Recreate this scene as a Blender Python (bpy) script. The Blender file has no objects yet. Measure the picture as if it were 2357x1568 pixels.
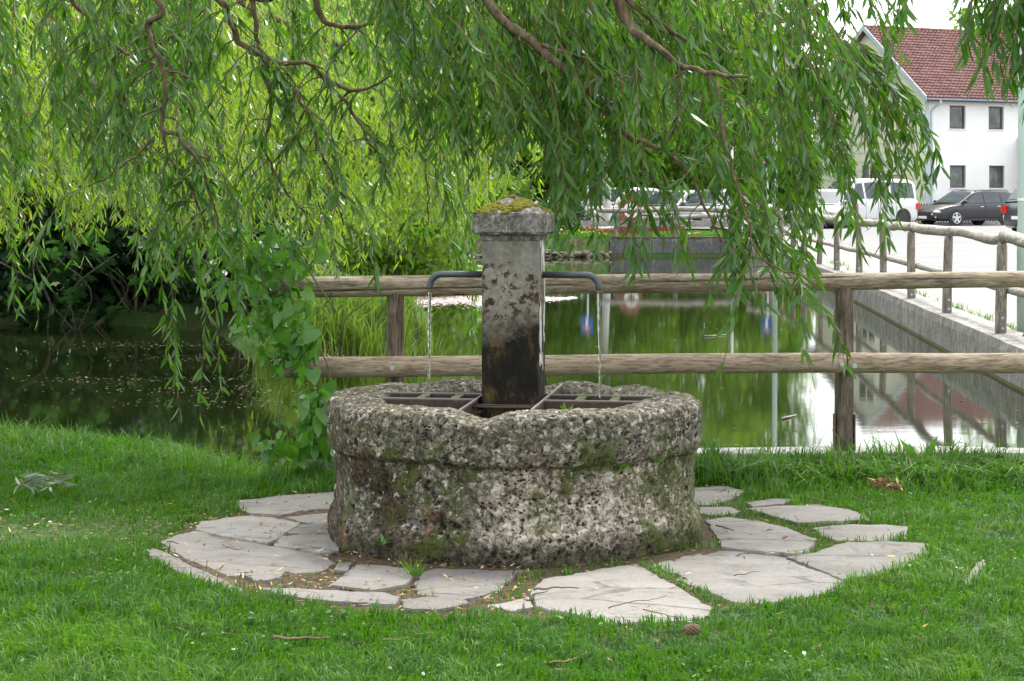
import bpy, math, random
import numpy as np
from mathutils import Vector, Matrix, noise

rng = np.random.default_rng(11)
random.seed(11)
SC = bpy.context.scene
COL = SC.collection

# ------------------------------------------------------------------ camera
F, CX, HY, CH = 4583.0, 1178.5, 441.0, 1.5      # focal length / optical axis / horizon as surveyed on the photograph, eye height
cam_data = bpy.data.cameras.new("camera")
cam = bpy.data.objects.new("camera", cam_data)
COL.objects.link(cam)
cam.location = (0, 0, CH)
cam.rotation_euler = (math.pi / 2, 0, 0)
cam_data.sensor_width = 36
cam_data.lens = 70.0
cam_data.shift_y = -0.1455
cam_data.clip_start = 0.05
cam_data.clip_end = 3000
SC.camera = cam

# ------------------------------------------------------------------ sky, sun, exposure
SUN_AZ, SUN_EL = math.radians(28), math.radians(60)      # azimuth clockwise from the viewing direction
world = bpy.data.worlds.new("World")
SC.world = world
world.use_nodes = True
wn = world.node_tree
for n in list(wn.nodes):
    wn.nodes.remove(n)
sky = wn.nodes.new("ShaderNodeTexSky")
sky.sky_type = 'NISHITA'
sky.sun_disc = False
sky.sun_elevation = SUN_EL
sky.sun_rotation = SUN_AZ
sky.dust_density = 4.0
sky.ozone_density = 1.0
hs = wn.nodes.new("ShaderNodeHueSaturation")
hs.inputs["Saturation"].default_value = 0.22
hs.inputs["Value"].default_value = 1.0
bg = wn.nodes.new("ShaderNodeBackground")
bg.inputs["Strength"].default_value = 0.15
wo = wn.nodes.new("ShaderNodeOutputWorld")
wn.links.new(sky.outputs[0], hs.inputs["Color"])
ov = wn.nodes.new("ShaderNodeMix")                # thin even overcast over the clear-sky gradient
ov.data_type = 'RGBA'
ov.inputs[0].default_value = 0.5
ov.inputs[7].default_value = (5.6, 5.75, 5.9, 1.0)
wn.links.new(hs.outputs[0], ov.inputs[6])
wn.links.new(ov.outputs[2], bg.inputs["Color"])
wn.links.new(bg.outputs[0], wo.inputs["Surface"])

sun_data = bpy.data.lights.new("sun", 'SUN')
sun_data.energy = 1.5
sun_data.angle = math.radians(12)
sun_data.color = (1.0, 0.96, 0.88)
sun = bpy.data.objects.new("sun", sun_data)
COL.objects.link(sun)
sdir = Vector((math.sin(SUN_AZ) * math.cos(SUN_EL), math.cos(SUN_AZ) * math.cos(SUN_EL), math.sin(SUN_EL)))
sun.rotation_euler = sdir.to_track_quat('Z', 'Y').to_euler()
sun.location = (20, 10, 40)

SC.view_settings.view_transform = 'Standard'
SC.view_settings.look = 'None'
SC.view_settings.exposure = 1.8
SC.view_settings.gamma = 1.0
SC.view_settings.use_curve_mapping = False
SC.render.engine = 'CYCLES'
SC.cycles.max_bounces = 8
SC.cycles.diffuse_bounces = 4
SC.cycles.transmission_bounces = 6
SC.cycles.transparent_max_bounces = 8
SC.cycles.caustics_reflective = False
SC.cycles.caustics_refractive = False

# ------------------------------------------------------------------ survey helpers
def P(px, py, d):
    return ((px - CX) * d / F, d, CH - (py - HY) * d / F)

def G(px, py, z=0.0):
    d = F * (CH - z) / (py - HY)
    return ((px - CX) * d / F, d, z)

# ------------------------------------------------------------------ material helpers
class NB:
    def __init__(s, name):
        s.m = bpy.data.materials.new(name)
        s.m.use_nodes = True
        s.t = s.m.node_tree
        for n in list(s.t.nodes):
            s.t.nodes.remove(n)
        s.out = s.t.nodes.new("ShaderNodeOutputMaterial")
        s._co = None

    def n(s, typ, **kw):
        nd = s.t.nodes.new(typ)
        for k, v in kw.items():
            setattr(nd, k, v)
        return nd

    def put(s, sock, v):
        if v is None:
            return
        if hasattr(v, "is_linked"):
            s.t.links.new(v, sock)
        elif isinstance(v, (tuple, list)) and len(v) == 3 and len(sock.default_value) == 4:
            sock.default_value = (*v, 1.0)
        else:
            sock.default_value = v

    def co(s):
        if s._co is None:
            s._co = s.n("ShaderNodeTexCoord")
        return s._co.outputs["Object"]

    def map(s, scale=(1, 1, 1), rot=(0, 0, 0), loc=(0, 0, 0), v=None):
        m = s.n("ShaderNodeMapping")
        s.put(m.inputs["Vector"], v if v is not None else s.co())
        m.inputs["Scale"].default_value = scale
        m.inputs["Rotation"].default_value = rot
        m.inputs["Location"].default_value = loc
        return m.outputs[0]

    def noise(s, scale, detail=4, rough=0.55, v=None, dist=0.0):
        nd = s.n("ShaderNodeTexNoise")
        s.put(nd.inputs["Vector"], v if v is not None else s.co())
        nd.inputs["Scale"].default_value = scale
        nd.inputs["Detail"].default_value = detail
        nd.inputs["Roughness"].default_value = rough
        nd.inputs["Distortion"].default_value = dist
        return nd.outputs["Fac"]

    def voro(s, scale, v=None, feature='F1', rand=1.0):
        nd = s.n("ShaderNodeTexVoronoi", feature=feature)
        s.put(nd.inputs["Vector"], v if v is not None else s.co())
        nd.inputs["Scale"].default_value = scale
        nd.inputs["Randomness"].default_value = rand
        return nd.outputs["Distance"]

    def wave(s, scale, dist=2.0, detail=3, v=None, direction='X', dscale=1.0):
        nd = s.n("ShaderNodeTexWave", bands_direction=direction)
        s.put(nd.inputs["Vector"], v if v is not None else s.co())
        nd.inputs["Scale"].default_value = scale
        nd.inputs["Distortion"].default_value = dist
        nd.inputs["Detail"].default_value = detail
        nd.inputs["Detail Scale"].default_value = dscale
        return nd.outputs["Fac"]

    def ramp(s, fac, stops, interp='LINEAR'):
        nd = s.n("ShaderNodeValToRGB")
        cr = nd.color_ramp
        cr.interpolation = interp
        while len(cr.elements) < len(stops):
            cr.elements.new(0.5)
        for e, (p, c) in zip(cr.elements, stops):
            e.position = p
            e.color = (c, c, c, 1) if isinstance(c, (int, float)) else (*c[:3], 1)
        s.put(nd.inputs[0], fac)
        return nd.outputs[0]

    def mix(s, fac, a, b, blend='MIX'):
        nd = s.n("ShaderNodeMix", data_type='RGBA', blend_type=blend)
        s.put(nd.inputs[0], fac)
        s.put(nd.inputs[6], a)
        s.put(nd.inputs[7], b)
        return nd.outputs[2]

    def math(s, op, a, b=0.0, clamp=False):
        nd = s.n("ShaderNodeMath", operation=op, use_clamp=clamp)
        s.put(nd.inputs[0], a)
        s.put(nd.inputs[1], b)
        return nd.outputs[0]

    def attr(s, name):
        nd = s.n("ShaderNodeAttribute", attribute_name=name)
        return nd.outputs["Fac"]

    def attrc(s, name):
        nd = s.n("ShaderNodeAttribute", attribute_name=name)
        return nd.outputs["Color"]

    def sep(s, v=None):
        nd = s.n("ShaderNodeSeparateXYZ")
        s.put(nd.inputs[0], v if v is not None else s.co())
        return nd.outputs

    def orand(s):
        return s.n("ShaderNodeObjectInfo").outputs["Random"]

    def bump(s, h, strength=0.5, dist=0.01, normal=None):
        nd = s.n("ShaderNodeBump")
        nd.inputs["Strength"].default_value = strength
        nd.inputs["Distance"].default_value = dist
        s.put(nd.inputs["Height"], h)
        if normal is not None:
            s.put(nd.inputs["Normal"], normal)
        return nd.outputs[0]

    def bsdf(s, base, rough=0.7, normal=None, spec=0.5, metal=0.0, **kw):
        b = s.n("ShaderNodeBsdfPrincipled")
        s.put(b.inputs["Base Color"], base)
        s.put(b.inputs["Roughness"], rough)
        s.put(b.inputs["Metallic"], metal)
        s.put(b.inputs["Specular IOR Level"], spec)
        if normal is not None:
            s.put(b.inputs["Normal"], normal)
        for k, v in kw.items():
            s.put(b.inputs[k], v)
        return b.outputs[0]

    def done(s, sh):
        s.t.links.new(sh, s.out.inputs["Surface"])
        return s.m


def plain(name, col, rough=0.6, var=0.15, scale=8.0, metal=0.0, bump=0.0, spec=0.5, coat=0.0):
    b = NB(name)
    f = b.noise(scale, 5)
    dark = tuple(c * (1 - var) for c in col)
    lite = tuple(min(1, c * (1 + var)) for c in col)
    c = b.ramp(f, [(0.3, dark), (0.7, lite)])
    nrm = b.bump(b.noise(scale * 6, 4), bump, 0.01) if bump else None
    kw = {"Coat Weight": coat, "Coat Roughness": 0.05} if coat else {}
    return b.done(b.bsdf(c, rough, nrm, spec, metal, **kw))


def leaf_mat(name, dark, mid, lite, trans=(0.25, 0.42, 0.04), tfac=0.35, rough=0.38, spec=0.5, backpale=0.0):
    b = NB(name)
    t = b.attr("tint")
    c = b.ramp(t, [(0.0, dark), (0.5, mid), (0.93, lite), (1.0, (lite[0] * 2.2, lite[1] * 1.25, lite[2] * 0.6))])
    if backpale:
        g = b.n("ShaderNodeNewGeometry").outputs["Backfacing"]
        pale = b.mix(0.30, c, (0.20, 0.30, 0.15))
        c2 = b.mix(g, c, pale)
    else:
        c2 = c
    p = b.bsdf(c2, rough, None, spec)
    tr = b.n("ShaderNodeBsdfTranslucent")
    b.put(tr.inputs["Color"], b.mix(0.6, c, trans))
    mx = b.n("ShaderNodeMixShader")
    mx.inputs[0].default_value = tfac
    b.t.links.new(p, mx.inputs[1])
    b.t.links.new(tr.outputs[0], mx.inputs[2])
    return b.done(mx.outputs[0])


# ------------------------------------------------------------------ mesh helpers
class MB:
    def __init__(s):
        s.v, s.f = [], []

    def add(s, vs, fs):
        o = len(s.v)
        s.v += [tuple(p) for p in vs]
        s.f += [tuple(i + o for i in f) for f in fs]
        return s

    def box(s, x0, x1, y0, y1, z0, z1, M=None):
        vs = [(x, y, z) for z in (z0, z1) for y in (y0, y1) for x in (x0, x1)]
        if M is not None:
            vs = [tuple(M @ Vector(p)) for p in vs]
        return s.add(vs, [(0, 2, 3, 1), (4, 5, 7, 6), (0, 1, 5, 4), (2, 6, 7, 3), (0, 4, 6, 2), (1, 3, 7, 5)])

    def tube(s, pts, rad, n=6, caps=True, jit=0.0, rnd=None):
        pts = [Vector(p) for p in pts]
        m = len(pts)
        if not hasattr(rad, "__len__"):
            rad = [rad] * m
        vs, fs = [], []
        up = Vector((0, 0, 1))
        t0 = (pts[1] - pts[0]).normalized()
        if abs(t0.dot(up)) > 0.9:
            up = Vector((1, 0, 0))
        a = t0.cross(up).normalized()
        for i, p in enumerate(pts):
            t = (pts[min(i + 1, m - 1)] - pts[max(i - 1, 0)]).normalized()
            a = (a - t * a.dot(t)).normalized()
            b = t.cross(a)
            for k in range(n):
                an = 2 * math.pi * k / n
                r = rad[i]
                if jit:
                    q = p + (a * math.cos(an) + b * math.sin(an)) * r
                    r *= 1 + jit * noise.noise(q * (2.5 / max(rad[0], 1e-3) * 0.25))
                vs.append(p + (a * math.cos(an) + b * math.sin(an)) * r)
        for i in range(m - 1):
            for k in range(n):
                k2 = (k + 1) % n
                fs.append((i * n + k, i * n + k2, (i + 1) * n + k2, (i + 1) * n + k))
        if caps:
            fs.append(tuple(range(n - 1, -1, -1)))
            fs.append(tuple((m - 1) * n + k for k in range(n)))
        return s.add(vs, fs)

    def prism(s, poly, z0, z1):
        n = len(poly)
        vs = [(x, y, z0) for x, y in poly] + [(x, y, z1) for x, y in poly]
        fs = [tuple(range(n - 1, -1, -1)), tuple(range(n, 2 * n))]
        fs += [(i, (i + 1) % n, n + (i + 1) % n, n + i) for i in range(n)]
        return s.add(vs, fs)

    def sphere(s, c, r, nu=10, nv=7):
        r = r if hasattr(r, "__len__") else (r, r, r)
        vs = [(c[0], c[1], c[2] - r[2])]
        for j in range(1, nv):
            ph = -math.pi / 2 + math.pi * j / nv
            for i in range(nu):
                th = 2 * math.pi * i / nu
                vs.append((c[0] + r[0] * math.cos(ph) * math.cos(th), c[1] + r[1] * math.cos(ph) * math.sin(th), c[2] + r[2] * math.sin(ph)))
        vs.append((c[0], c[1], c[2] + r[2]))
        fs = [(0, 1 + (i + 1) % nu, 1 + i) for i in range(nu)]
        for j in range(nv - 2):
            for i in range(nu):
                a = 1 + j * nu
                fs.append((a + i, a + (i + 1) % nu, a + nu + (i + 1) % nu, a + nu + i))
        l = len(vs) - 1
        a = 1 + (nv - 2) * nu
        fs += [(a + i, a + (i + 1) % nu, l) for i in range(nu)]
        return s.add(vs, fs)

    def mesh(s, name, smooth=False):
        me = bpy.data.meshes.new(name)
        me.from_pydata(s.v, [], s.f)
        me.update()
        if smooth:
            me.polygons.foreach_set("use_smooth", [True] * len(me.polygons))
        return me

    def build(s, name, mat, parent=None, smooth=False, **tags):
        return ob(name, s.mesh(name, smooth), mat, parent, **tags)


def ob(name, me, mat=None, parent=None, loc=None, rotz=None, **tags):
    o = bpy.data.objects.new(name, me)
    COL.objects.link(o)
    if mat is not None and me is not None and not me.materials:
        me.materials.append(mat)
    if parent is not None:
        o.parent = parent
    if loc is not None:
        o.location = loc
    if rotz is not None:
        o.rotation_euler = (0, 0, rotz)
    for k, v in tags.items():
        o[k] = v
    return o


def thing(name, label, category, loc=(0, 0, 0), rotz=0.0, group=None, kind=None):
    o = bpy.data.objects.new(name, None)
    COL.objects.link(o)
    o.empty_display_size = 0.2
    o.location = loc
    o.rotation_euler = (0, 0, rotz)
    if label:
        o["label"] = label
    if category:
        o["category"] = category
    if group:
        o["group"] = group
    if kind:
        o["kind"] = kind
    return o


def np_mesh(name, V, loops, starts, tint=None, smooth=False, attrs=None):
    me = bpy.data.meshes.new(name)
    V = np.asarray(V, dtype=np.float32)
    me.vertices.add(len(V))
    me.vertices.foreach_set("co", V.ravel())
    me.loops.add(len(loops))
    me.loops.foreach_set("vertex_index", np.asarray(loops, dtype=np.int32))
    me.polygons.add(len(starts))
    me.polygons.foreach_set("loop_start", np.asarray(starts, dtype=np.int32))
    if smooth:
        me.polygons.foreach_set("use_smooth", np.ones(len(starts), dtype=bool))
    if tint is not None:
        a = me.attributes.new("tint", 'FLOAT', 'POINT')
        a.data.foreach_set("value", np.asarray(tint, dtype=np.float32))
    for k, val in (attrs or {}).items():
        a = me.attributes.new(k, 'FLOAT', 'POINT')
        a.data.foreach_set("value", np.asarray(val, dtype=np.float32))
    me.update(calc_edges=True)
    me.validate()
    return me


def unit(a):
    return a / np.maximum(np.linalg.norm(a, axis=-1, keepdims=True), 1e-9)


def leaf_arrays(base, dirs, L, W, curl, widths=((0.33, 1.0), (0.68, 0.8)), nrm=None):
    """long leaves: base point, two cross sections, tip"""
    N = len(base)
    d = unit(dirs)
    r = rng.normal(size=(N, 3)) if nrm is None else nrm + rng.normal(size=(N, 3)) * 0.35
    side = unit(np.cross(d, r))
    up = unit(np.cross(side, d))
    L = L[:, None]
    Wd = W[:, None]
    cv = curl[:, None] * L
    def c(t):
        return base + d * L * t + up * cv * t * t
    (t1, w1), (t2, w2) = widths
    V = np.stack([base, c(t1) - side * Wd * w1 * .5, c(t1) + side * Wd * w1 * .5,
                  c(t2) - side * Wd * w2 * .5, c(t2) + side * Wd * w2 * .5, c(1.0)], axis=1).reshape(-1, 3)
    pat = np.array([0, 2, 1, 1, 2, 4, 3, 3, 4, 5])
    loops = (np.arange(N)[:, None] * 6 + pat[None]).ravel()
    st = (np.arange(N)[:, None] * 10 + np.array([0, 3, 7])[None]).ravel()
    return V, loops, st


def leaf_mesh(name, base, dirs, L, W, curl, tint, **kw):
    V, loops, st = leaf_arrays(base, dirs, L, W, curl, **kw)
    return np_mesh(name, V, loops, st, np.repeat(tint, 6), smooth=True)


def blade_mesh(name, base, L, W, lean, tint, az=None):
    """grass blades: two rows and a tip"""
    N = len(base)
    az = rng.uniform(0, 2 * np.pi, N) if az is None else az
    ld = np.stack([np.cos(az), np.sin(az), np.zeros(N)], 1)
    fa = az + rng.uniform(0.6, 2.5, N)
    sd = np.stack([np.cos(fa), np.sin(fa), np.zeros(N)], 1)
    L1, W1, le = L[:, None], W[:, None], lean[:, None]
    up = np.array([0, 0, 1.0])
    m = base + up * L1 * 0.55 + ld * L1 * le * 0.22
    tp = base + up * L1 * np.maximum(0.25, 1.0 - 0.45 * le) + ld * L1 * le * 0.85
    V = np.stack([base - sd * W1 * .5, base + sd * W1 * .5, m - sd * W1 * .42, m + sd * W1 * .42, tp], 1).reshape(-1, 3)
    pat = np.array([0, 1, 3, 2, 2, 3, 4])
    loops = (np.arange(N)[:, None] * 5 + pat).ravel()
    st = (np.arange(N)[:, None] * 7 + np.array([0, 4])).ravel()
    return np_mesh(name, V, loops, st, np.repeat(tint, 5), smooth=True)


def in_poly(x, y, poly):
    x, y = np.asarray(x), np.asarray(y)
    r = np.zeros(x.shape, bool)
    n = len(poly)
    j = n - 1
    for i in range(n):
        xi, yi = poly[i]
        xj, yj = poly[j]
        c = ((yi > y) != (yj > y)) & (x < (xj - xi) * (y - yi) / (yj - yi + 1e-12) + xi)
        r ^= c
        j = i
    return r


def poly_dist(x, y, poly, closed=True):
    x, y = np.asarray(x, float), np.asarray(y, float)
    best = np.full(x.shape, 1e9)
    n = len(poly)
    for i in range(n if closed else n - 1):
        ax, ay = poly[i]
        bx, by = poly[(i + 1) % n]
        dx, dy = bx - ax, by - ay
        t = np.clip(((x - ax) * dx + (y - ay) * dy) / (dx * dx + dy * dy + 1e-12), 0, 1)
        best = np.minimum(best, np.hypot(x - ax - t * dx, y - ay - t * dy))
    return best


def catmull(pts, k=6):
    pts = [Vector(p) for p in pts]
    q = [pts[0] * 2 - pts[1]] + pts + [pts[-1] * 2 - pts[-2]]
    out = []
    for i in range(1, len(q) - 2):
        a, b, c, d = q[i - 1], q[i], q[i + 1], q[i + 2]
        for j in range(k):
            t = j / k
            out.append(0.5 * ((2 * b) + (c - a) * t + (2 * a - 5 * b + 4 * c - d) * t * t + (-a + 3 * b - 3 * c + d) * t ** 3))
    out.append(q[-2])
    return out


def vnoise(x, y, s=1.0, seed=0.0):
    return np.array([noise.noise(Vector((a * s, b * s, seed))) for a, b in zip(np.ravel(x), np.ravel(y))]).reshape(np.shape(x))

# ------------------------------------------------------------------ survey of the place
WATER = -0.20
POST_PX = [2305, 2184, 2098, 2031, 1974.6, 1924.8, 1887, 1852, 1824, 1798]
ROAD_POSTS = [((px - CX) * (18.8 + 3.25 * i) / F, 18.8 + 3.25 * i) for i, px in enumerate(POST_PX)]
ROAD_POSTS += [((px - CX) * d / F, d) for px, d in ((1774, 50.0), (1756, 51.3), (1740, 52.2), (1723, 52.8))]
ROAD_POSTS = [(4.18, 12.3), (4.40, 15.55)] + ROAD_POSTS
WALL_FACE = [(3.93, 10.3), (4.01, 12.3)] + [(x - 0.17, y) for x, y in ROAD_POSTS[1:12]] + [(6.33, 50.0), (6.22, 51.2), (5.80, 52.3)]

def wall_top(y):
    return float(np.interp(y, [10, 20, 30, 42, 48, 52.3], [0.165, 0.16, 0.13, 0.09, 0.12, 0.31]))

SHORE_LEFT = [(-1.10, 10.80), (-1.4, 11.3), (-1.9, 12.0), (-2.8, 12.6), (-4.2, 13.1), (-6, 13.4), (-9, 13.7), (-15, 15), (-17, 20), (-13, 24.5),
              (-8.5, 25.6), (-5.2, 25.4), (-3.6, 24.0), (-3.0, 21.5), (-2.6, 20.4), (-1.9, 19.9), (-1.1, 20.4), (-0.75, 21.6), (-0.9, 24),
              (-1.6, 29), (-2.6, 37), (-4.0, 45), (-4.2, 51.2), (-1.0, 51.5), (2.58, 51.7), (2.58, 52.3)]
POND = SHORE_LEFT + [(5.80, 52.3)] + WALL_FACE[::-1][1:] + [(3.95, 10.9)]
POND = SHORE_LEFT + [(5.80, 52.3)] + WALL_FACE[::-1][1:-1] + [(3.95, 10.9)]

def sstep(a, b, x):
    t = np.clip((x - a) / (b - a), 0, 1)
    return t * t * (3 - 2 * t)

def land(x, y):
    x, y = np.asarray(x, float), np.asarray(y, float)
    z = 0.05 * sstep(12.5, 15, y)
    bank = sstep(49.5, 51.5, y) * (1 - sstep(57, 61, y)) * (1 - sstep(6.0, 7.2, x))
    z = z + 0.22 * bank
    left = sstep(15, 24, y) * (1 - sstep(-4, 1, x)) * (1 - sstep(49, 56, y))
    return z + 0.15 * left

# ------------------------------------------------------------------ setting materials
def mk_ground():
    b = NB("soil_and_turf")
    n1 = b.noise(1.3, 6, 0.6)
    n2 = b.noise(30, 5, 0.65)
    c = b.ramp(n2, [(0.3, (0.030, 0.022, 0.012)), (0.55, (0.07, 0.05, 0.03)), (0.75, (0.13, 0.095, 0.06))])
    g = b.ramp(n2, [(0.3, (0.018, 0.04, 0.008)), (0.7, (0.05, 0.10, 0.02))])
    m = b.ramp(n1, [(0.36, 0.0), (0.52, 1.0)])
    pos = b.n("ShaderNodeNewGeometry").outputs["Position"]
    dv = b.n("ShaderNodeVectorMath", operation='DISTANCE')
    b.put(dv.inputs[0], pos)
    dv.inputs[1].default_value = (0.0, 8.47, 0.0)
    trod = b.ramp(b.math('MULTIPLY', b.math('ADD', dv.outputs["Value"], b.math('MULTIPLY', n2, 0.25)), 0.25), [(0.385, 0.0), (0.43, 1.0)])
    m = b.math('MULTIPLY', m, trod)
    c = b.mix(m, c, g)
    return b.done(b.bsdf(c, 0.9, b.bump(n2, 0.6, 0.02), 0.2))

def mk_water():
    b = NB("pond_water")
    v = b.map((1.0, 2.2, 1.0))
    h1 = b.noise(2.0, 3, 0.5, v)
    h2 = b.noise(9.0, 2, 0.5, v)
    h = b.math('ADD', b.math('MULTIPLY', h1, 0.75), b.math('MULTIPLY', h2, 0.16))
    nrm = b.bump(h, 0.008, 0.05)
    col = b.ramp(b.noise(0.5, 4), [(0.35, (0.006, 0.010, 0.0025)), (0.65, (0.013, 0.018, 0.005))])
    return b.done(b.bsdf(col, 0.035, nrm, 0.5, IOR=1.33))

def mk_concrete(name, base, stain, light, waterline=True, dark_amt=0.5, moss=(0.09, 0.085, 0.012), topmoss=0.9):
    b = NB(name)
    xyz = b.sep()
    v = b.map((3.0, 3.0, 0.5))
    streak = b.noise(3.2, 7, 0.70, v, 0.4)
    blot = b.noise(3.0, 7, 0.70)
    fine = b.noise(26, 6, 0.75)
    c = b.ramp(streak, [(0.36, stain), (0.47, base), (0.56, base), (0.64, light)])
    c = b.mix(b.math('MULTIPLY', b.ramp(blot, [(0.48, 0.0), (0.62, 1.0)]), dark_amt), c, stain)
    c = b.mix(0.35, c, b.ramp(fine, [(0.3, (0.03, 0.03, 0.028)), (0.7, tuple(min(1, q * 1.5) for q in light))]))
    if waterline:
        wl = b.math('SUBTRACT', xyz[2], WATER)
        m = b.math('MULTIPLY', b.math('LESS_THAN', b.math('ADD', wl, b.math('MULTIPLY', fine, 0.02)), 0.042), 0.8)
        c = b.mix(m, c, moss)
        tm_ = b.math('MULTIPLY', b.ramp(b.math('ADD', xyz[2], b.math('MULTIPLY', b.math('SUBTRACT', blot, 0.5), 0.25)), [(topmoss, 0.0), (topmoss + 0.05, 1.0)]), 0.8)
        c = b.mix(tm_, c, b.ramp(fine, [(0.4, (0.022, 0.020, 0.008)), (0.65, (0.10, 0.075, 0.03))]))
    nrm = b.bump(b.math('ADD', fine, b.math('MULTIPLY', b.noise(6, 4), 2.0)), 0.45, 0.015)
    return b.done(b.bsdf(c, 0.88, nrm, 0.25))

def mk_wood(name, light, mid, dark, axis='X', age=0.5):
    b = NB(name)
    sc = {'X': (2.0, 14, 14), 'Y': (14, 2.0, 14), 'Z': (14, 14, 2.0)}[axis]
    v = b.map(sc)
    g = b.noise(2.2, 7, 0.68, v, 0.6)
    g2 = b.noise(7.0, 4, 0.6, v, 0.3)
    c = b.ramp(g, [(0.28, dark), (0.45, mid), (0.66, light)])
    fib = b.ramp(g2, [(0.38, 0.35), (0.55, 1.0)])
    c = b.mix(0.75, c, b.mix(1.0, c, fib, 'MULTIPLY'))
    big = b.noise(1.7, 4, 0.6)
    c = b.mix(b.math('MULTIPLY', b.ramp(big, [(0.45, 0.0), (0.7, 1.0)]), age), c, tuple(0.5 * q for q in dark))
    kv = b.map({'X': (2.6, 7, 7), 'Y': (7, 2.6, 7), 'Z': (7, 7, 2.6)}[axis])
    k = b.ramp(b.voro(1.0, kv), [(0.06, 1.0), (0.13, 0.0)])
    c = b.mix(b.math('MULTIPLY', k, 0.8), c, (dark[0] * 0.45, dark[1] * 0.35, dark[2] * 0.3))
    c = b.mix(b.attr("crack"), c, (0.012, 0.009, 0.006))
    nrm = b.bump(b.math('ADD', g, b.math('MULTIPLY', g2, 0.7)), 0.55, 0.006)
    return b.done(b.bsdf(c, 0.85, nrm, 0.25))

def mk_road(name, c1, c2, cracks=True):
    b = NB(name)
    f = b.noise(0.6, 6, 0.6)
    g = b.noise(90, 3, 0.7)
    c = b.ramp(f, [(0.3, c1), (0.7, c2)])
    c = b.mix(0.3, c, b.ramp(g, [(0.3, tuple(q * 0.5 for q in c1)), (0.7, tuple(min(1, q * 1.4) for q in c2))]))
    return b.done(b.bsdf(c, 0.9, b.bump(g, 0.3, 0.004), 0.25))

M_GROUND = mk_ground()
M_WATER = mk_water()
M_WALL = mk_concrete("weathered_concrete", (0.21, 0.198, 0.178), (0.045, 0.039, 0.031), (0.50, 0.485, 0.45), True, 0.75)
M_FARWALL = mk_concrete("stained_dark_concrete", (0.075, 0.075, 0.08), (0.018, 0.016, 0.013), (0.30, 0.30, 0.31), True, 0.75, (0.06, 0.03, 0.012), 0.22)
M_CURB = mk_concrete("curb_concrete", (0.24, 0.24, 0.225), (0.08, 0.08, 0.065), (0.38, 0.38, 0.36), False, 0.4)
M_RAIL = mk_wood("weathered_log_wood", (0.43, 0.365, 0.28), (0.28, 0.222, 0.155), (0.10, 0.074, 0.046), 'X', 0.35)
M_RAIL_LOW = mk_wood("smooth_log_wood", (0.41, 0.335, 0.25), (0.31, 0.240, 0.168), (0.18, 0.130, 0.085), 'X', 0.12)
M_POST = mk_wood("dark_post_wood", (0.25, 0.205, 0.16), (0.13, 0.10, 0.075), (0.045, 0.034, 0.026), 'Z', 0.55)
M_RAILY = mk_wood("silvered_rail_wood", (0.52, 0.485, 0.43), (0.36, 0.325, 0.28), (0.14, 0.115, 0.09), 'Y', 0.25)
M_RAILX = mk_wood("silvered_far_wood", (0.47, 0.44, 0.41), (0.32, 0.29, 0.26), (0.13, 0.11, 0.09), 'X', 0.25)
M_POSTR = mk_wood("silvered_post_wood", (0.37, 0.33, 0.28), (0.22, 0.19, 0.155), (0.085, 0.07, 0.055), 'Z', 0.3)
M_ROAD = mk_road("pale_asphalt", (0.16, 0.16, 0.162), (0.215, 0.215, 0.213))
M_PAVE = mk_road("pale_gravel_path", (0.19, 0.185, 0.172), (0.27, 0.263, 0.248))
M_STEEL = plain("galvanised_steel", (0.45, 0.47, 0.48), 0.42, 0.15, 20, 0.7)

# ------------------------------------------------------------------ ground, water, road
def axis(dense, outer):
    return np.unique(np.round(np.concatenate(dense + outer), 3))

gx = axis([np.arange(-10, 8.01, 0.2)], [np.array([-900, -400, -200, -120, -80, -55, -40, -30, -24, -20, -17, -15, -13.5, -12, -11, 9, 10, 12, 14, 17, 20, 25, 32, 45, 70, 110, 200, 400, 900.])])
gy = axis([np.arange(9.4, 28, 0.2), np.arange(28, 62.1, 0.5)], [np.array([-300, -100, -40, -15, -5, 0, 3, 5, 6, 7, 8, 8.8, 64, 67, 70, 75, 80, 90, 100, 120, 160, 240, 400, 700, 1200.])])
X, Y = np.meshgrid(gx, gy)
ins = in_poly(X, Y, POND)
dd = poly_dist(X, Y, POND)
sd = np.where(ins, -dd, dd)
Z = land(X, Y)
# natural banks slope into the pond, walled sides drop straight behind the wall
natural = ((X < -1.2) & (Y < 50.5)) | ((Y < 51.9) & (Y > 50) & (X < 2.4))
bed = WATER - np.clip(0.06 + dd * 0.45, 0, 0.7)
slope = Z + (WATER - 0.06 - Z) * np.exp(-np.clip(dd, 0, 5) * 3.0)
Z = np.where(ins, bed, np.where(natural & (dd < 1.2), slope, Z))
Z = np.where((~natural) & (sd < 0.14) & (sd > -0.5), -0.7, Z)
near = (Y < 14) & (sd > 0.3)
Z = Z + np.where(near, 0.012 * vnoise(X, Y, 0.9, 3.1), 0)
ny, nx = X.shape
idx = np.arange(nx * ny).reshape(ny, nx)
q = np.stack([idx[:-1, :-1], idx[:-1, 1:], idx[1:, 1:], idx[1:, :-1]], -1).reshape(-1, 4)
me = np_mesh("ground", np.stack([X, Y, Z], -1).reshape(-1, 3), q.ravel(), np.arange(len(q)) * 4, smooth=True)
ob("ground", me, M_GROUND, kind="structure", label="lawn soil and banks around the pond")

wp = [(x, y) for x, y in POND]
big = []
cx0, cy0 = 0.5, 30.0
m = MB()
m.add([(-20, 9.9, WATER), (7.4, 9.9, WATER), (7.4, 52.6, WATER), (-20, 52.6, WATER)], [(0, 1, 2, 3)])
m.build("pond_water", M_WATER, kind="structure", label="still green pond behind the fountain fence")

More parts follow.
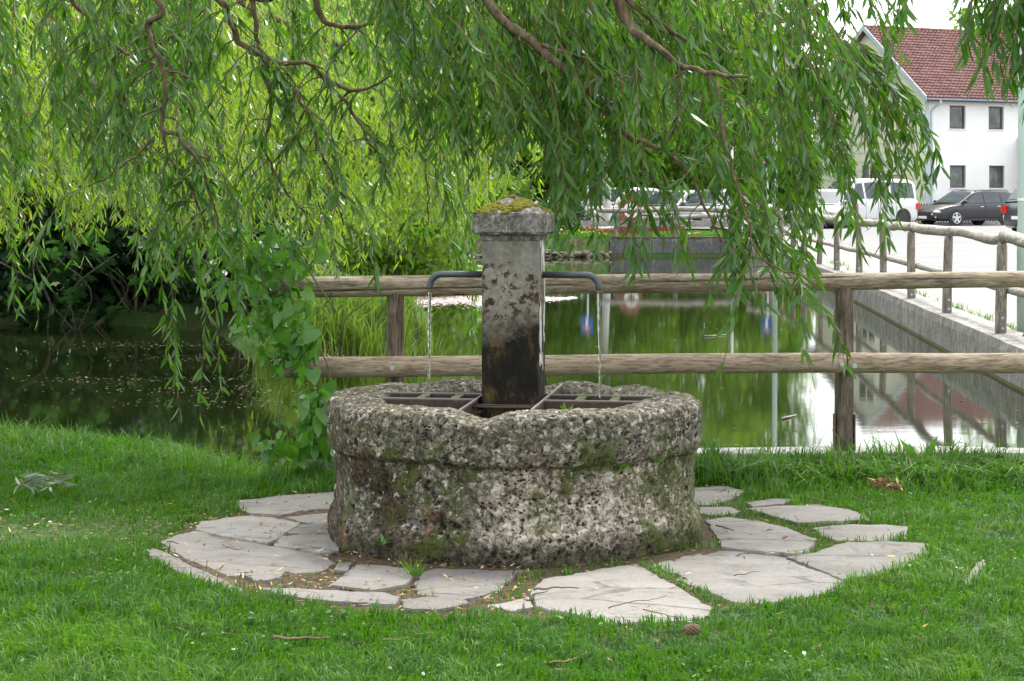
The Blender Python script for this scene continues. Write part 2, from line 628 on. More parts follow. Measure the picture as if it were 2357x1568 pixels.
def ribbon(pts, zf, thick, name, mat, bottom=-0.9, step=0.35, rough=0.012, side=1, **tags):
    """a wall swept along a line: pond face on the line, back face `thick` further to the given side"""
    line = []
    for (ax, ay), (bx, by) in zip(pts[:-1], pts[1:]):
        L = math.hypot(bx - ax, by - ay)
        k = max(1, int(L / step))
        line += [(ax + (bx - ax) * i / k, ay + (by - ay) * i / k) for i in range(k)]
    line.append(pts[-1])
    prof = [(0, 0.0), (0, 0.35), (0, 0.6), (0, 0.8), (0, 0.92), (0.03, 1.0), (0.5, 1.0), (0.93, 1.0), (1, 0.95), (1, 0.5), (1, 0.0)]
    vs, fs = [], []
    n = len(line)
    for i, (x, y) in enumerate(line):
        ax, ay = line[max(i - 1, 0)]
        bx, by = line[min(i + 1, n - 1)]
        t = Vector((bx - ax, by - ay, 0)).normalized()
        nr = Vector((t.y, -t.x, 0)) * side
        zt = zf(y)
        for (u, w) in prof:
            z = bottom + (zt - bottom) * w
            p = Vector((x, y, z)) + nr * thick * u
            e = noise.noise(p * 3.0) * rough + noise.noise(p * 11.0) * rough * 0.6
            if w >= 0.9:
                p.z += e
            p -= nr * e * (1 - 2 * (u > 0.5)) * (u < 0.1 or u > 0.9)
            vs.append(p)
    k = len(prof)
    for i in range(n - 1):
        for j in range(k - 1):
            f = (i * k + j, (i + 1) * k + j, (i + 1) * k + j + 1, i * k + j + 1)
            fs.append(f if side < 0 else f[::-1])
    fs.append(tuple(range(k)))
    fs.append(tuple((n - 1) * k + j for j in range(k - 1, -1, -1)))
    mb = MB().add(vs, fs)
    return mb.build(name, mat, **tags)

ribbon(WALL_FACE, wall_top, 0.42, "pond_wall", M_WALL, side=1,
       label="pale concrete wall along the road side of the pond", category="wall")
ribbon([(2.58, 52.3), (5.92, 52.3)], lambda y: 0.31, 0.4, "pond_wall", M_FARWALL, side=-1,
       label="dark stained concrete wall at the far end of the pond", category="wall")
ribbon([(-1.12, 10.90), (4.05, 10.90)], lambda y: 0.10, 0.27, "curb", M_CURB, side=1, bottom=-0.6,
       label="low concrete curb under the log fence at the pond edge", category="curb")
# stones of the natural far bank
stone_b = MB()
for i in range(150):
    x = -4.1 + i * 0.0445 + rng.uniform(-.04, .04)
    stone_b.sphere((x, 51.5 + 0.03 * x + rng.uniform(-.08, .08), -0.17 + rng.uniform(-.04, .10)), (rng.uniform(.05, .16), .10, rng.uniform(.03, .09)), 6, 4)
stone_b.build("bank_edging", plain("bank_stone", (0.10, 0.085, 0.06), 0.9, 0.5, 9, bump=0.4), kind="stuff",
              label="row of rough stones edging the far grassy bank", category="edging")

# footpath behind the wall and the road beyond it
wb = [(x + 0.42, y) for x, y in WALL_FACE[:-3]] + [(6.9, 51), (7.0, 60), (7.2, 64)]
path = MB()
pl = [(x - 0.05, y) for x, y in wb]
pr = [(x + 2.0, y) for x, y in wb]
vs = [(x, y, 0.062) for x, y in pl] + [(x, y, 0.062) for x, y in pr]
n = len(pl)
path.add(vs, [(i, n + i, n + i + 1, i + 1) for i in range(n - 1)])
path.build("footpath", M_PAVE, kind="structure", label="pale gravel footpath between pond wall and road")
road = MB()
rl = [(x + 2.0, y) for x, y in wb]
vs = [(x, y, 0.066) for x, y in rl] + [(60, y, 0.066) for x, y in rl]
road.add(vs, [(i, n + i, n + i + 1, i + 1) for i in range(n - 1)])
UD = Vector((0.88, 0.475, 0)).normalized()          # direction of the street in front of the house
WD = Vector((-UD.y, UD.x, 0))
SO = Vector((18.3, 88.0, 0))                       # near corner of the house
def street(a, b, z=0.066):
    """a metres along the street from the house corner, b metres behind (+) or before (-) the facade"""
    p = SO + UD * a + WD * b
    return (p.x, p.y, z)
ra, rb = street(-62, -2.3), street(60, -2.3)
road.add([(-36, 45.5, .066), (7.2 + 2.0, 64.0 + 4.9, .066), (9.2, 64, .066), (60, 64, .066), rb, ra], [(0, 1, 2, 3, 4, 5)])
road.build("road", M_ROAD, kind="structure", label="pale grey asphalt road beside the pond")
kb = MB()
KM = Matrix.Rotation(math.atan2(UD.y, UD.x), 4, 'Z')
for i in range(70):
    o = Vector(street(-50 + i * 1.0, -2.3, 0))
    kb.box(0, 0.985, 0, 0.16, 0.0, 0.18, Matrix.Translation(o) @ KM)
kb.build("kerb", plain("kerb_stone", (0.33, 0.33, 0.31), 0.9, 0.2, 5), kind="structure", label="grey kerb at the far side of the road")

# ------------------------------------------------------------------ the stone fountain
FC = Vector((0.008, 8.75, 0.0))
FROT = math.radians(-8.0)

def fbm(p, o=4, g=0.55):
    a, s, f = 1.0, 0.0, 1.0
    for _ in range(o):
        s += a * noise.noise(p * f)
        a *= g
        f *= 2.03
    return s

def build_basin():
    prof = [(0.800, -0.04), (0.804, 0.03), (0.804, 0.08), (0.799, 0.115), (0.792, 0.138), (0.781, 0.150), (0.775, 0.18), (0.771, 0.26), (0.770, 0.33),
            (0.771, 0.398), (0.775, 0.412), (0.788, 0.422), (0.798, 0.438), (0.803, 0.48), (0.805, 0.565), (0.803, 0.606), (0.790, 0.632),
            (0.750, 0.643), (0.67, 0.646), (0.61, 0.638), (0.572, 0.62), (0.556, 0.58), (0.55, 0.50), (0.545, 0.40), (0.54, 0.33)]
    prof = [(r * 1.036, z * 0.95) for r, z in prof]
    P2 = catmull([(r, 0, z) for r, z in prof], 6)
    # even spacing along the profile
    pts = np.array([(p.x, p.z) for p in P2])
    s = np.concatenate([[0], np.cumsum(np.hypot(*np.diff(pts, axis=0).T))])
    NS = 150
    u = np.linspace(0, s[-1], NS)
    pr = np.stack([np.interp(u, s, pts[:, 0]), np.interp(u, s, pts[:, 1])], 1)
    tg = np.gradient(pr, axis=0)
    nr = np.stack([tg[:, 1], -tg[:, 0]], 1)
    nr /= np.linalg.norm(nr, axis=1)[:, None]
    NA = 640
    V = np.zeros((NS, NA, 3))
    pit = np.zeros((NS, NA)); hi = np.zeros((NS, NA))
    notches = [(-1.59, 0.075, 0.036), (-1.72, 0.05, 0.012), (-0.75, 0.12, 0.010), (0.62, 0.16, 0.035), (1.05, 0.10, 0.030), (1.62, 0.17, 0.05),
               (2.3, 0.12, 0.012), (2.75, 0.1, 0.008), (-2.4, 0.15, 0.008), (0.15, 0.1, 0.014)]
    for a in range(NA):
        th = 2 * math.pi * a / NA
        ct, st = math.cos(th), math.sin(th)
        low = sum(d * math.exp(-((th - c + math.pi) % (2 * math.pi) - math.pi) ** 2 / (2 * w * w)) for c, w, d in notches)
        hx_ = (th + math.radians(77) + math.pi / 6) % (math.pi / 3) - math.pi / 6      # six soft corners
        octo = 0.97 * 1.0472 / 1.0472 / math.cos(math.pi / 6 - abs(hx_)) * math.cos(math.pi / 6) - 1.0 + 0.105
        wob = noise.noise(Vector((ct * 1.5, st * 1.5, 7.7))) * 0.010
        inner = noise.noise(Vector((ct * 2.6, st * 2.6, 1.3))) * 0.03
        for i in range(NS):
            r, z = pr[i]
            nrr, nrz = nr[i]
            if r < 0.7 and z > 0.3 and i > NS * 0.55:
                r += inner - 0.01
            k = 1.0 + wob + octo * (0.44 if z < 0.17 and i < NS * 0.5 else 0.32 if i < NS * 0.7 else 0.1)
            top = max(0.0, min(1.0, (z - 0.47) / 0.12))
            z2 = z - low * top
            p = Vector((r * k * ct, r * k * st, z2))
            big = fbm(p * 5.0 + Vector((3, 1, 0)), 3)
            mid = fbm(p * 17.0, 3)
            pq = p + noise.noise_vector(p * 30.0) * 0.012
            d1 = noise.voronoi(pq * 34.0)[0]
            d2 = noise.voronoi(pq * 75.0)[0]
            w = noise.noise(p * 9.0 + Vector((0, 0, 9)))
            pt = max(0.0, 0.40 - d1[0]) * max(0.0, w + 0.12) * 1.6 + max(0.0, 0.42 - d2[0]) * max(0.0, 0.35 - w) * 0.55
            f2 = noise.noise(p * 60.0)
            disp = 0.0055 * big + 0.0060 * mid - 0.050 * pt + 0.0036 * f2
            if i > NS * 0.86:
                disp *= 0.3
            V[i, a] = (p.x + nrr * ct * disp, p.y + nrr * st * disp, p.z + nrz * disp)
            pit[i, a] = pt * 2.2 - mid * 0.25 - f2 * 0.25
            hi[i, a] = big * 0.5 + mid * 0.5
    idx = np.arange(NS * NA).reshape(NS, NA)
    nx = np.roll(idx, -1, axis=1)
    q = np.stack([idx[:-1], nx[:-1], nx[1:], idx[1:]], -1).reshape(-1, 4)
    return np_mesh("basin", V.reshape(-1, 3), q.ravel(), np.arange(len(q)) * 4, smooth=True, attrs={"pit": pit.ravel(), "hi": hi.ravel()})

def mk_tuff():
    b = NB("weathered_tuff_stone")
    xyz = b.sep()
    x, y, z = xyz[0], xyz[1], xyz[2]
    fine = b.noise(34, 6, 0.78, None, 0.8)
    med = b.noise(11, 6, 0.65)
    big = b.noise(3.2, 5, 0.6)
    big2 = b.noise(2.6, 5, 0.6, b.map(loc=(5, 3, 1)))
    big3 = b.noise(4.5, 5, 0.62, b.map(loc=(9, 1, 4)))
    grey = b.ramp(fine, [(0.36, (0.015, 0.014, 0.010)), (0.46, (0.075, 0.067, 0.050)), (0.55, (0.165, 0.150, 0.118)), (0.66, (0.43, 0.40, 0.34))])
    # pale travertine body below the lip, stronger towards the right
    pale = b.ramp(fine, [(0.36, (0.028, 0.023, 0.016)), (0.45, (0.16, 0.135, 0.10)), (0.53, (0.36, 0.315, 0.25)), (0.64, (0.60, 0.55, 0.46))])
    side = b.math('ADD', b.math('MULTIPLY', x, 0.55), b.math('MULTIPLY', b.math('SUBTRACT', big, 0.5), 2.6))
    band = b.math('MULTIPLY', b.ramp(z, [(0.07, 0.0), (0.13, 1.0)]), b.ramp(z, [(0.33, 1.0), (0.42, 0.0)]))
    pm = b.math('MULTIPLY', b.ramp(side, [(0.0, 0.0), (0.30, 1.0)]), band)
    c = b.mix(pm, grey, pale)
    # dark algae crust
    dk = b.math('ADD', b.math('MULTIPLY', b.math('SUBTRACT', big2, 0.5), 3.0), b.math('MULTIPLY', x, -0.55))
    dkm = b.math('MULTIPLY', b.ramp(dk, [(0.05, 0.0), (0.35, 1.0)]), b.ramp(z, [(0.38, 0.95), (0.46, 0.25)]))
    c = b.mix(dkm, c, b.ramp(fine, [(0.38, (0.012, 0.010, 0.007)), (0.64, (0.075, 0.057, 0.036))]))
    foot = b.ramp(b.math('SUBTRACT', z, b.math('MULTIPLY', b.math('SUBTRACT', med, 0.5), 0.22)), [(0.03, 1.0), (0.12, 0.0)])
    c = b.mix(b.math('MULTIPLY', foot, 0.85), c, b.ramp(fine, [(0.35, (0.016, 0.014, 0.010)), (0.7, (0.085, 0.07, 0.05))]))
    # rust coloured mineral veins
    rm = b.math('MULTIPLY', b.ramp(b.noise(5.0, 4, 0.6, b.map((1.4, 1.4, 0.7), loc=(2, 7, 3))), [(0.57, 0.0), (0.67, 0.6)]), b.ramp(z, [(0.40, 1.0), (0.46, 0.15)]))
    c = b.mix(rm, c, b.ramp(fine, [(0.35, (0.075, 0.04, 0.022)), (0.65, (0.30, 0.165, 0.095))]))
    # moss
    mm = b.math('MULTIPLY', b.ramp(b.math('ADD', b.math('MULTIPLY', big3, 0.65), b.math('MULTIPLY', med, 0.35)), [(0.50, 0.0), (0.57, 1.0)]), b.ramp(z, [(0.45, 1.0), (0.56, 0.3)]))
    rightm = b.math('MULTIPLY', b.ramp(b.math('ADD', x, b.math('MULTIPLY', b.math('SUBTRACT', med, .5), .3)), [(0.66, 0.0), (0.74, 0.9)]), b.ramp(z, [(0.40, 1.0), (0.44, 0.0)]))
    mm = b.math('MAXIMUM', mm, rightm)
    c = b.mix(b.math('MULTIPLY', mm, 0.85), c, b.ramp(fine, [(0.3, (0.018, 0.026, 0.006)), (0.7, (0.085, 0.105, 0.022))]))
    pit = b.attr("pit")
    c = b.mix(b.ramp(pit, [(0.10, 0.0), (0.36, 0.95)]), c, (0.014, 0.011, 0.008))
    hole = b.math('ADD', b.voro(46, b.map((1, 1, 1.5))), b.math('MULTIPLY', b.math('SUBTRACT', med, 0.5), 1.3))
    hm = b.ramp(hole, [(0.13, 1.0), (0.22, 0.0)])
    c = b.mix(b.math('MULTIPLY', hm, 0.9), c, (0.012, 0.010, 0.007))
    lic = b.math('MULTIPLY', b.ramp(b.noise(24, 5, 0.65, b.map(loc=(7, 7, 7))), [(0.60, 0.0), (0.65, 1.0)]), b.ramp(z, [(0.05, 0.0), (0.16, 0.75)]))
    c = b.mix(lic, c, b.ramp(fine, [(0.35, (0.25, 0.24, 0.21)), (0.65, (0.56, 0.54, 0.48))]))
    h = b.math('SUBTRACT', b.math('MULTIPLY', fine, 1.0), b.math('MULTIPLY', hm, 1.2))
    return b.done(b.bsdf(c, 0.93, b.bump(h, 0.8, 0.008), 0.15))

def mk_column():
    b = NB("column_stone")
    xyz = b.sep()
    z = xyz[2]
    fine = b.noise(45, 6, 0.7)
    chis = b.wave(52, 3.0, 3, None, 'X', 2.0)
    chis2 = b.noise(60, 3, 0.6, b.map((1, 1, 0.06)))
    med = b.noise(9, 6, 0.65)
    big = b.noise(4.0, 5, 0.6, b.map(loc=(1, 4, 2)))
    c = b.ramp(b.math('ADD', b.math('MULTIPLY', fine, 0.5), b.math('MULTIPLY', big, 0.5)), [(0.35, (0.10, 0.094, 0.077)), (0.5, (0.19, 0.178, 0.15)), (0.65, (0.33, 0.318, 0.285))])
    c = b.mix(b.math('MULTIPLY', chis2, 0.35), c, (0.12, 0.11, 0.095))
    # upper dust-dark zone under the cap
    # dark wet algae on the lower shaft, ragged upper edge
    e = b.math('ADD', z, b.math('MULTIPLY', b.math('SUBTRACT', med, 0.5), 0.32))
    e = b.math('ADD', e, b.math('MULTIPLY', xyz[0], -0.30))
    e = b.math('ADD', e, b.math('MULTIPLY', b.math('SUBTRACT', fine, 0.5), 0.16))
    wet = b.ramp(e, [(0.86, 1.0), (0.93, 0.35), (0.985, 0.0)])
    black = b.ramp(b.noise(7, 6, 0.7, b.map((1.2, 1.2, 0.7), loc=(3, 3, 3))), [(0.40, (0.006, 0.006, 0.006)), (0.52, (0.016, 0.013, 0.008)), (0.62, (0.085, 0.062, 0.024))])
    c = b.mix(wet, c, black)
    # lichen specks
    sp = b.ramp(b.noise(30, 6, 0.62, b.map(loc=(2, 2, 2)), 0.5), [(0.52, 0.0), (0.56, 1.0)])
    zone = b.math('ADD', b.math('MULTIPLY', b.math('SUBTRACT', b.noise(6.5, 3, 0.5, b.map(loc=(0.2, 1, 0.55))), 0.5), 3.2), b.math('SUBTRACT', b.ramp(b.math('MULTIPLY', z, 0.6), [(0.504, 1.0), (0.60, 0.85), (0.672, 0.45), (0.73, 0.0)]), 0.45))
    zone = b.math('ADD', b.math('ADD', zone, 0.18), b.math('MULTIPLY', xyz[0], 2.0))
    lm = b.math('MULTIPLY', b.math('MULTIPLY', sp, b.math('SUBTRACT', 1.0, wet)), b.ramp(zone, [(-0.0, 0.0), (0.12, 1.0)]))
    c = b.mix(lm, c, b.ramp(fine, [(0.4, (0.035, 0.022, 0.012)), (0.7, (0.11, 0.07, 0.035))]))
    h = b.math('ADD', b.math('ADD', b.math('MULTIPLY', chis, 0.6), fine), b.math('MULTIPLY', lm, 0.8))
    return b.done(b.bsdf(c, 0.9, b.bump(h, 0.6, 0.008), 0.2))

def mk_cap():
    b = NB("cap_stone")
    z = b.sep()[2]
    fine = b.noise(50, 6, 0.75)
    med = b.noise(12, 5, 0.6)
    chis = b.noise(55, 4, 0.65, b.map((1, 1, 0.1)))
    c = b.ramp(fine, [(0.32, (0.035, 0.033, 0.028)), (0.5, (0.16, 0.15, 0.13)), (0.68, (0.42, 0.41, 0.38))])
    c = b.mix(b.math('MULTIPLY', b.ramp(chis, [(0.4, 1.0), (0.6, 0.0)]), 0.6), c, (0.05, 0.048, 0.04))
    c = b.mix(b.ramp(med, [(0.5, 0.0), (0.68, 0.55)]), c, (0.30, 0.29, 0.265))
    return b.done(b.bsdf(c, 0.92, b.bump(b.math('ADD', fine, chis), 0.8, 0.010), 0.15))

def mk_moss():
    b = NB("moss_cushion")
    f = b.noise(30, 4, 0.6)
    g = b.noise(160, 3, 0.7)
    c = b.ramp(f, [(0.35, (0.07, 0.05, 0.008)), (0.5, (0.13, 0.12, 0.014)), (0.68, (0.20, 0.20, 0.03))])
    c = b.mix(0.4, c, b.ramp(g, [(0.3, (0.02, 0.018, 0.004)), (0.7, (0.28, 0.26, 0.05))]))
    return b.done(b.bsdf(c, 0.95, b.bump(g, 0.9, 0.008), 0.1))

def grid_box(hx, hy, z0, z1, step, amp, freq, edge=0.0, taper=0.0):
    """a box with evenly subdivided, roughened faces"""
    mb = MB()
    nxs, nys, nzs = max(2, int(2 * hx / step)), max(2, int(2 * hy / step)), max(2, int((z1 - z0) / step))
    key, vs, fs = {}, [], []
    def vid(i, j, k):
        if (i, j, k) in key:
            return key[(i, j, k)]
        x, y, z = -hx + 2 * hx * i / nxs, -hy + 2 * hy * j / nys, z0 + (z1 - z0) * k / nzs
        ex = (abs(x) > hx - 1e-6) + (abs(y) > hy - 1e-6) + (abs(z - z0) < 1e-6 or abs(z - z1) < 1e-6)
        p = Vector((x, y, z))
        nrm = Vector((math.copysign(1, x) * (abs(x) > hx - 1e-6), math.copysign(1, y) * (abs(y) > hy - 1e-6), (1 if abs(z - z1) < 1e-6 else -1 if abs(z - z0) < 1e-6 else 0)))
        dsp = fbm(p * freq, 3) * amp
        if ex >= 2:
            dsp -= edge * (1 + 1.4 * noise.noise(p * 18))
        q = p + nrm.normalized() * dsp
        key[(i, j, k)] = len(vs)
        vs.append(q)
        return key[(i, j, k)]
    for i in range(nxs):
        for j in range(nys):
            fs.append((vid(i, j, 0), vid(i, j + 1, 0), vid(i + 1, j + 1, 0), vid(i + 1, j, 0)))
            fs.append((vid(i, j, nzs), vid(i + 1, j, nzs), vid(i + 1, j + 1, nzs), vid(i, j + 1, nzs)))
    for k in range(nzs):
        for i in range(nxs):
            fs.append((vid(i, 0, k), vid(i + 1, 0, k), vid(i + 1, 0, k + 1), vid(i, 0, k + 1)))
            fs.append((vid(i, nys, k), vid(i, nys, k + 1), vid(i + 1, nys, k + 1), vid(i + 1, nys, k)))
        for j in range(nys):
            fs.append((vid(0, j, k), vid(0, j, k + 1), vid(0, j + 1, k + 1), vid(0, j + 1, k)))
            fs.append((vid(nxs, j, k), vid(nxs, j + 1, k), vid(nxs, j + 1, k + 1), vid(nxs, j, k + 1)))
    return mb.add(vs, fs)

ft = thing("stone_fountain", "round weathered stone fountain with square mossy-capped column and two spouts on the flagstones", "fountain", FC, FROT)
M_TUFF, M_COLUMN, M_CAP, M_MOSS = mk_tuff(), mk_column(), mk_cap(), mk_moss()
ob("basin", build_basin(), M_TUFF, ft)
grid_box(0.124, 0.124, 0.30, 1.300, 0.012, 0.002, 14, 0.004).build("column", M_COLUMN, ft)
# flaking white lime on the column's side
fl = MB()
for i in range(70):
    zz, yy = rng.uniform(0.72, 1.29), rng.uniform(-0.10, 0.10)
    if noise.noise(Vector((yy * 12, zz * 5, 2))) < -0.05:
        continue
    a, c_ = rng.uniform(0.006, 0.018), rng.uniform(0.02, 0.07)
    pts = [(0.1262, yy + a * math.cos(t) * rng.uniform(.6, 1.1), zz + c_ * math.sin(t) * rng.uniform(.6, 1.1)) for t in np.linspace(0, 2 * math.pi, 8)[:-1]]
    fl.add(pts + [(0.1245, p[1], p[2]) for p in pts], [tuple(range(7))] + [(k, 7 + k, 7 + (k + 1) % 7, (k + 1) % 7) for k in range(7)])
fl.build("lime_flakes", plain("flaking_limewash", (0.62, 0.62, 0.60), 0.9, 0.2, 30, bump=0.3), ft, kind="stuff")
cap = grid_box(0.161, 0.161, 1.314, 1.408, 0.010, 0.004, 22, 0.007)
grid_box(0.132, 0.132, 1.288, 1.316, 0.012, 0.001, 20, 0.002).build("neck_moulding", M_CAP, ft)
# pyramid roof of the cap
py, K = MB(), 26
for sgn in range(4):
    M4 = Matrix.Rotation(sgn * math.pi / 2, 3, 'Z')
    vs, fs = [], []
    for j in range(K + 1):
        t = j / K
        hw = 0.157 * (1 - t) + 0.006 * t
        for i in range(K + 1):
            xx = -hw + 2 * hw * i / K
            p = Vector((xx, -hw, 1.406 + 0.078 * t))
            nz = fbm(Vector(M4 @ p) * 26, 3) * 0.004
            vs.append(M4 @ (p + Vector((0, -0.4 * nz, nz))))
    for j in range(K):
        for i in range(K):
            a = j * (K + 1) + i
            fs.append((a, a + 1, a + K + 2, a + K + 1))
    py.add(vs, fs)
cap.v += py.v
cap.f += [tuple(i + len(cap.v) - len(py.v) for i in f) for f in py.f]
cap_o = cap.build("cap", M_CAP, ft)
ms = MB()
for i in range(620):
    sgn = rng.choice([0, 0, 0, 1, 3, 2])
    t = rng.beta(1.3, 1.8)
    hw = 0.157 * (1 - t) + 0.006 * t
    xx = rng.uniform(-hw, hw)
    p = Matrix.Rotation(sgn * math.pi / 2, 3, 'Z') @ Vector((xx, -hw, 1.406 + 0.078 * t))
    if noise.noise(p * 14 + Vector((4, 2, 0))) < -0.12:
        continue
    r = rng.uniform(0.006, 0.016)
    ms.sphere((p.x, p.y, p.z), (r, r, r * 0.62), 7, 5)
ms.build("moss", M_MOSS, cap_o, smooth=True, kind="stuff")

# spouts, jets
M_PIPE = plain("dark_painted_iron", (0.052, 0.062, 0.068), 0.48, 0.25, 30, 0.2, bump=0.15)
M_RUSTRIM = plain("rusty_rim", (0.15, 0.075, 0.035), 0.8, 0.3, 60)
def mk_jet():
    b = NB("falling_water")
    h = b.noise(30, 3, 0.5, b.map((1, 1, 0.15)))
    return b.done(b.bsdf((0.95, 0.98, 0.98), 0.02, b.bump(h, 0.35, 0.01), 0.5, IOR=1.33, **{"Transmission Weight": 0.97}))
M_JET = mk_jet()
for sx in (-1, 1):
    ln = 0.375
    zp = 1.135
    pts = [(sx * 0.115, 0, zp)] + [(sx * (ln - 0.055), 0, zp)]
    for k in range(1, 9):
        a = k / 8 * math.pi / 2
        pts.append((sx * (ln - 0.055 + 0.055 * math.sin(a)), 0, zp - 0.055 * (1 - math.cos(a))))
    pts.append((sx * ln, 0, zp - 0.072))
    pipe = MB().tube(pts, 0.0150, 14).build("spout_pipe", M_PIPE, ft, smooth=True)
    MB().tube([(sx * ln, 0, zp - 0.068), (sx * ln, 0, zp - 0.079)], [0.0158, 0.0150], 14).build("spout_rim", M_RUSTRIM, pipe, smooth=True)
    jp, jr = [], []
    for k in range(61):
        t = k / 60
        jp.append((sx * (ln + 0.008 * t) + 0.006 * t * noise.noise(Vector((t * 6, sx, 0))), 0.004 * t * noise.noise(Vector((t * 6, sx, 4))), zp - 0.075 - t * 0.585))
        jr.append(0.0072 * (1 - 0.42 * t) * (1 + (0.12 + 0.35 * t) * noise.noise(Vector((t * 22, sx * 3, 1)))))
    jet = MB().tube(jp, jr, 10).build("water_jet", M_JET, ft, smooth=True)
    dr = MB()
    for k in range(40):
        a, r = rng.uniform(0, 6.28), abs(rng.normal(0, 0.035))
        q_ = rng.uniform(0.0015, 0.004)
        dr.sphere((sx * (ln + 0.01) + r * math.cos(a), r * math.sin(a), 0.478 + abs(rng.normal(0, 0.03))), q_, 6, 5)
    dr.build("splash", M_JET, jet, smooth=True, kind="stuff")

# water in the trough and the iron rest frame over it
MB().prism([(0.545 * math.cos(a), 0.545 * math.sin(a)) for a in np.linspace(0, 2 * math.pi, 49)[:-1]], 0.32, 0.47).build(
    "trough_water", M_WATER, ft)
def mk_rust():
    b = NB("rusted_flat_iron")
    f = b.noise(25, 6, 0.7)
    z = b.sep()[2]
    c = b.ramp(f, [(0.3, (0.018, 0.014, 0.011)), (0.5, (0.045, 0.030, 0.020)), (0.7, (0.09, 0.052, 0.030))])
    c = b.mix(b.ramp(z, [(0.592, 0.0), (0.599, 0.75)]), c, (0.34, 0.33, 0.31))
    return b.done(b.bsdf(c, 0.7, b.bump(f, 0.5, 0.004), 0.4, 0.15))
def mk_mossy():
    b = NB("algae_covered_slat")
    f = b.noise(30, 5, 0.7)
    c = b.ramp(f, [(0.35, (0.03, 0.04, 0.008)), (0.6, (0.10, 0.12, 0.03)), (0.75, (0.35, 0.36, 0.28))])
    return b.done(b.bsdf(c, 0.8, b.bump(f, 0.5, 0.004), 0.3))
M_RUST, M_SLAT = mk_rust(), mk_mossy()
for sx in (-1, 1):
    for sy in (-1, 1):
        x0, x1 = sorted((sx * 0.150, sx * 0.60))
        MB().box(x0, x1, sy * 0.118 - 0.003, sy * 0.118 + 0.003, 0.545, 0.600).build("grate_bar", M_RUST, ft)
        y0, y1 = sorted((sy * 0.126, sy * 0.60))
        MB().box(sx * 0.146 - 0.003, sx * 0.146 + 0.003, y0, y1, 0.545, 0.602).build("grate_bar", M_RUST, ft)
    MB().box(sx * 0.146 - 0.003, sx * 0.146 + 0.003, -0.114, 0.114, 0.545, 0.602).build("grate_bar", M_RUST, ft)
    for xs in (0.275, 0.425):
        MB().box(min(sx * xs, sx * xs + 0.036), max(sx * xs, sx * xs + 0.036), -0.113, 0.113, 0.583, 0.594).build("grate_slat", M_SLAT, ft)
    for ys in (0.20, 0.27):
        MB().tube([(-0.142, sx * ys, 0.580), (0.142, sx * ys, 0.580)], 0.0058, 8).build("grate_rod", M_RUST, ft, smooth=True)

# ------------------------------------------------------------------ flagstones
def zl(pts): return [(x * .4526 + 304.8, y * .4526 + 1067) for x, y in pts]
def zc(pts): return [(x * .4139 + 701.2, y * .4139 + 823) for x, y in pts]
def zr(pts): return [(x * .5431 + 1463.3, y * .5431 + 1067) for x, y in pts]
STONES = [
    zl([(530, 190), (640, 178), (800, 160), (1010, 145), (1080, 150), (1090, 225), (1000, 228), (850, 243), (750, 262), (620, 258), (545, 228)]),
    zl([(780, 275), (900, 264), (1060, 248), (1060, 296), (960, 300), (850, 290)]),
    zl([(328, 335), (350, 295), (480, 272), (600, 260), (845, 292), (845, 308), (760, 360), (690, 406), (600, 393), (440, 366)]),
    zl([(795, 342), (850, 313), (1040, 303), (1040, 350), (880, 358), (795, 355)]),
    zl([(720, 415), (755, 370), (880, 363), (1040, 360), (1040, 440), (985, 466), (850, 435)]),
    zl([(150, 402), (240, 370), (326, 348), (440, 376), (600, 402), (700, 420), (860, 442), (1032, 500), (960, 540), (830, 552), (740, 540), (590, 556), (490, 562), (380, 522), (250, 472)]),
    zl([(580, 566), (640, 548), (772, 545), (752, 577), (622, 600)]),
    zl([(1025, 542), (1050, 508), (1112, 503), (1095, 542)]),
    zl([(60, 440), (120, 430), (300, 520), (480, 600), (560, 640), (500, 650), (250, 560), (80, 470)]),
    zc([(150, 1262), (300, 1148), (580, 1168), (592, 1240), (480, 1280), (380, 1292)]),
    zc([(615, 1262), (660, 1195), (740, 1172), (960, 1180), (1205, 1188), (1110, 1262), (1070, 1295), (930, 1345), (780, 1330), (640, 1318)]),
    [(600, 1354), (760, 1357), (880, 1363), (918, 1371), (905, 1388), (780, 1384), (640, 1370)],
    [(925, 1380), (1050, 1372), (1078, 1388), (1000, 1402), (930, 1398)],
    zc([(1262, 1300), (1330, 1240), (1600, 1190), (1850, 1150), (1900, 1180), (1960, 1220), (2100, 1290), (2260, 1390), (2200, 1440), (1950, 1465), (1700, 1470), (1500, 1425), (1300, 1385)]),
    zc([(1030, 1372), (1240, 1335), (1275, 1390), (1160, 1410)]),
    zr([(70, 430), (200, 395), (380, 365), (520, 376), (640, 396), (755, 450), (868, 490), (880, 520), (760, 560), (560, 592), (420, 590), (330, 555), (185, 500), (200, 480)]),
    zr([(350, 320), (300, 236), (400, 228), (520, 240), (640, 270), (758, 325), (720, 368), (660, 382), (520, 372), (360, 352)]),
    zr([(650, 396), (760, 376), (900, 335), (1060, 333), (1220, 345), (1236, 385), (1120, 440), (960, 472), (870, 480), (760, 435)]),
    zr([(758, 272), (900, 262), (1060, 258), (1150, 270), (1140, 300), (1060, 324), (850, 326), (780, 300)]),
    zr([(478, 192), (560, 176), (760, 170), (900, 195), (992, 236), (860, 247), (690, 255), (560, 216)]),
    zr([(270, 188), (400, 182), (442, 205), (370, 220), (275, 213)]),
    zr([(230, 100), (380, 100), (462, 120), (420, 145), (330, 170), (240, 175)]),
    zr([(470, 167), (580, 150), (652, 150), (640, 168), (500, 182)]),
    [(2218, 1345), (2240, 1310), (2262, 1288), (2268, 1300), (2250, 1330), (2225, 1352)],
]
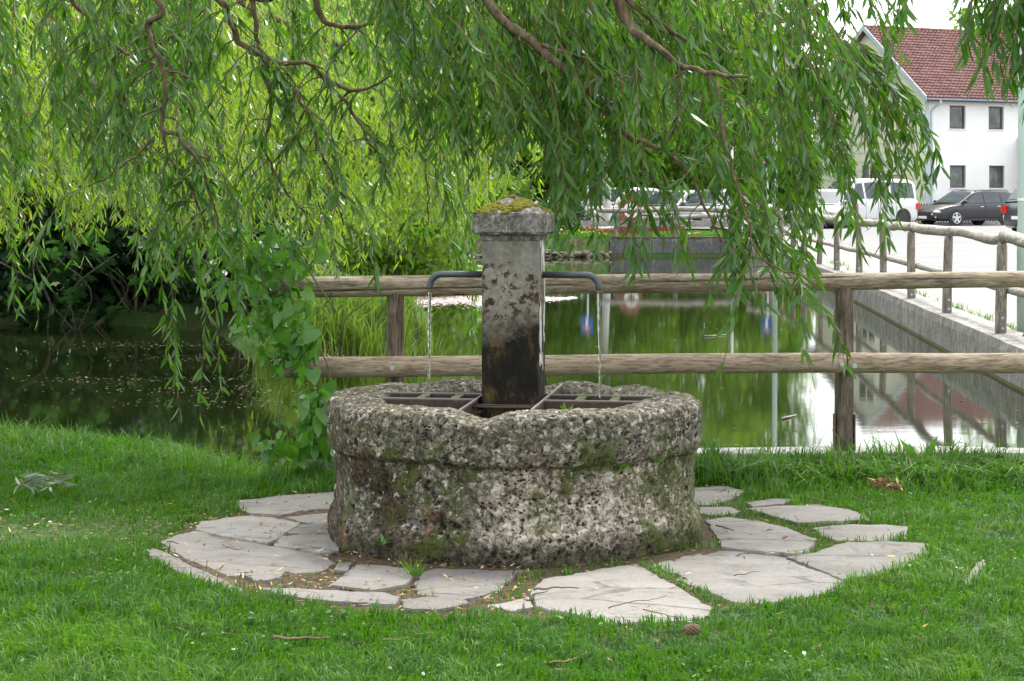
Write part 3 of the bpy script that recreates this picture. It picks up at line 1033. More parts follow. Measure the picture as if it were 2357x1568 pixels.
def mk_slate():
    b = NB("grey_flagstone")
    r = b.orand()
    off = b.n("ShaderNodeCombineXYZ")
    b.put(off.inputs[0], b.math('MULTIPLY', r, 17.0))
    v = b.n("ShaderNodeVectorMath", operation='ADD')
    b.put(v.inputs[0], b.co())
    b.put(v.inputs[1], off.outputs[0])
    v = v.outputs[0]
    ly = b.noise(2.6, 7, 0.62, b.map((1, 1.8, 1), (0, 0, 0.3), v=v), 0.5)
    fine = b.noise(70, 5, 0.7, v)
    blot = b.noise(7, 5, 0.65, v)
    c = b.ramp(ly, [(0.3, (0.105, 0.098, 0.09)), (0.5, (0.155, 0.147, 0.137)), (0.7, (0.20, 0.19, 0.178))])
    c = b.mix(0.3, c, b.ramp(fine, [(0.3, (0.05, 0.047, 0.044)), (0.7, (0.24, 0.232, 0.22))]))
    c = b.mix(b.ramp(blot, [(0.55, 0.0), (0.70, 0.8)]), c, (0.075, 0.072, 0.055))
    c = b.mix(b.ramp(b.noise(3.1, 4, 0.6, v), [(0.5, 0.0), (0.66, 0.55)]), c, (0.185, 0.165, 0.13))
    step = b.ramp(ly, [(0.36, 0.0), (0.37, 0.5), (0.50, 0.5), (0.508, 0.85), (0.64, 0.85), (0.65, 1.0)])
    h = b.math('ADD', b.math('MULTIPLY', step, 2.2), b.math('MULTIPLY', fine, 0.35))
    c = b.mix(b.math('MULTIPLY', r, 0.25), c, (0.22, 0.20, 0.175))
    crk = b.voro(1.5, b.map((0.8, 2.2, 1), (0, 0, 0.35), v=v), 'DISTANCE_TO_EDGE')
    crm = b.math('MULTIPLY', b.ramp(b.math('ADD', crk, b.math('MULTIPLY', b.math('SUBTRACT', blot, 0.5), 0.10)), [(0.004, 1.0), (0.022, 0.0)]), b.ramp(b.noise(1.9, 3, 0.5, v), [(0.50, 0.0), (0.56, 1.0)]))
    c = b.mix(b.math('MULTIPLY', crm, 0.6), c, (0.045, 0.042, 0.036))
    tone = b.math('ADD', 0.82, b.math('MULTIPLY', b.math('FRACT', b.math('MULTIPLY', r, 7.31)), 0.42))
    c = b.mix(1.0, c, tone, 'MULTIPLY')
    lines = b.noise(9, 4, 0.6, b.map((0.5, 4.5, 1), v=v), 0.4)
    c = b.mix(b.ramp(lines, [(0.60, 0.0), (0.68, 0.55)]), c, (0.09, 0.085, 0.08))
    h = b.math('SUBTRACT', h, b.math('MULTIPLY', crm, 2.0))
    return b.done(b.bsdf(c, 0.82, b.bump(h, 0.55, 0.010), 0.3))
M_SLATE = mk_slate()
STONE_POLYS = []
pav = thing("stone_paving", "ring of irregular grey flagstones laid around the fountain", None, (0, 8.4, 0), kind="structure")
for si, pg in enumerate(STONES):
    zt = 0.008 + 0.010 * ((si * 7) % 5) / 5
    w = [G(x, y, zt) for x, y in pg]
    cx0, cy0 = np.mean([p[0] for p in w]), np.mean([p[1] for p in w])
    w = [(cx0 + (p[0] - cx0) * 1.03, cy0 + (p[1] - cy0) * 1.04, p[2]) for p in w]
    # ragged outline: split every edge and jitter
    out = []
    for i in range(len(w)):
        a, c_ = Vector(w[i]), Vector(w[(i + 1) % len(w)])
        L = (c_ - a).length
        k = max(1, int(L / 0.03))
        for j in range(k):
            p = a.lerp(c_, j / k)
            out.append((p.x + 0.012 * noise.noise(p * 17) + 0.008 * noise.noise(p * 60), p.y + 0.020 * noise.noise(p * 15 + Vector((5, 5, 5))) + 0.012 * noise.noise(p * 55)))
    STONE_POLYS.append(out)
    mb = MB()
    n = len(out)
    rings = [(1.0, -0.03), (1.0, zt - 0.010), (0.988, zt - 0.001), (0.93, zt), (0.80, zt + 0.001), (0.62, zt + 0.002), (0.3, zt + 0.001)]
    vs = []
    tx, ty = rng.uniform(-.012, .012, 2)
    for k, z in rings:
        for (x, y) in out:
            xx, yy = (x - cx0) * k, (y - cy0) * k
            p = Vector((x, y, 0))
            e = ((0.005 * noise.noise(Vector((xx + si, yy, 0)) * 6) + 0.004 * abs(noise.noise(Vector((xx * 0.7 + si, yy * 2.2, 3)) * 9))) if z > 0 else 0)
            vs.append((xx, yy, z + e + xx * tx + yy * ty))
    vs.append((0, 0, zt + 0.001))
    fs = []
    for r_ in range(len(rings) - 1):
        for i in range(n):
            j = (i + 1) % n
            fs.append((r_ * n + i, r_ * n + j, (r_ + 1) * n + j, (r_ + 1) * n + i))
    l = (len(rings) - 1) * n
    fs += [(l + i, l + (i + 1) % n, len(vs) - 1) for i in range(n)]
    # outlines were traced clockwise from above or not: make normals point up
    ar = sum(out[i][0] * out[(i + 1) % n][1] - out[(i + 1) % n][0] * out[i][1] for i in range(n))
    if ar < 0:
        fs = [f[::-1] for f in fs]
    mb.add(vs, fs)
    mb.build("flagstone", M_SLATE, pav).location = (cx0, cy0 - 8.4, 0)

# ------------------------------------------------------------------ log fences
def log(name, p0, p1, r0, r1, mat, parent, bend=0.0, rough=0.04, cracks=(), na=40, step=0.03, taper_end=True, sag=0.0, seed=0.0):
    p0, p1 = Vector(p0), Vector(p1)
    ax = (p1 - p0)
    L = ax.length
    t = ax.normalized()
    up = Vector((0, 0, 1)) if abs(t.z) < 0.8 else Vector((0, -1, 0))
    a = t.cross(up).normalized()
    b = a.cross(t).normalized()
    ns = max(6, int(L / step))
    V, C = [], []
    for i in range(ns + 1):
        s = i / ns
        c = p0.lerp(p1, s) + b * (bend * noise.noise(Vector((s * L * 0.7, seed, 1))) - sag * 4 * s * (1 - s)) + a * bend * noise.noise(Vector((s * L * 0.7, seed, 5)))
        r = r0 + (r1 - r0) * s
        e = min(s, 1 - s) * L
        rr = r * (1 - (0.13 * math.exp(-e / 0.006) if taper_end else 0))
        for k in range(na):
            an = 2 * math.pi * k / na
            dv = a * math.cos(an) + b * math.sin(an)
            f = 1 + rough * noise.noise(Vector((s * L * 1.6, math.cos(an) * 1.3 + seed, math.sin(an) * 1.3))) + rough * 0.35 * noise.noise(Vector((s * L * 3, math.cos(an) * 6 + seed, math.sin(an) * 6)))
            ck = 0.0
            for (s0, s1, an0, an1, w, dp) in cracks:
                if s0 < s < s1:
                    u = (s - s0) / (s1 - s0)
                    cen = an0 + (an1 - an0) * u + 0.05 * noise.noise(Vector((s * L * 5, seed, 3)))
                    da = (an - cen + math.pi) % (2 * math.pi) - math.pi
                    g = math.exp(-(da / w) ** 2) * min(1, 5 * min(u, 1 - u) + 0.15)
                    f -= dp * g
                    ck = max(ck, g)
            V.append(c + dv * rr * f)
            C.append(ck)
    idx = np.arange((ns + 1) * na).reshape(ns + 1, na)
    nx_ = np.roll(idx, -1, axis=1)
    qd = np.stack([idx[:-1], nx_[:-1], nx_[1:], idx[1:]], -1).reshape(-1, 4)
    loops = list(qd.ravel()) + list(idx[0][::-1]) + list(idx[-1])
    st = list(np.arange(len(qd)) * 4) + [len(qd) * 4, len(qd) * 4 + na]
    me = np_mesh(name, [tuple(v) for v in V], loops, st, smooth=True, attrs={"crack": C})
    for i in (-1, -2):
        me.polygons[i].use_smooth = False
    return ob(name, me, mat, parent)

def bolt(p, nrm, parent, r=0.013):
    n_ = Vector(nrm).normalized()
    p = Vector(p)
    mb = MB().tube([p, p + n_ * 0.004], r, 12)
    mb.tube([p + n_ * 0.004, p + n_ * 0.010], r * 0.55, 6)
    return mb.build("bolt", M_STEEL, parent)

ff = thing("log_fence", "two-rail log fence with bolted round rails behind the fountain at the pond edge", "fence", (0, 10.7, 0))
ff_inv = Matrix.Translation((0, -10.7, 0))
def in_ff(o):
    o.location = (0, -10.7, 0)
    return o
DT, DL = 10.75, 10.635
tl, tm, tr = P(632, 662, DT), P(1640, 650, DT), P(2357, 642.5, DT)
tr2 = (3.95, DT, tr[2] + 0.012)
in_ff(log("top_rail", tl, tr2, 0.058, 0.040, M_RAIL, ff, 0.018, 0.06,
    ((-0.02, 0.27, -0.42, -0.16, 0.075, 0.14), (0.20, 0.33, -0.1, 0.05, 0.05, 0.08), (0.36, 0.62, 0.12, 0.62, 0.07, 0.13), (0.60, 0.85, 0.3, 0.1, 0.045, 0.07)), na=56, seed=2.0))
ll, lm_, lr = P(641, 846, DL), P(1946, 835, DL), P(2357, 834, DL)
in_ff(log("low_rail", ll, lm_, 0.0555, 0.0535, M_RAIL_LOW, ff, 0.006, 0.015, na=40, seed=5.0))
in_ff(log("low_rail", (lm_[0] + 0.006, lm_[1], lm_[2]), (3.95, DL, lr[2]), 0.0545, 0.054, M_RAIL_LOW, ff, 0.006, 0.015, na=40, seed=9.0))
for px, top, rr in ((911, 668, 0.049), (1943, 657, 0.0505)):
    x = (px - CX) * DT / F
    in_ff(log("post", (x, DT, -0.15), (x, DT, P(px, top, DT)[2] + 0.012), rr * 1.03, rr * 0.97, M_POST, ff, 0.01, 0.05,
        ((0.02, 0.98, -0.35, -0.1, 0.09, 0.13), (0.3, 0.9, 0.5, 0.7, 0.06, 0.08)), na=36, seed=px * 0.01))
    # steel shoes at the foot of the post
    for s in (-1, 1):
        mb = MB().box(x + s * (rr + 0.004) - 0.003, x + s * (rr + 0.004) + 0.003, DT - 0.03, DT + 0.03, 0.09, 0.30)
        in_ff(mb.build("post_bracket", plain("rusty_bracket", (0.13, 0.075, 0.06), 0.7, 0.3, 30), ff))
in_ff(bolt((P(904, 845, DL)[0], DL - 0.0535, P(904, 845, DL)[2]), (0, -1, 0), ff))
in_ff(bolt((P(1934, 837, DL)[0], DL - 0.0525, P(1934, 837, DL)[2]), (0, -1, 0), ff, 0.011))
in_ff(bolt((P(1963, 840, DL)[0], DL - 0.053, P(1963, 840, DL)[2]), (0, -1, 0), ff, 0.014))

# fence along the road
rf = thing("log_fence", "long grey log fence on the concrete wall along the road", "fence", (5, 30, 0))
def in_rf(o):
    o.location = (-5, -30, 0)
    return o
tops = []
M_PLATE = plain("zinc_plate", (0.16, 0.155, 0.15), 0.6, 0.2, 30, 0.4)
for i, (x, y) in enumerate(ROAD_POSTS):
    zb = wall_top(y)
    h = 0.86
    dx = 0.03 * noise.noise(Vector((i * 1.7, 0.3, 0)))
    in_rf(log("post", (x - dx, y, zb - 0.02), (x + dx, y, zb + h), 0.054, 0.048, M_POSTR, rf, 0.03, 0.07, ((0.05, 0.9, -0.4, -0.2, 0.09, 0.08),), na=20 if i > 5 else 28, step=0.05, seed=i * 3.1))
    mb = MB().box(x - dx - 0.028, x - dx + 0.028, y - 0.062, y - 0.054, zb - 0.01, zb + 0.21)
    in_rf(mb.build("post_bracket", M_PLATE, rf))
    if i < 8:
        for zz in (0.05, 0.15):
            in_rf(bolt((x - dx, y - 0.062, zb + zz), (0, -1, 0), rf, 0.014))
    tops.append(Vector((x + dx, y, zb + h)))
for i in range(len(tops) - 1):
    a, c_ = tops[i], tops[i + 1]
    e = (c_ - a).normalized() * 0.10
    z_off = Vector((0, 0, 0.048))
    in_rf(log("top_rail", a - (e if i % 2 else e * 0.2) + z_off, c_ + (e if i % 2 == 0 else e * 0.3) + z_off, 0.060 - 0.004 * (i % 3), 0.054 + 0.004 * ((i + 1) % 3), M_RAILY, rf, 0.045, 0.12, na=22, step=0.06, sag=0.015, seed=i * 2.3 + 1))
    lo = Vector((0.085, 0, -0.45))
    in_rf(log("low_rail", a + lo, c_ + lo, 0.042, 0.042, M_RAILY, rf, 0.02, 0.06, na=12, step=0.15, seed=i + 40))

# fence on the far wall
fr = thing("log_fence", "grey rail fence standing on the far dark wall", "fence", (4, 52.5, 0))
def in_fr(o):
    o.location = (-4, -52.5, 0)
    return o
for px in (1284, 1418, 1554, 1697):
    x = P(px, 0, 52.6)[0]
    in_fr(log("post", (x, 52.6, 0.1), (x, 52.6, 1.0), 0.06, 0.055, M_POSTR, fr, 0.02, 0.05, na=14, step=0.1, seed=px))
in_fr(log("top_rail", P(1372, 484, 52.5), P(1700, 482.5, 52.5), 0.066, 0.062, M_RAILX, fr, 0.03, 0.05, na=16, step=0.2, seed=4))
a, c_ = P(1262, 524, 52.5), P(1700, 508, 52.5)
in_fr(MB().box(a[0], c_[0], 52.515, 52.55, P(0, 522, 52.5)[2], P(0, 508, 52.5)[2]).build("low_rail", M_RAILX, fr))
f2 = thing("log_fence", "second slanting log rail fence behind the far wall by the parked cars", "fence", (5, 57, 0))
for px in (1490, 1565, 1641, 1722):
    x = P(px, 0, 57)[0]
    log("post", (x - 5, 0, 0.0), (x - 5, 0, 0.80), 0.055, 0.05, M_POSTR, f2, 0.02, 0.05, na=12, step=0.15, seed=px)
a, c_ = Vector(P(1450, 506, 57)), Vector(P(1785, 489, 57))
log("top_rail", a - Vector((5, 57, 0)), c_ - Vector((5, 57, 0)), 0.065, 0.06, M_RAILX, f2, 0.03, 0.05, na=14, step=0.2, seed=14)
f3 = thing("rail_fence", "low brown rail fence on the grassy bank behind the willow strands", "fence", (-2, 55, 0))
M_BROWNW = mk_wood("brown_rail_wood", (0.22, 0.13, 0.085), (0.14, 0.08, 0.05), (0.06, 0.035, 0.022), 'X', 0.3)
for x in (-3.0, -1.4, 0.2, 1.8):
    MB().box(x - 0.05, x + 0.05, -0.05, 0.05, 0.1, 0.72).build("post", M_BROWNW, f3)
for zz in (0.36, 0.66):
    MB().box(-3.4, 3.4, -0.085, -0.055, zz, zz + 0.10).build("rail", M_BROWNW, f3)

# ------------------------------------------------------------------ poles and signs
M_LAMP = plain("pale_green_paint", (0.33, 0.43, 0.37), 0.55, 0.06, 4)
M_ZINC = plain("zinc_pole", (0.42, 0.44, 0.45), 0.5, 0.1, 10, 0.4)
M_WHITE = plain("white_paint", (0.80, 0.80, 0.79), 0.6, 0.04, 6)
M_BLUE = plain("sign_blue", (0.012, 0.10, 0.42), 0.4, 0.04, 6)
M_RED = plain("sign_red", (0.52, 0.022, 0.02), 0.45, 0.06, 6)
M_BLACK = plain("black_rubber", (0.014, 0.014, 0.015), 0.75, 0.2, 20)
lp = thing("lamp_post", "thick pale green lamp post cut off by the picture's edge beside the road", "lamp post", (5.055, 19.6, 0.05))
MB().tube([(0, 0, 0), (0, 0, 1.1), (0, 0, 1.12), (0, 0, 7.0)], [0.085, 0.083, 0.076, 0.055], 20).build("pole", M_LAMP, lp, smooth=True)
MB().tube([(0, 0, 1.36), (0, 0, 1.385)], 0.079, 20).build("cable_strap", M_WHITE, lp)
MB().tube([(0, 0, 6.95), (-0.3, 0, 7.25), (-1.1, 0, 7.35)], 0.035, 10).build("arm", M_LAMP, lp, smooth=True)
MB().sphere((-1.35, 0, 7.33), (0.32, 0.14, 0.08), 12, 7).build("lamp_head", M_ZINC, lp, smooth=True)
lp2 = thing("lamp_post", "slim whitish lamp post far beside the blue road sign", "lamp post", ((1783 - CX) * 62 / F, 62, 0.06))
MB().tube([(0, 0, 0), (0, 0, 7.5)], [0.10, 0.06], 14).build("pole", M_LAMP, lp2, smooth=True)
MB().tube([(0, 0, 7.45), (-0.3, 0, 7.75), (-1.1, 0, 7.8)], 0.035, 8).build("arm", M_LAMP, lp2, smooth=True)
MB().sphere((-1.35, 0, 7.78), (0.32, 0.14, 0.08), 10, 6).build("lamp_head", M_ZINC, lp2, smooth=True)
pp = thing("thin_post", "thin zinc post at the corner of the far wall", "post", ((1685 - CX) * 54 / F, 54, 0.2))
MB().tube([(0, 0, 0), (0, 0, 2.55)], 0.036, 10).build("pole", M_ZINC, pp, smooth=True)
MB().tube([(0, 0, 2.55), (0, 0, 2.57)], 0.042, 10).build("pole_cap", M_BLACK, pp)

def dead_end_sign(px, d, ztop, label, rot):
    t = thing("road_sign", label, "road sign", ((px - CX) * d / F, d, 0.06), rot, "blue dead end road signs")
    MB().tube([(0, 0.02, 0), (0, 0.02, ztop + 0.02)], 0.03, 10).build("pole", M_ZINC, t, smooth=True)
    z0, z1, h = ztop - 0.47, ztop, 0.235
    p = MB().box(-h, h, -0.028, -0.018, z0, z1).build("sign_plate", M_BLUE, t)
    MB().box(-0.05, 0.05, -0.031, -0.0285, z0 + 0.03, z1 - 0.17).build("sign_bar", M_WHITE, p)
    MB().box(-0.16, 0.16, -0.031, -0.0285, z1 - 0.168, z1 - 0.14).build("sign_bar", M_WHITE, p)
    MB().box(-0.16, 0.16, -0.0315, -0.0285, z1 - 0.138, z1 - 0.07).build("sign_bar", M_RED, p)
    MB().tube([(0, 0.02, z0 + 0.1), (0, 0.02, z0 + 0.13)], 0.036, 10).build("clamp", M_STEEL, t)
dead_end_sign(1352, 60, 2.30, "blue dead end sign on a pole behind the wooden board sign", math.radians(-40))
dead_end_sign(1766, 63, 2.52, "blue dead end sign on a pole beside the slim lamp post", math.radians(-50))

# wooden board with white disc
M_BOARD = mk_wood("red_brown_board", (0.33, 0.15, 0.09), (0.25, 0.105, 0.062), (0.13, 0.05, 0.03), 'Z', 0.2)
wsd = 53.7
bs = thing("board_sign", "red-brown wooden board with gabled top and white disc behind the far fence", "sign", ((1451 - CX) * wsd / F, wsd, 0.1))
def bp(px, py): return ((px - 1451) * wsd / F, CH - (py - HY) * wsd / F - 0.1)
poly = [bp(1424, 548), (bp(1478, 548)), bp(1478, 470), bp(1468, 455), bp(1451, 446), bp(1434, 455), bp(1424, 470)]
mb = MB()
n = len(poly)
mb.add([(x, -0.02, z) for x, z in poly] + [(x, 0.02, z) for x, z in poly], [tuple(range(n)), tuple(range(2 * n - 1, n - 1, -1))] + [(i, n + i, n + (i + 1) % n, (i + 1) % n) for i in range(n)])
mb.build("board", M_BOARD, bs)
cxd, czd = bp(1453, 484)
dk = MB()
rd = 0.205
c = [(cxd + rd * math.cos(a), -0.026, czd + rd * math.sin(a)) for a in np.linspace(0, 2 * math.pi, 33)[:-1]]
dk.add(c + [(x, -0.021, z) for x, _, z in c], [tuple(range(32))] + [(i, (i + 1) % 32, 32 + (i + 1) % 32, 32 + i) for i in range(32)])
dsk = dk.build("white_disc", M_WHITE, bs)
em = MB()
for (x0, x1, z0, z1) in ((-0.03, 0.03, -0.15, 0.15), (-0.085, -0.05, -0.12, 0.06), (0.05, 0.085, -0.12, 0.06), (-0.085, 0.085, -0.04, -0.01)):
    em.box(cxd + x0, cxd + x1, -0.0295, -0.0265, czd + z0, czd + z1)
em.build("emblem", M_BOARD, dsk)

# red barrier boards and striped poles lying on the far grass
bd = 54.6
br = thing("construction_barrier", "low red panelled barrier lying on the far grass before the parked cars", "barrier", ((1480 - CX) * bd / F, bd, 0.2))
def bq(px, py): return ((px - 1480) * bd / F, 0, CH - (py - HY) * bd / F - 0.2)
M_BARR = plain("barrier_red", (0.33, 0.028, 0.028), 0.6, 0.15, 5)
xs = [1365, 1384, 1402, 1419, 1438, 1460, 1478, 1497, 1517, 1537, 1558, 1574]
for i in range(len(xs) - 1):
    p, q_ = bq(xs[i] + 1.5, 541 - (xs[i] - 1365) * 0.055), bq(xs[i + 1] - 1.5, 529)
    MB().box(p[0], q_[0], -0.015, 0.015, p[2], p[2] + 0.125).build("red_panel", M_BARR, br)
for x in xs:
    p = bq(x, 546 - (x - 1365) * 0.055)
    MB().box(p[0] - 0.012, p[0] + 0.012, -0.02, 0.02, p[2] - 0.05, p[2] + 0.22).build("stake", M_POSTR, br)
def striped(px0, py0, px1, py1, d, label):
    t = thing("striped_pole", label, "pole", P(px0, py0, d), 0, "red and white barrier poles")
    a, c_ = Vector((0, 0, 0)), Vector(P(px1, py1, d)) - Vector(P(px0, py0, d))
    L = c_.length
    k = max(2, int(L / 0.4))
    for i in range(k):
        MB().tube([a.lerp(c_, i / k), a.lerp(c_, (i + 1) / k)], 0.033, 10).build("pole_section", M_WHITE if i % 3 else M_RED, t, smooth=True)
striped(1350, 528, 1415, 524, 54.2, "striped pole resting above the left end of the red barrier")
striped(1348, 552, 1382, 551, 53.9, "short striped pole lying below the left end of the red barrier")
striped(1610, 538, 1568, 540, 53.9, "striped pole lying in the grass by the right end of the red barrier")

# ------------------------------------------------------------------ cars
def mk_paint(name, col, rough=0.28, metal=0.0):
    b = NB(name)
    f = b.noise(3, 3)
    c = b.ramp(f, [(0.3, tuple(q * 0.93 for q in col)), (0.7, col)])
    return b.done(b.bsdf(c, rough, None, 0.5, metal, **{"Coat Weight": 0.2, "Coat Roughness": 0.05}))
M_GLASS = NB("car_glass")
M_GLASS = M_GLASS.done(M_GLASS.bsdf(M_GLASS.ramp(M_GLASS.noise(2.5, 3), [(0.3, (0.02, 0.028, 0.035)), (0.7, (0.05, 0.065, 0.075))]), 0.05, None, 0.6))
M_ALLOY = plain("alloy_rim", (0.55, 0.56, 0.58), 0.35, 0.1, 10, 0.6)
M_DARKRIM = plain("dark_rim", (0.04, 0.042, 0.045), 0.4, 0.1, 10, 0.5)
M_TRIM = plain("black_trim", (0.02, 0.02, 0.022), 0.55, 0.1, 10)
M_HEAD = plain("headlamp_glass", (0.62, 0.66, 0.68), 0.12, 0.15, 12, 0.3)
M_TAIL = plain("tail_lamp_red", (0.50, 0.02, 0.015), 0.2, 0.1, 12)
M_CHROME = plain("chrome", (0.7, 0.71, 0.72), 0.2, 0.05, 10, 0.9)

def car(name, label, cat, loc, heading, L, W, belt, roof, paint, windows, wheels=(0.32, 0.205), wb=(-1.38, 1.37), rim=M_ALLOY, rails=False, group=None):
    """belt, roof: side profiles (x forward, z); windows: (x0low, x1low, x0top, x1top) fractions of the glass band"""
    t = thing(name, label, cat, loc, heading, group)
    bx_, bz = zip(*belt)
    rx, rz = zip(*roof)
    zb = lambda x: float(np.interp(x, bx_, bz))
    zr_ = lambda x: float(np.interp(x, rx, rz))
    def hw(x):
        u = abs(x) / (L / 2)
        return W / 2 * (1 - 0.16 * max(0, u - 0.55) ** 2 / 0.2 - (0.10 if u > 0.985 else 0))
    xs = np.linspace(-L / 2, L / 2, 49)
    mb = MB()
    sec = []
    for x in xs:
        w, z = hw(x), zb(x)
        e = max(0, (abs(x) - L * 0.44) / (L * 0.06))
        z0 = 0.20 + 0.10 * e
        m1, m2 = z0 + (z - z0) * 0.25, z0 + (z - z0) * 0.68
        half = [(0.0, z0), (w * 0.9, z0), (w * 0.985, z0 + 0.04), (w, m1), (w * 1.0, m2), (w * 0.985, z - 0.03), (w * 0.94, z), (0, z + 0.025)]
        sec.append([(x, -y, zz) for y, zz in half] + [(x, y, zz) for y, zz in half[-2:0:-1]])
    k = len(sec[0])
    vs = [p for s_ in sec for p in s_]
    fs = [(i * k + j, (i + 1) * k + j, (i + 1) * k + (j + 1) % k, i * k + (j + 1) % k) for i in range(len(xs) - 1) for j in range(k)]
    fs += [tuple(range(k - 1, -1, -1))[::-1], tuple((len(xs) - 1) * k + j for j in range(k))]
    mb.add(vs, fs).build("body", paint, t, smooth=True)
    # cabin
    x0, x1 = rx[0], rx[-1]
    xs = np.linspace(x0, x1, 41)
    def side(x, f):
        z_, zt = zb(x) - 0.01, max(zr_(x), zb(x))
        wl, wt = hw(x) * 0.935, hw(x) * 0.935 - 0.30 * (zt - z_) * 0.62
        return (wl + (wt - wl) * f, z_ + (zt - z_) * f)
    sec = []
    for x in xs:
        (wl, z_), (wt, zt) = side(x, 0), side(x, 1)
        half = [(wl, z_), (wt + 0.01, zt - 0.03 if zt - z_ > 0.05 else zt), (wt - 0.05, zt + 0.012), (0, zt + 0.04)]
        sec.append([(x, -y, zz) for y, zz in half] + [(x, y, zz) for y, zz in half[-2::-1]])
    k = len(sec[0])
    vs = [p for s_ in sec for p in s_]
    fs = [(i * k + j, (i + 1) * k + j, (i + 1) * k + j + 1, i * k + j + 1) for i in range(len(xs) - 1) for j in range(k - 1)]
    MB().add(vs, fs).build("cabin", paint, t, smooth=True)
    for sgn in (-1, 1):
        for (a0, a1, t0, t1) in windows:
            nx_, nz_ = 8, 4
            vs = []
            for j in range(nz_ + 1):
                f = j / nz_
                for i in range(nx_ + 1):
                    u = i / nx_
                    x = (a0 + (a1 - a0) * u) * (1 - f) + (t0 + (t1 - t0) * u) * f
                    y, z = side(x, 0.10 + 0.76 * f)
                    vs.append((x, sgn * (y + 0.008), z))
            fs = [(j * (nx_ + 1) + i, j * (nx_ + 1) + i + 1, (j + 1) * (nx_ + 1) + i + 1, (j + 1) * (nx_ + 1) + i) for j in range(nz_) for i in range(nx_)]
            if sgn > 0:
                fs = [f[::-1] for f in fs]
            MB().add(vs, fs).build("side_window", M_GLASS, t, smooth=True)
    # windscreen and rear window lie on the slopes of the cabin
    def screen(xa, xb, nm):
        vs = []
        for i in range(7):
            x = xa + (xb - xa) * i / 6
            w, z = side(x, 1)
            for u in (-1, -0.5, 0, 0.5, 1):
                vs.append((x, u * (w - 0.07), z + 0.024 + 0.028 * (1 - u * u)))
        fs = [(i * 5 + j, i * 5 + j + 1, (i + 1) * 5 + j + 1, (i + 1) * 5 + j) for i in range(6) for j in range(4)]
        MB().add(vs, fs).build(nm, M_GLASS, t, smooth=True)
    screen(rx[-1] - 0.06, rx[-2] + 0.04, "windscreen")
    screen(rx[0] + 0.05, rx[1] - 0.03, "rear_window")
    R, tw = wheels
    for xw in wb:
        for sgn in (-1, 1):
            yo = sgn * (hw(xw) + 0.004)
            an = np.linspace(0, 2 * math.pi, 29)[:-1]
            ar = MB()
            vs = [(xw + (R + 0.055) * math.cos(a), yo + sgn * 0.003, R + (R + 0.055) * math.sin(a)) for a in an]
            ar.add(vs + [(v[0], yo - sgn * 0.06, v[2]) for v in vs], [tuple(range(28)) if sgn < 0 else tuple(range(27, -1, -1))] + [(i, (i + 1) % 28, 28 + (i + 1) % 28, 28 + i) for i in range(28)])
            ar.build("wheel_arch", M_TRIM, t)
            wh = MB().tube([(xw, yo - sgn * 0.15, R), (xw, yo - sgn * 0.0, R), (xw, yo + sgn * 0.020, R)], [R, R, R * 0.95], 28).build("wheel", M_BLACK, t)
            rm = MB().tube([(xw, yo + sgn * 0.018, R), (xw, yo + sgn * 0.024, R)], R * 0.66, 24)
            rm.build("rim", M_TRIM, wh)
            sp = MB()
            for q in range(5):
                a = q * 2 * math.pi / 5 + 0.3
                e = Vector((math.cos(a), 0, math.sin(a)))
                n_ = Vector((-math.sin(a), 0, math.cos(a)))
                cc = Vector((xw, yo + sgn * 0.029, R))
                v4 = [cc + n_ * 0.05, cc - n_ * 0.05, cc + e * R * 0.66 - n_ * 0.035, cc + e * R * 0.66 + n_ * 0.035]
                sp.add(v4 + [v - Vector((0, sgn * 0.008, 0)) for v in v4], [(0, 1, 2, 3), (7, 6, 5, 4), (0, 3, 7, 4), (1, 5, 6, 2)])
            sp.tube([(xw, yo + sgn * 0.02, R), (xw, yo + sgn * 0.032, R)], R * 0.16, 12)
            rg = [Vector((xw + R * 0.68 * math.cos(a), yo + sgn * 0.024, R + R * 0.68 * math.sin(a))) for a in np.linspace(0, 2 * math.pi, 25)]
            sp.tube(rg, 0.014, 5, caps=False)
            sp.build("spokes", rim, wh)
    for sgn in (-1, 1):
        xf = L / 2
        MB().sphere((xf - 0.20, sgn * W * 0.375, zb(xf - 0.25) - 0.10), (0.19, 0.16, 0.075), 12, 7).build("headlight", M_HEAD, t, smooth=True)
        MB().sphere((xf - 0.13, sgn * W * 0.38, 0.36), (0.10, 0.10, 0.06), 10, 6).build("fog_lamp", M_HEAD, t, smooth=True)
        MB().box(-xf - 0.004, -xf + 0.20, min(sgn * W * .46, sgn * W * .30), max(sgn * W * .46, sgn * W * .30), 0.70, 0.95).build("tail_light", M_TAIL, t)
        xm = rx[-1] - 0.28
        mr = MB().sphere((xm, sgn * (hw(xm) * 0.94 + 0.10), zb(xm) + 0.10), (0.07, 0.11, 0.075), 10, 7)
        mr.tube([(xm, sgn * hw(xm) * 0.9, zb(xm) + 0.03), (xm, sgn * (hw(xm) * 0.94 + 0.05), zb(xm) + 0.08)], 0.025, 6)
        mr.build("wing_mirror", paint if rim is M_ALLOY and rails is False else M_TRIM, t, smooth=True)
        for (a0, a1, *_r) in windows[:2]:
            xh = a0 + 0.16
            MB().box(xh - 0.09, xh + 0.09, sgn * hw(xh) - 0.012, sgn * hw(xh) + 0.022, zb(xh) - 0.13, zb(xh) - 0.10).build("door_handle", M_CHROME, t)
        MB().box(wb[0] + R + 0.08, wb[1] - R - 0.08, min(sgn * W * .49, sgn * W * .506), max(sgn * W * .49, sgn * W * .506), 0.22, 0.30).build("sill", M_TRIM, t)
        for (a0, *_r) in windows[:2]:
            MB().box(a0 - 0.035, a0 - 0.029, min(sgn * W * .49, sgn * W * .5025), max(sgn * W * .49, sgn * W * .5025), 0.30, zb(a0) - 0.03).build("door_seam", M_TRIM, t)
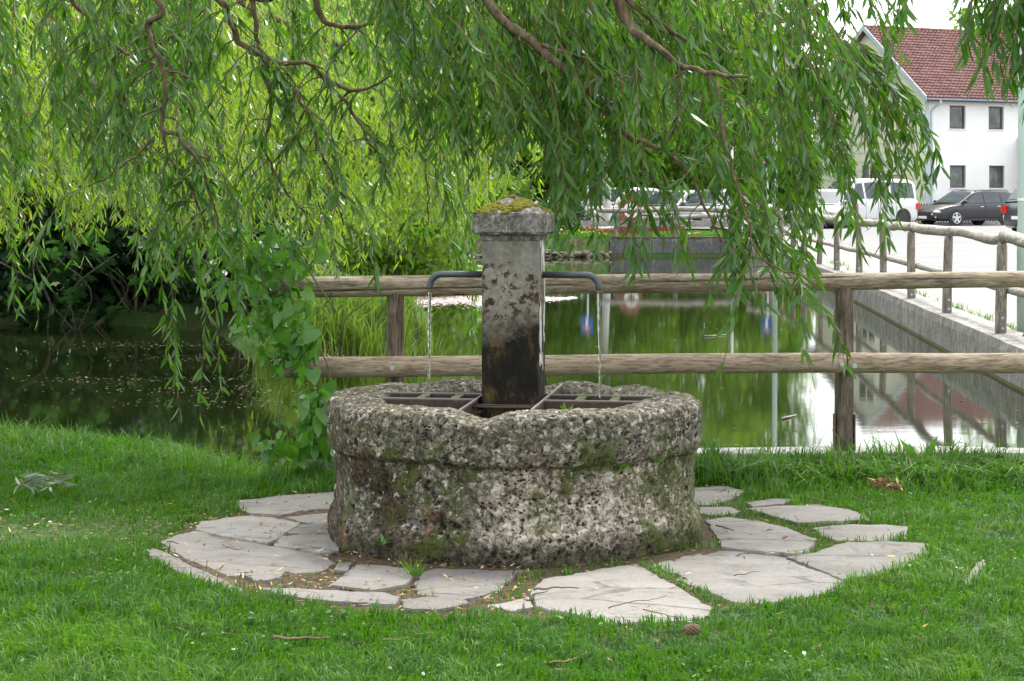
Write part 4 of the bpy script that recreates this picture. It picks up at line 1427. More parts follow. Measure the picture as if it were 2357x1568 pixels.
        if rails:
            pr_ = [(x, sgn * (side(x, 1)[0] - 0.06), zr_(x) + z) for x, z in ((-1.7, 0.01), (-1.55, 0.06), (0.0, 0.065), (0.25, 0.02))]
            MB().tube(pr_, 0.016, 6).build("roof_rail", M_TRIM, t, smooth=True)
    MB().box(L / 2 - 0.06, L / 2 + 0.004, -W * 0.26, W * 0.26, 0.44, 0.58).build("grille", M_TRIM, t)
    MB().box(L / 2 - 0.02, L / 2 + 0.010, -0.26, 0.26, 0.30, 0.41).build("number_plate", M_WHITE, t)
    MB().box(-L / 2 - 0.010, -L / 2 + 0.02, -0.26, 0.26, 0.50, 0.61).build("number_plate", M_WHITE, t)
    MB().box(L / 2 - 0.10, L / 2 + 0.003, -W * 0.40, W * 0.40, 0.24, 0.30).build("lower_bumper", M_TRIM, t)
    return t

HEAD = math.atan2(-UD.y, -UD.x)
EST_BELT = [(-2.42, .55), (-2.38, .92), (-1.0, .93), (.6, .90), (1.05, .90), (1.7, .82), (2.2, .68), (2.42, .45)]
EST_ROOF = [(-2.36, .95), (-2.02, 1.33), (-1.5, 1.43), (-.3, 1.47), (.32, 1.40), (1.2, .90)]
EST_WIN = [(-0.18, 0.98, -0.08, 0.36), (-1.10, -0.24, -1.02, -0.16), (-1.98, -1.18, -1.72, -1.10)]
car("estate_car", "black estate car with silver wheels and roof rails parked before the white house", "car",
    street(-0.72, -3.5), HEAD, 4.84, 1.82, EST_BELT, EST_ROOF, mk_paint("black_car_paint", (0.006, 0.0065, 0.010), 0.35), EST_WIN, (0.325, 0.2), rails=True)
VAN_BELT = [(-2.45, .5), (-2.42, 1.08), (-1.0, 1.10), (.9, 1.06), (1.5, 1.02), (2.0, .93), (2.3, .80), (2.45, .5)]
VAN_ROOF = [(-2.43, 1.08), (-2.32, 1.80), (-2.0, 1.92), (0.0, 1.94), (.75, 1.88), (1.62, 1.02)]
VAN_WIN = [(0.45, 1.35, 0.50, 0.85), (-0.85, 0.35, -0.85, 0.40), (-2.22, -0.95, -2.18, -0.95)]
M_WPAINT = mk_paint("white_van_paint", (0.58, 0.59, 0.60))
car("van", "white van with dark windows and black wheels parked behind the black estate car", "van",
    street(-6.2, -3.2), HEAD, 4.9, 1.92, VAN_BELT, VAN_ROOF, M_WPAINT, VAN_WIN, (0.345, 0.22), (-1.5, 1.5), M_DARKRIM)
SED_BELT = [(-2.1, .5), (-2.06, .93), (-1.0, .95), (.6, .92), (1.0, .92), (1.6, .84), (1.95, .70), (2.1, .45)]
SED_ROOF = [(-2.04, .96), (-1.65, 1.38), (-1.2, 1.47), (-.2, 1.50), (.3, 1.42), (1.12, .93)]
SED_WIN = [(-0.15, 0.92, -0.05, 0.34), (-1.02, -0.21, -0.95, -0.13), (-1.66, -1.10, -1.45, -1.03)]
d_ = 78.5
car("hatchback_car", "silver car showing its grille between the willow strands beside the white van", "car",
    ((1903 - CX) * d_ / F, d_, 0.066), math.radians(-112), 4.2, 1.78, SED_BELT, SED_ROOF, mk_paint("silver_paint", (0.36, 0.37, 0.38), 0.35, 0.2), SED_WIN, wb=(-1.3, 1.3))
SUV_BELT = [(x, z * 1.12) for x, z in SED_BELT]
SUV_ROOF = [(x, z * 1.12) for x, z in SED_ROOF]
d_ = 67.0
car("suv_car", "dark grey car with red tail lamp half hidden by the green lamp post", "car",
    ((2470 - CX) * d_ / F, d_ + 0.5, 0.066), math.radians(22), 4.3, 1.85, SUV_BELT, SUV_ROOF, mk_paint("dark_grey_paint", (0.045, 0.048, 0.052)), SED_WIN, (0.35, .22), (-1.3, 1.3))
d_ = 76.0
car("hatchback_car", "white car parked behind the wooden board sign across the pond", "car",
    ((1428 - CX) * d_ / F, d_, 0.066), math.radians(-140), 4.2, 1.78, SED_BELT, [(x, z * 1.05) for x, z in SED_ROOF], mk_paint("pearl_white_paint", (0.40, 0.40, 0.37)), SED_WIN, wb=(-1.3, 1.3))
d_ = 75.0
car("estate_car", "greenish silver estate car parked behind the far log fence", "car",
    ((1556 - CX) * d_ / F, d_, 0.066), math.radians(-128), 4.7, 1.8, EST_BELT, EST_ROOF, mk_paint("greenish_silver_paint", (0.15, 0.16, 0.14), 0.35, 0.2), EST_WIN)
d_ = 74.0
car("hatchback_car", "light silver car parked next to the thin zinc post across the pond", "car",
    ((1652 - CX) * d_ / F, d_, 0.066), math.radians(-128), 4.2, 1.78, SED_BELT, SED_ROOF, mk_paint("light_silver_paint", (0.22, 0.23, 0.24), 0.35, 0.2), SED_WIN, wb=(-1.3, 1.3))

# bicycle parked by the bank
bk = thing("bicycle", "dark bicycle leaning by the fence left of the white car across the pond", "bicycle", ((1332 - CX) * 58 / F, 58, 0.12), math.radians(12))
for xw in (-0.52, 0.52):
    ring = [Vector((xw + 0.33 * math.cos(a), 0, 0.34 + 0.33 * math.sin(a))) for a in np.linspace(0, 2 * math.pi, 29)]
    w_ = MB().tube(ring, 0.022, 6, caps=False).build("wheel", M_BLACK, bk, smooth=True)
    sp = MB()
    for q in range(12):
        a = q * math.pi / 6
        sp.tube([(xw, 0, 0.34), (xw + 0.31 * math.cos(a), 0, 0.34 + 0.31 * math.sin(a))], 0.003, 3)
    sp.build("spokes", M_STEEL, w_)
fm = MB()
for a, c_ in (((-0.52, .34), (-.12, .30)), ((-.12, .30), (-.25, .80)), ((-.52, .34), (-.22, .74)), ((-.22, .74), (.38, .80)), ((-.12, .30), (.38, .70)), ((.36, .92), (.52, .34))):
    fm.tube([(a[0], 0, a[1]), (c_[0], 0, c_[1])], 0.018, 7)
fm.build("frame", M_TRIM, bk)
MB().sphere((-0.28, 0, 0.84), (0.13, 0.06, 0.03), 8, 5).build("saddle", M_BLACK, bk, smooth=True)
MB().tube([(0.34, -0.28, 0.98), (0.38, -0.1, 0.94), (0.38, 0.1, 0.94), (0.34, 0.28, 0.98)], 0.015, 6).build("handlebar", M_TRIM, bk)

# ------------------------------------------------------------------ the house
def mk_render_wall():
    b = NB("white_render")
    f = b.noise(60, 4, 0.6)
    g = b.noise(0.9, 4, 0.6)
    c = b.ramp(g, [(0.3, (0.72, 0.72, 0.71)), (0.7, (0.80, 0.80, 0.79))])
    return b.done(b.bsdf(c, 0.9, b.bump(f, 0.25, 0.01), 0.2))
def mk_tile():
    b = NB("clay_roof_tile")
    r = b.orand()
    a = b.attr("tint")
    g = b.noise(5, 5, 0.65)
    h = b.noise(28, 4, 0.7)
    c = b.ramp(b.math('FRACT', b.math('ADD', r, a)), [(0.0, (0.125, 0.060, 0.052)), (0.5, (0.165, 0.082, 0.073)), (1.0, (0.20, 0.11, 0.10))])
    c = b.mix(b.ramp(g, [(0.55, 0.0), (0.7, 0.7)]), c, (0.08, 0.045, 0.04))
    c = b.mix(b.ramp(h, [(0.64, 0.0), (0.74, 0.6)]), c, (0.30, 0.28, 0.26))
    return b.done(b.bsdf(c, 0.85, b.bump(h, 0.3, 0.01), 0.25))
M_RENDER, M_TILE = mk_render_wall(), mk_tile()
M_CREAM = plain("cream_cladding", (0.82, 0.78, 0.66), 0.85, 0.05, 2)
M_BLUEGREY = plain("blue_grey_trim", (0.42, 0.50, 0.56), 0.55, 0.06, 5)
M_FRAMEDK = plain("dark_window_frame", (0.075, 0.065, 0.06), 0.6, 0.1, 10)
M_FRAMEW = plain("white_window_frame", (0.72, 0.73, 0.74), 0.5, 0.04, 10)
b_ = NB("window_pane")
M_PANE = b_.done(b_.bsdf(b_.ramp(b_.noise(1.6, 4, 0.6), [(0.35, (0.035, 0.045, 0.04)), (0.55, (0.09, 0.10, 0.095)), (0.7, (0.20, 0.21, 0.20))]), 0.06, None, 0.6))
hs_ = thing("house", "white two-storey house with red tiled roof and cream clad gable beside the road", "house", SO, math.atan2(UD.y, UD.x))
HL, HD, EV, RG = 9.0, 8.0, 5.72, 9.02
RY = HD / 2
gab = [(0, -0.05), (HD, -0.05), (HD, EV), (RY, RG - 0.12), (0, EV)]
# walls with real window openings on the facade: built as bands around the openings
WINS = [(1.34, 2.26, 4.30, 5.34), (3.61, 4.50, 4.30, 5.34), (1.36, 2.28, 1.66, 2.67), (3.64, 4.55, 1.66, 2.67), (6.2, 7.1, 4.30, 5.34)]
def slab_openings(mb, x0, x1, z0, z1, opens, t):
    xs = sorted({x0, x1, *[o[0] for o in opens], *[o[1] for o in opens]})
    zs = sorted({z0, z1, *[o[2] for o in opens], *[o[3] for o in opens]})
    for i in range(len(xs) - 1):
        for j in range(len(zs) - 1):
            cx_, cz_ = (xs[i] + xs[i + 1]) / 2, (zs[j] + zs[j + 1]) / 2
            if any(o[0] < cx_ < o[1] and o[2] < cz_ < o[3] for o in opens):
                continue
            mb.add([(xs[i], 0, zs[j]), (xs[i + 1], 0, zs[j]), (xs[i + 1], 0, zs[j + 1]), (xs[i], 0, zs[j + 1])], [(0, 1, 2, 3)])
    for o in opens:
        a, c_, e, g = o
        mb.add([(a, 0, e), (c_, 0, e), (c_, 0, g), (a, 0, g), (a, t, e), (c_, t, e), (c_, t, g), (a, t, g)], [(0, 4, 5, 1), (1, 5, 6, 2), (2, 6, 7, 3), (3, 7, 4, 0)])
mb = MB()
slab_openings(mb, 0, HL, -0.05, EV, WINS, 0.16)
mb.add([(HL, 0, -.05), (HL, HD, -.05), (HL, HD, EV), (HL, RY, RG - .12), (HL, 0, EV)], [(0, 1, 2, 3, 4)])
mb.add([(HL, HD, -.05), (0, HD, -.05), (0, HD, EV), (HL, HD, EV)], [(0, 1, 2, 3)])
mb.add([(0.02, y, z) for y, z in gab], [(0, 4, 3, 2, 1)])
mb.build("wall", M_RENDER, hs_)
for (a, c_, e, g) in WINS:
    fr_ = MB()
    w = 0.075
    for bx4 in ((a, a + w, e, g), (c_ - w, c_, e, g), (a + w, c_ - w, e, e + w), (a + w, c_ - w, g - w, g)):
        fr_.box(bx4[0], bx4[1], 0.09, 0.15, bx4[2], bx4[3])
    wo_ = fr_.build("window", M_FRAMEDK, hs_)
    MB().box(a + w, c_ - w, 0.125, 0.135, e + w, g - w).build("pane", M_PANE, wo_)
    MB().box(a + w + 0.42, c_ - w, 0.145, 0.16, e + w, g - w).build("curtain", M_WHITE, wo_)
    MB().box(a - 0.04, c_ + 0.04, -0.045, 0.09, e - 0.045, e - 0.003).build("sill", M_FRAMEW, wo_)
# cladding rows of the gable, clipped to the gable outline
rows = 22
GW = [(3.55, 4.72, 6.72, 7.75), (3.45, 4.6, 4.15, 5.05), (3.3, 4.5, 1.75, 2.75)]
for r in range(rows):
    z0 = -0.03 + r * 0.413
    z1 = z0 + 0.405
    if z0 > RG - 0.3:
        break
    def span(z):
        if z <= EV:
            return 0.02, HD
        u = (z - EV) / (RG - 0.12 - EV)
        return 0.02 + RY * u, HD - RY * u
    segs = [(span(z0), span(min(z1, RG - 0.13)))]
    (a0, a1), (c0, c1) = segs[0]
    cuts = sorted([(o[0], o[1]) for o in GW if o[2] < (z0 + z1) / 2 < o[3]])
    lo, out_ = (a0, c0), []
    for (u0, u1) in cuts:
        out_.append((lo[0], u0, lo[1], u0))
        lo = (u1, u1)
    out_.append((lo[0], a1, lo[1], c1))
    for (p0, p1, q0, q1) in out_:
        zz = min(z1, RG - 0.13)
        v = [(-0.03, p0, z0), (-0.03, p1, z0), (-0.012, q1, zz), (-0.012, q0, zz), (0.018, p0, z0), (0.018, p1, z0), (0.018, q1, zz), (0.018, q0, zz)]
        MB().add(v, [(0, 3, 2, 1), (4, 5, 6, 7), (0, 1, 5, 4), (2, 3, 7, 6), (0, 4, 7, 3), (1, 2, 6, 5)]).build("cladding_board", M_CREAM, hs_)
for (a, c_, e, g) in GW:
    fr_ = MB()
    w = 0.07
    mid = (a + c_) / 2
    for bx4 in ((a, a + w, e, g), (c_ - w, c_, e, g), (a + w, c_ - w, e, e + w), (a + w, c_ - w, g - w, g), (mid - 0.03, mid + 0.03, e + w, g - w)):
        fr_.box(-0.05, 0.01, bx4[0], bx4[1], bx4[2], bx4[3])
    wo_ = fr_.build("window", M_FRAMEW, hs_)
    MB().box(-0.02, -0.01, a + w, mid - 0.03, e + w, g - w).build("pane", M_PANE, wo_)
    MB().box(-0.02, -0.01, mid + 0.03, c_ - w, e + w, g - w).build("pane", M_PANE, wo_)
    MB().box(-0.09, -0.032, a - 0.05, c_ + 0.05, e - 0.05, e - 0.003).build("sill", M_FRAMEW, wo_)
# roof: deck, tiles, verge boards, ridge, gutter, downpipe
sl = Vector((0, RY + 0.38, RG - EV + 0.06 + 0.0)).normalized()
e0 = Vector((0, -0.38, EV - 0.10))
slen = (Vector((0, RY, RG)) - e0).length
sl = (Vector((0, RY, RG)) - e0).normalized()
nr_ = Vector((0, -sl.z, sl.y))
ov = 0.32
dk = MB()
for (ea, sgn) in ((0, 1), (1, -1)):
    def yy(v): return v if sgn > 0 else HD - v
    v = [(-ov, yy(e0.y), e0.z), (HL + ov, yy(e0.y), e0.z), (HL + ov, RY, RG), (-ov, RY, RG)]
    v2 = [(a, b2, c_ - 0.14) for a, b2, c_ in v]
    f = [(0, 1, 2, 3), (7, 6, 5, 4), (0, 4, 5, 1), (0, 3, 7, 4), (1, 5, 6, 2)]
    dk.add(v + v2, f if sgn > 0 else [q_[::-1] for q_ in f])
roof_o = dk.build("roof", plain("roof_underlay", (0.16, 0.075, 0.06), 0.9, 0.2, 3), hs_)
RT, rowh, cw = 25, slen / 25, 0.225
prof_t = [(0.0, 0.030), (0.25, 0.052), (0.5, 0.030), (0.72, 0.004), (0.9, 0.010), (1.03, 0.030)]
def tile_verts():
    vs = []
    for (v, lift) in ((-0.015, 0.055), (1.18, 0.0)):
        for u, h in prof_t:
            vs.append((u * cw, v * rowh, h + lift + 0.004))
    for u, h in prof_t:
        vs.append((u * cw, -0.015 * rowh, h + 0.006))
    n_ = len(prof_t)
    fs = [(i, i + 1, n_ + i + 1, n_ + i) for i in range(n_ - 1)] + [(2 * n_ + i, 2 * n_ + i + 1, i + 1, i) for i in range(n_ - 1)]
    return vs, fs
tv, tf = tile_verts()
Rm = Matrix(((1, 0, 0), (0, sl.y, nr_.y), (0, sl.z, nr_.z)))
tile_me = MB().add([Rm @ Vector(v) for v in tv], tf).mesh("roof_tile")
tile_me.materials.append(M_TILE)
ncol = int((HL + 2 * ov) / cw)
cnt, mv, mf, mt = 0, [], [], []
for r in range(RT):
    for c_ in range(ncol):
        o = Vector((-ov + c_ * cw, 0, 0)) + e0 + sl * (r * rowh) + nr_ * rng.uniform(0, 0.012)
        if c_ < 34 and cnt < 300:
            t_ = ob("roof_tile", tile_me, None, roof_o)
            t_.location = o
            cnt += 1
        else:
            k = len(mv)
            mv += [o + Rm @ Vector(v) for v in tv]
            mf += [tuple(i + k for i in f) for f in tf]
            mt += [rng.uniform()] * len(tv)
mm = MB()
mm.v, mm.f = mv, mf
me = mm.mesh("roof_tiles")
at = me.attributes.new("tint", 'FLOAT', 'POINT')
at.data.foreach_set("value", np.array(mt, dtype=np.float32))
ob("upper_roof_tiles", me, M_TILE, roof_o, kind="stuff")
for i in range(26):
    x = -ov + i * 0.37
    MB().tube([(x, RY, RG + 0.02), (x + 0.39, RY, RG + 0.035)], [0.115, 0.10], 10).build("ridge_tile", M_TILE, roof_o, smooth=True)
for sgn in (1, -1):
    a, c_ = Vector((-ov - 0.03, -0.42, EV - 0.16)), Vector((-ov - 0.03, RY, RG - 0.02))
    if sgn < 0:
        a.y, c_.y = HD + 0.42, RY
    up = Vector((0, 0, 0.21))
    v = [a - up * 0.5, c_ - up * 0.5, c_ + up * 0.62, a + up * 0.62]
    v2 = [p + Vector((0.05, 0, 0)) for p in v]
    f = [(0, 3, 2, 1), (4, 5, 6, 7), (0, 1, 5, 4), (3, 7, 6, 2), (0, 4, 7, 3), (1, 2, 6, 5)]
    MB().add(v + v2, f).build("verge_board", M_BLUEGREY, roof_o)
gt = MB()
an = np.linspace(math.pi, 2 * math.pi, 9)
vs = []
for x in (-ov - 0.05, HL + ov):
    vs += [(x, e0.y - 0.07 + 0.075 * math.cos(a), e0.z + 0.0 + 0.085 * math.sin(a)) for a in an]
gt.add(vs, [(i, i + 1, 10 + i, 9 + i) for i in range(8)] + [(i + 9, 10 + i, i + 1, i) for i in range(8)])
gt.build("gutter", M_BLUEGREY, roof_o)
MB().tube(catmull([(0.42, e0.y - 0.07, e0.z - 0.06), (0.42, e0.y - 0.07, e0.z - 0.22), (0.30, -0.2, e0.z - 0.42), (0.26, -0.075, e0.z - 0.62), (0.26, -0.075, e0.z - 1.4), (0.26, -0.075, 0.1)], 5), 0.05, 10).build("downpipe", M_BLUEGREY, hs_, smooth=True)
MB().box(-0.035, 0.14, -0.02, -0.003, 0.0, EV - 0.05).build("corner_trim", M_BLUEGREY, hs_)
# porch at the far right of the facade
MB().box(5.55, 7.6, -1.5, -0.003, 0.0, 3.1).build("porch", plain("porch_brown", (0.20, 0.12, 0.085), 0.8, 0.1, 3), hs_)
v = [(5.3, -1.75, 3.15), (7.9, -1.75, 3.15), (7.9, 0.0, 3.95), (5.3, 0.0, 3.95)]
MB().add(v + [(a, b2, c_ - 0.12) for a, b2, c_ in v], [(0, 1, 2, 3), (7, 6, 5, 4), (0, 4, 5, 1), (0, 3, 7, 4), (1, 5, 6, 2)]).build("porch_roof", M_BLUEGREY, hs_)
MB().tube([(5.5, -1.6, 3.05), (5.5, -1.52, 2.8), (5.5, -1.52, 0.1)], 0.05, 8).build("downpipe", M_BLUEGREY, hs_)
# lattice on the gable side
lt = thing("trellis", "brown lattice trellis against the cream gable behind the white van", "trellis", street(-0.25, 1.4, 0), math.atan2(WD.y, WD.x))
M_TRELL = plain("trellis_brown", (0.24, 0.13, 0.07), 0.8, 0.15, 8)
for i in range(18):
    for s in (-1, 1):
        x0 = i * 0.14
        MB().tube([(x0, 0.01 * s, 1.95), (x0 + s * 0.26 + (0.26 if s < 0 else 0) - (0.0 if s > 0 else 0.26) + 0.0, 0.01 * s, 2.22)], 0.014, 4).build("lath", M_TRELL, lt)
for z in (1.94, 2.23):
    MB().box(-0.1, 2.7, -0.03, 0.03, z - 0.02, z + 0.02).build("rail", M_TRELL, lt)
for x in (-0.1, 1.3, 2.7):
    MB().box(x - 0.04, x + 0.04, -0.04, 0.04, 0.0, 2.25).build("post", M_TRELL, lt)
# picket fence
pk = thing("picket_fence", "dark brown picket fence along the house front behind the black estate car", "fence", street(0, -1.5, 0.05), math.atan2(UD.y, UD.x))
M_PICK = mk_wood("picket_brown", (0.15, 0.085, 0.065), (0.10, 0.055, 0.042), (0.05, 0.028, 0.022), 'Z', 0.3)
pm_ = MB().box(-0.032, 0.032, -0.012, 0.012, 0.10, 0.88)
pm_.add([(-0.032, -0.012, 0.88), (0.032, -0.012, 0.88), (0.032, 0.012, 0.88), (-0.032, 0.012, 0.88), (0, -0.012, 0.94), (0, 0.012, 0.94)], [(0, 1, 4), (2, 3, 5), (1, 2, 5, 4), (3, 0, 4, 5)])
pme = pm_.mesh("picket")
pme.materials.append(M_PICK)
for i in range(92):
    o = ob("picket", pme, None, pk)
    o.location = (-10.2 + i * 0.155, 0, 0)
for z in (0.28, 0.70):
    MB().box(-10.3, 4.1, 0.014, 0.05, z, z + 0.07).build("rail", M_PICK, pk)
sg = thing("notice_sign", "small white notice with red border on the picket fence", "sign", street(0.55, -1.55, 0), math.atan2(UD.y, UD.x))
MB().box(-0.17, 0.17, -0.02, -0.005, 0.55, 0.86).build("border", M_RED, sg)
MB().box(-0.145, 0.145, -0.024, -0.021, 0.575, 0.835).build("plate", M_WHITE, sg)

# ------------------------------------------------------------------ foliage materials
M_WILLOW = leaf_mat("willow_leaf_shaded", (0.007, 0.042, 0.003), (0.022, 0.090, 0.005), (0.065, 0.165, 0.009), (0.16, 0.40, 0.01), 0.33, 0.36, 0.35, 0.6)  # front strands: the crown's shade is put into this darker green
M_WILLOW2 = leaf_mat("willow_leaf_sunlit", (0.026, 0.095, 0.006), (0.098, 0.215, 0.012), (0.23, 0.34, 0.02), (0.40, 0.62, 0.02), 0.46, 0.28, 0.55, 0.6)  # back willow: sunlight is put into this brighter green
M_TREELEAF = leaf_mat("tree_leaf", (0.036, 0.090, 0.010), (0.085, 0.175, 0.016), (0.145, 0.25, 0.025), (0.28, 0.48, 0.03), 0.38, 0.45, 0.4)
M_DARKLEAF = leaf_mat("shade_leaf", (0.012, 0.040, 0.014), (0.024, 0.072, 0.022), (0.045, 0.11, 0.03), (0.10, 0.28, 0.04), 0.28, 0.42, 0.45)
M_VINE = leaf_mat("vine_leaf", (0.020, 0.085, 0.010), (0.045, 0.150, 0.014), (0.085, 0.21, 0.022), (0.17, 0.44, 0.02), 0.30, 0.36, 0.5)
M_GRASS = leaf_mat("lawn_grass", (0.014, 0.062, 0.003), (0.038, 0.122, 0.005), (0.100, 0.195, 0.012), (0.14, 0.40, 0.01), 0.32, 0.5, 0.25)
M_REED = leaf_mat("reed_blade", (0.045, 0.10, 0.014), (0.10, 0.19, 0.022), (0.17, 0.27, 0.035), (0.30, 0.46, 0.05), 0.36, 0.45, 0.4)
M_STRAW = leaf_mat("dead_reed", (0.16, 0.12, 0.07), (0.32, 0.25, 0.16), (0.50, 0.43, 0.32), (0.4, 0.3, 0.15), 0.15, 0.7, 0.2)
def mk_bark(name, c0, c1, c2):
    b = NB(name)
    v = b.map((1, 1, 0.35))
    f = b.noise(26, 6, 0.7, v)
    g = b.noise(5, 4, 0.6)
    c = b.ramp(f, [(0.3, c0), (0.5, c1), (0.7, c2)])
    c = b.mix(b.ramp(g, [(0.55, 0.0), (0.7, 0.5)]), c, (0.09, 0.10, 0.055))
    return b.done(b.bsdf(c, 0.9, b.bump(f, 0.7, 0.01), 0.15))
M_BARK = mk_bark("willow_bark", (0.035, 0.026, 0.016), (0.10, 0.075, 0.045), (0.20, 0.16, 0.10))
M_TWIG = plain("willow_twig", (0.12, 0.075, 0.03), 0.7, 0.35, 6)
M_BARK2 = mk_bark("grey_bark", (0.03, 0.027, 0.022), (0.085, 0.075, 0.06), (0.17, 0.155, 0.13))

# ------------------------------------------------------------------ lawn
STONE_BOX = [(min(p[0] for p in s), max(p[0] for p in s), min(p[1] for p in s), max(p[1] for p in s)) for s in STONE_POLYS]
def on_stone(x, y):
    r = np.zeros(len(x), bool)
    for s, (a, b, c, d) in zip(STONE_POLYS, STONE_BOX):
        k = np.where((x > a) & (x < b) & (y > c) & (y < d))[0]
        if len(k):
            r[k] |= in_poly(x[k], y[k], s)
    return r
def ground_z(x, y):
    i = np.clip(np.searchsorted(gx, x) - 1, 0, len(gx) - 2)
    j = np.clip(np.searchsorted(gy, y) - 1, 0, len(gy) - 2)
    u = (x - gx[i]) / (gx[i + 1] - gx[i])
    v = (y - gy[j]) / (gy[j + 1] - gy[j])
    return (Z[j, i] * (1 - u) + Z[j, i + 1] * u) * (1 - v) + (Z[j + 1, i] * (1 - u) + Z[j + 1, i + 1] * u) * v
def patch(x, y, s, seed, res=0.08):
    """smooth noise sampled through a coarse table"""
    x0, x1, y0, y1 = x.min(), x.max(), y.min(), y.max()
    nxx, nyy = max(2, int((x1 - x0) / res)), max(2, int((y1 - y0) / res))
    xs, ys = np.linspace(x0, x1, nxx), np.linspace(y0, y1, nyy)
    T = np.array([[noise.noise(Vector((a * s, b * s, seed))) for a in xs] for b in ys])
    fi, fj = (x - x0) / (x1 - x0 + 1e-9) * (nxx - 1), (y - y0) / (y1 - y0 + 1e-9) * (nyy - 1)
    i, j = np.clip(fi.astype(int), 0, nxx - 2), np.clip(fj.astype(int), 0, nyy - 2)
    u, v = fi - i, fj - j
    return (T[j, i] * (1 - u) + T[j, i + 1] * u) * (1 - v) + (T[j + 1, i] * (1 - u) + T[j + 1, i + 1] * u) * v

NL = 330000
y = 5.2 + (13.5 - 5.2) * rng.beta(0.95, 1.25, NL)
hwid = 0.30 * y + 0.9
x = rng.uniform(-1, 1, NL) * hwid
rad = np.hypot(x - FC.x, y - FC.y)
keep = (rad > 0.83) & ~in_poly(x, y, POND) & ~((y > 10.55) & (x > -1.2))
x, y, rad = x[keep], y[keep], rad[keep]
st = on_stone(x, y)
x, y, rad = x[~st], y[~st], rad[~st]
n1, n2 = patch(x, y, 1.1, 4.0), patch(x, y, 4.5, 8.0)
# bare ground: joints of the paving, worn spots on the left, strip around the basin
ring = np.clip((1.60 - np.hypot(x - 0.08, y - 8.48)) / 0.12, 0, 1)
worn = np.exp(-(((x + 2.3) / 1.0) ** 2 + ((y - 8.75) / 0.38) ** 2)) * 0.95
leftjoint = ring * np.clip(0.35 - x, 0, 0.6) / 0.6
pk_ = 1.0 - ring * np.where(x > 0.2, 0.30, 0.62) - 0.33 * leftjoint - worn - np.clip(n2 - 0.2, 0, 1) * 1.1 - np.clip(-n1 - 0.25, 0, 1) * 0.8
pk_ = np.where(rad < 0.96, pk_ * np.where(n2 > 0.1, 0.5, 0.1), pk_)
kp = rng.uniform(size=len(x)) < pk_
x, y, n1, n2, ring, rad = x[kp], y[kp], n1[kp], n2[kp], ring[kp], rad[kp]
shore = np.where(x < -1.0, sstep(9.6, 12.2, y + 0.05 * (x + 3)), sstep(9.6, 10.45, y) * (x > 0.75) * 1.25)
shore = shore * (1 - ring)
N = len(x)
h = (0.056 + 0.030 * n1 + 0.034 * n2) * rng.uniform(0.5, 1.4, N)
h = h * (1 - 0.35 * ring) + shore * rng.uniform(0.03, 0.15, N) * (1 + 0.8 * n2)
h += np.where(x > 0.6, 0.0, 0.008)
frontleft = np.exp(-(((x + 1.1) / 0.8) ** 2 + ((y - 7.2) / 0.35) ** 2)) * 0.025
h += frontleft * rng.uniform(0.3, 1.2, N)
h = h * (1 - 0.5 * np.exp(-(((x + 2.3) / 1.1) ** 2 + ((y - 8.75) / 0.45) ** 2)))
h = np.clip(h, 0.015, 0.30)
wd = rng.uniform(0.0032, 0.0068, N) * (1 + shore * 0.5)
lean = rng.uniform(0.2, 1.15, N)
n3 = patch(x, y, 11.0, 15.0, 0.035)
h = h * (1 + 0.55 * n3)
gaz = 5.0 * (n1 + n2) + 4.0 * n3 + rng.normal(0, 0.9, N)
tint = np.clip(0.34 + 0.45 * n1 + 0.20 * n2 + 0.25 * n3 + rng.normal(0, 0.20, N) + np.where(x > 1.2, 0.12, 0.0), 0.0, 0.94)  # right part tinted lighter, open-sky brightness put into the blade colour
tint = np.where(rng.uniform(size=N) < 0.012, 0.97, tint)
base = np.stack([x, y, ground_z(x, y) - 0.004], 1)
ob("grass", blade_mesh("grass", base, h, wd, lean, tint, gaz), M_GRASS, kind="stuff", label="short green lawn grass around the flagstones", category="grass")

NW = 5200
x, y = rng.uniform(-3.4, 3.4, NW), 5.6 + 6.6 * rng.beta(1, 1.3, NW)
pn = patch(x, y, 1.7, 21.0)
ok = (pn > 0.12) & (np.hypot(x - 0.08, y - 8.48) > 1.62) & ~((y > 10.5) & (x > -1.2)) & ~in_poly(x, y, POND)
x, y = x[ok], y[ok]
a = rng.uniform(0, 2 * np.pi, len(x))
ob("lawn_weeds", leaf_mesh("lawn_weeds", np.stack([x, y, ground_z(x, y) + rng.uniform(0.02, 0.05, len(x))], 1), np.stack([np.cos(a), np.sin(a), rng.uniform(-.1, .5, len(x))], 1), rng.uniform(.012, .03, len(x)), rng.uniform(.009, .017, len(x)), rng.normal(-.1, .2, len(x)), np.clip(rng.normal(.55, .25, len(x)), 0, .93), nrm=np.tile(np.array([0, 0, 1.0]), (len(x), 1))),
   M_VINE, kind="stuff", label="clover and broad weed leaves mixed into the lawn", category="weeds")

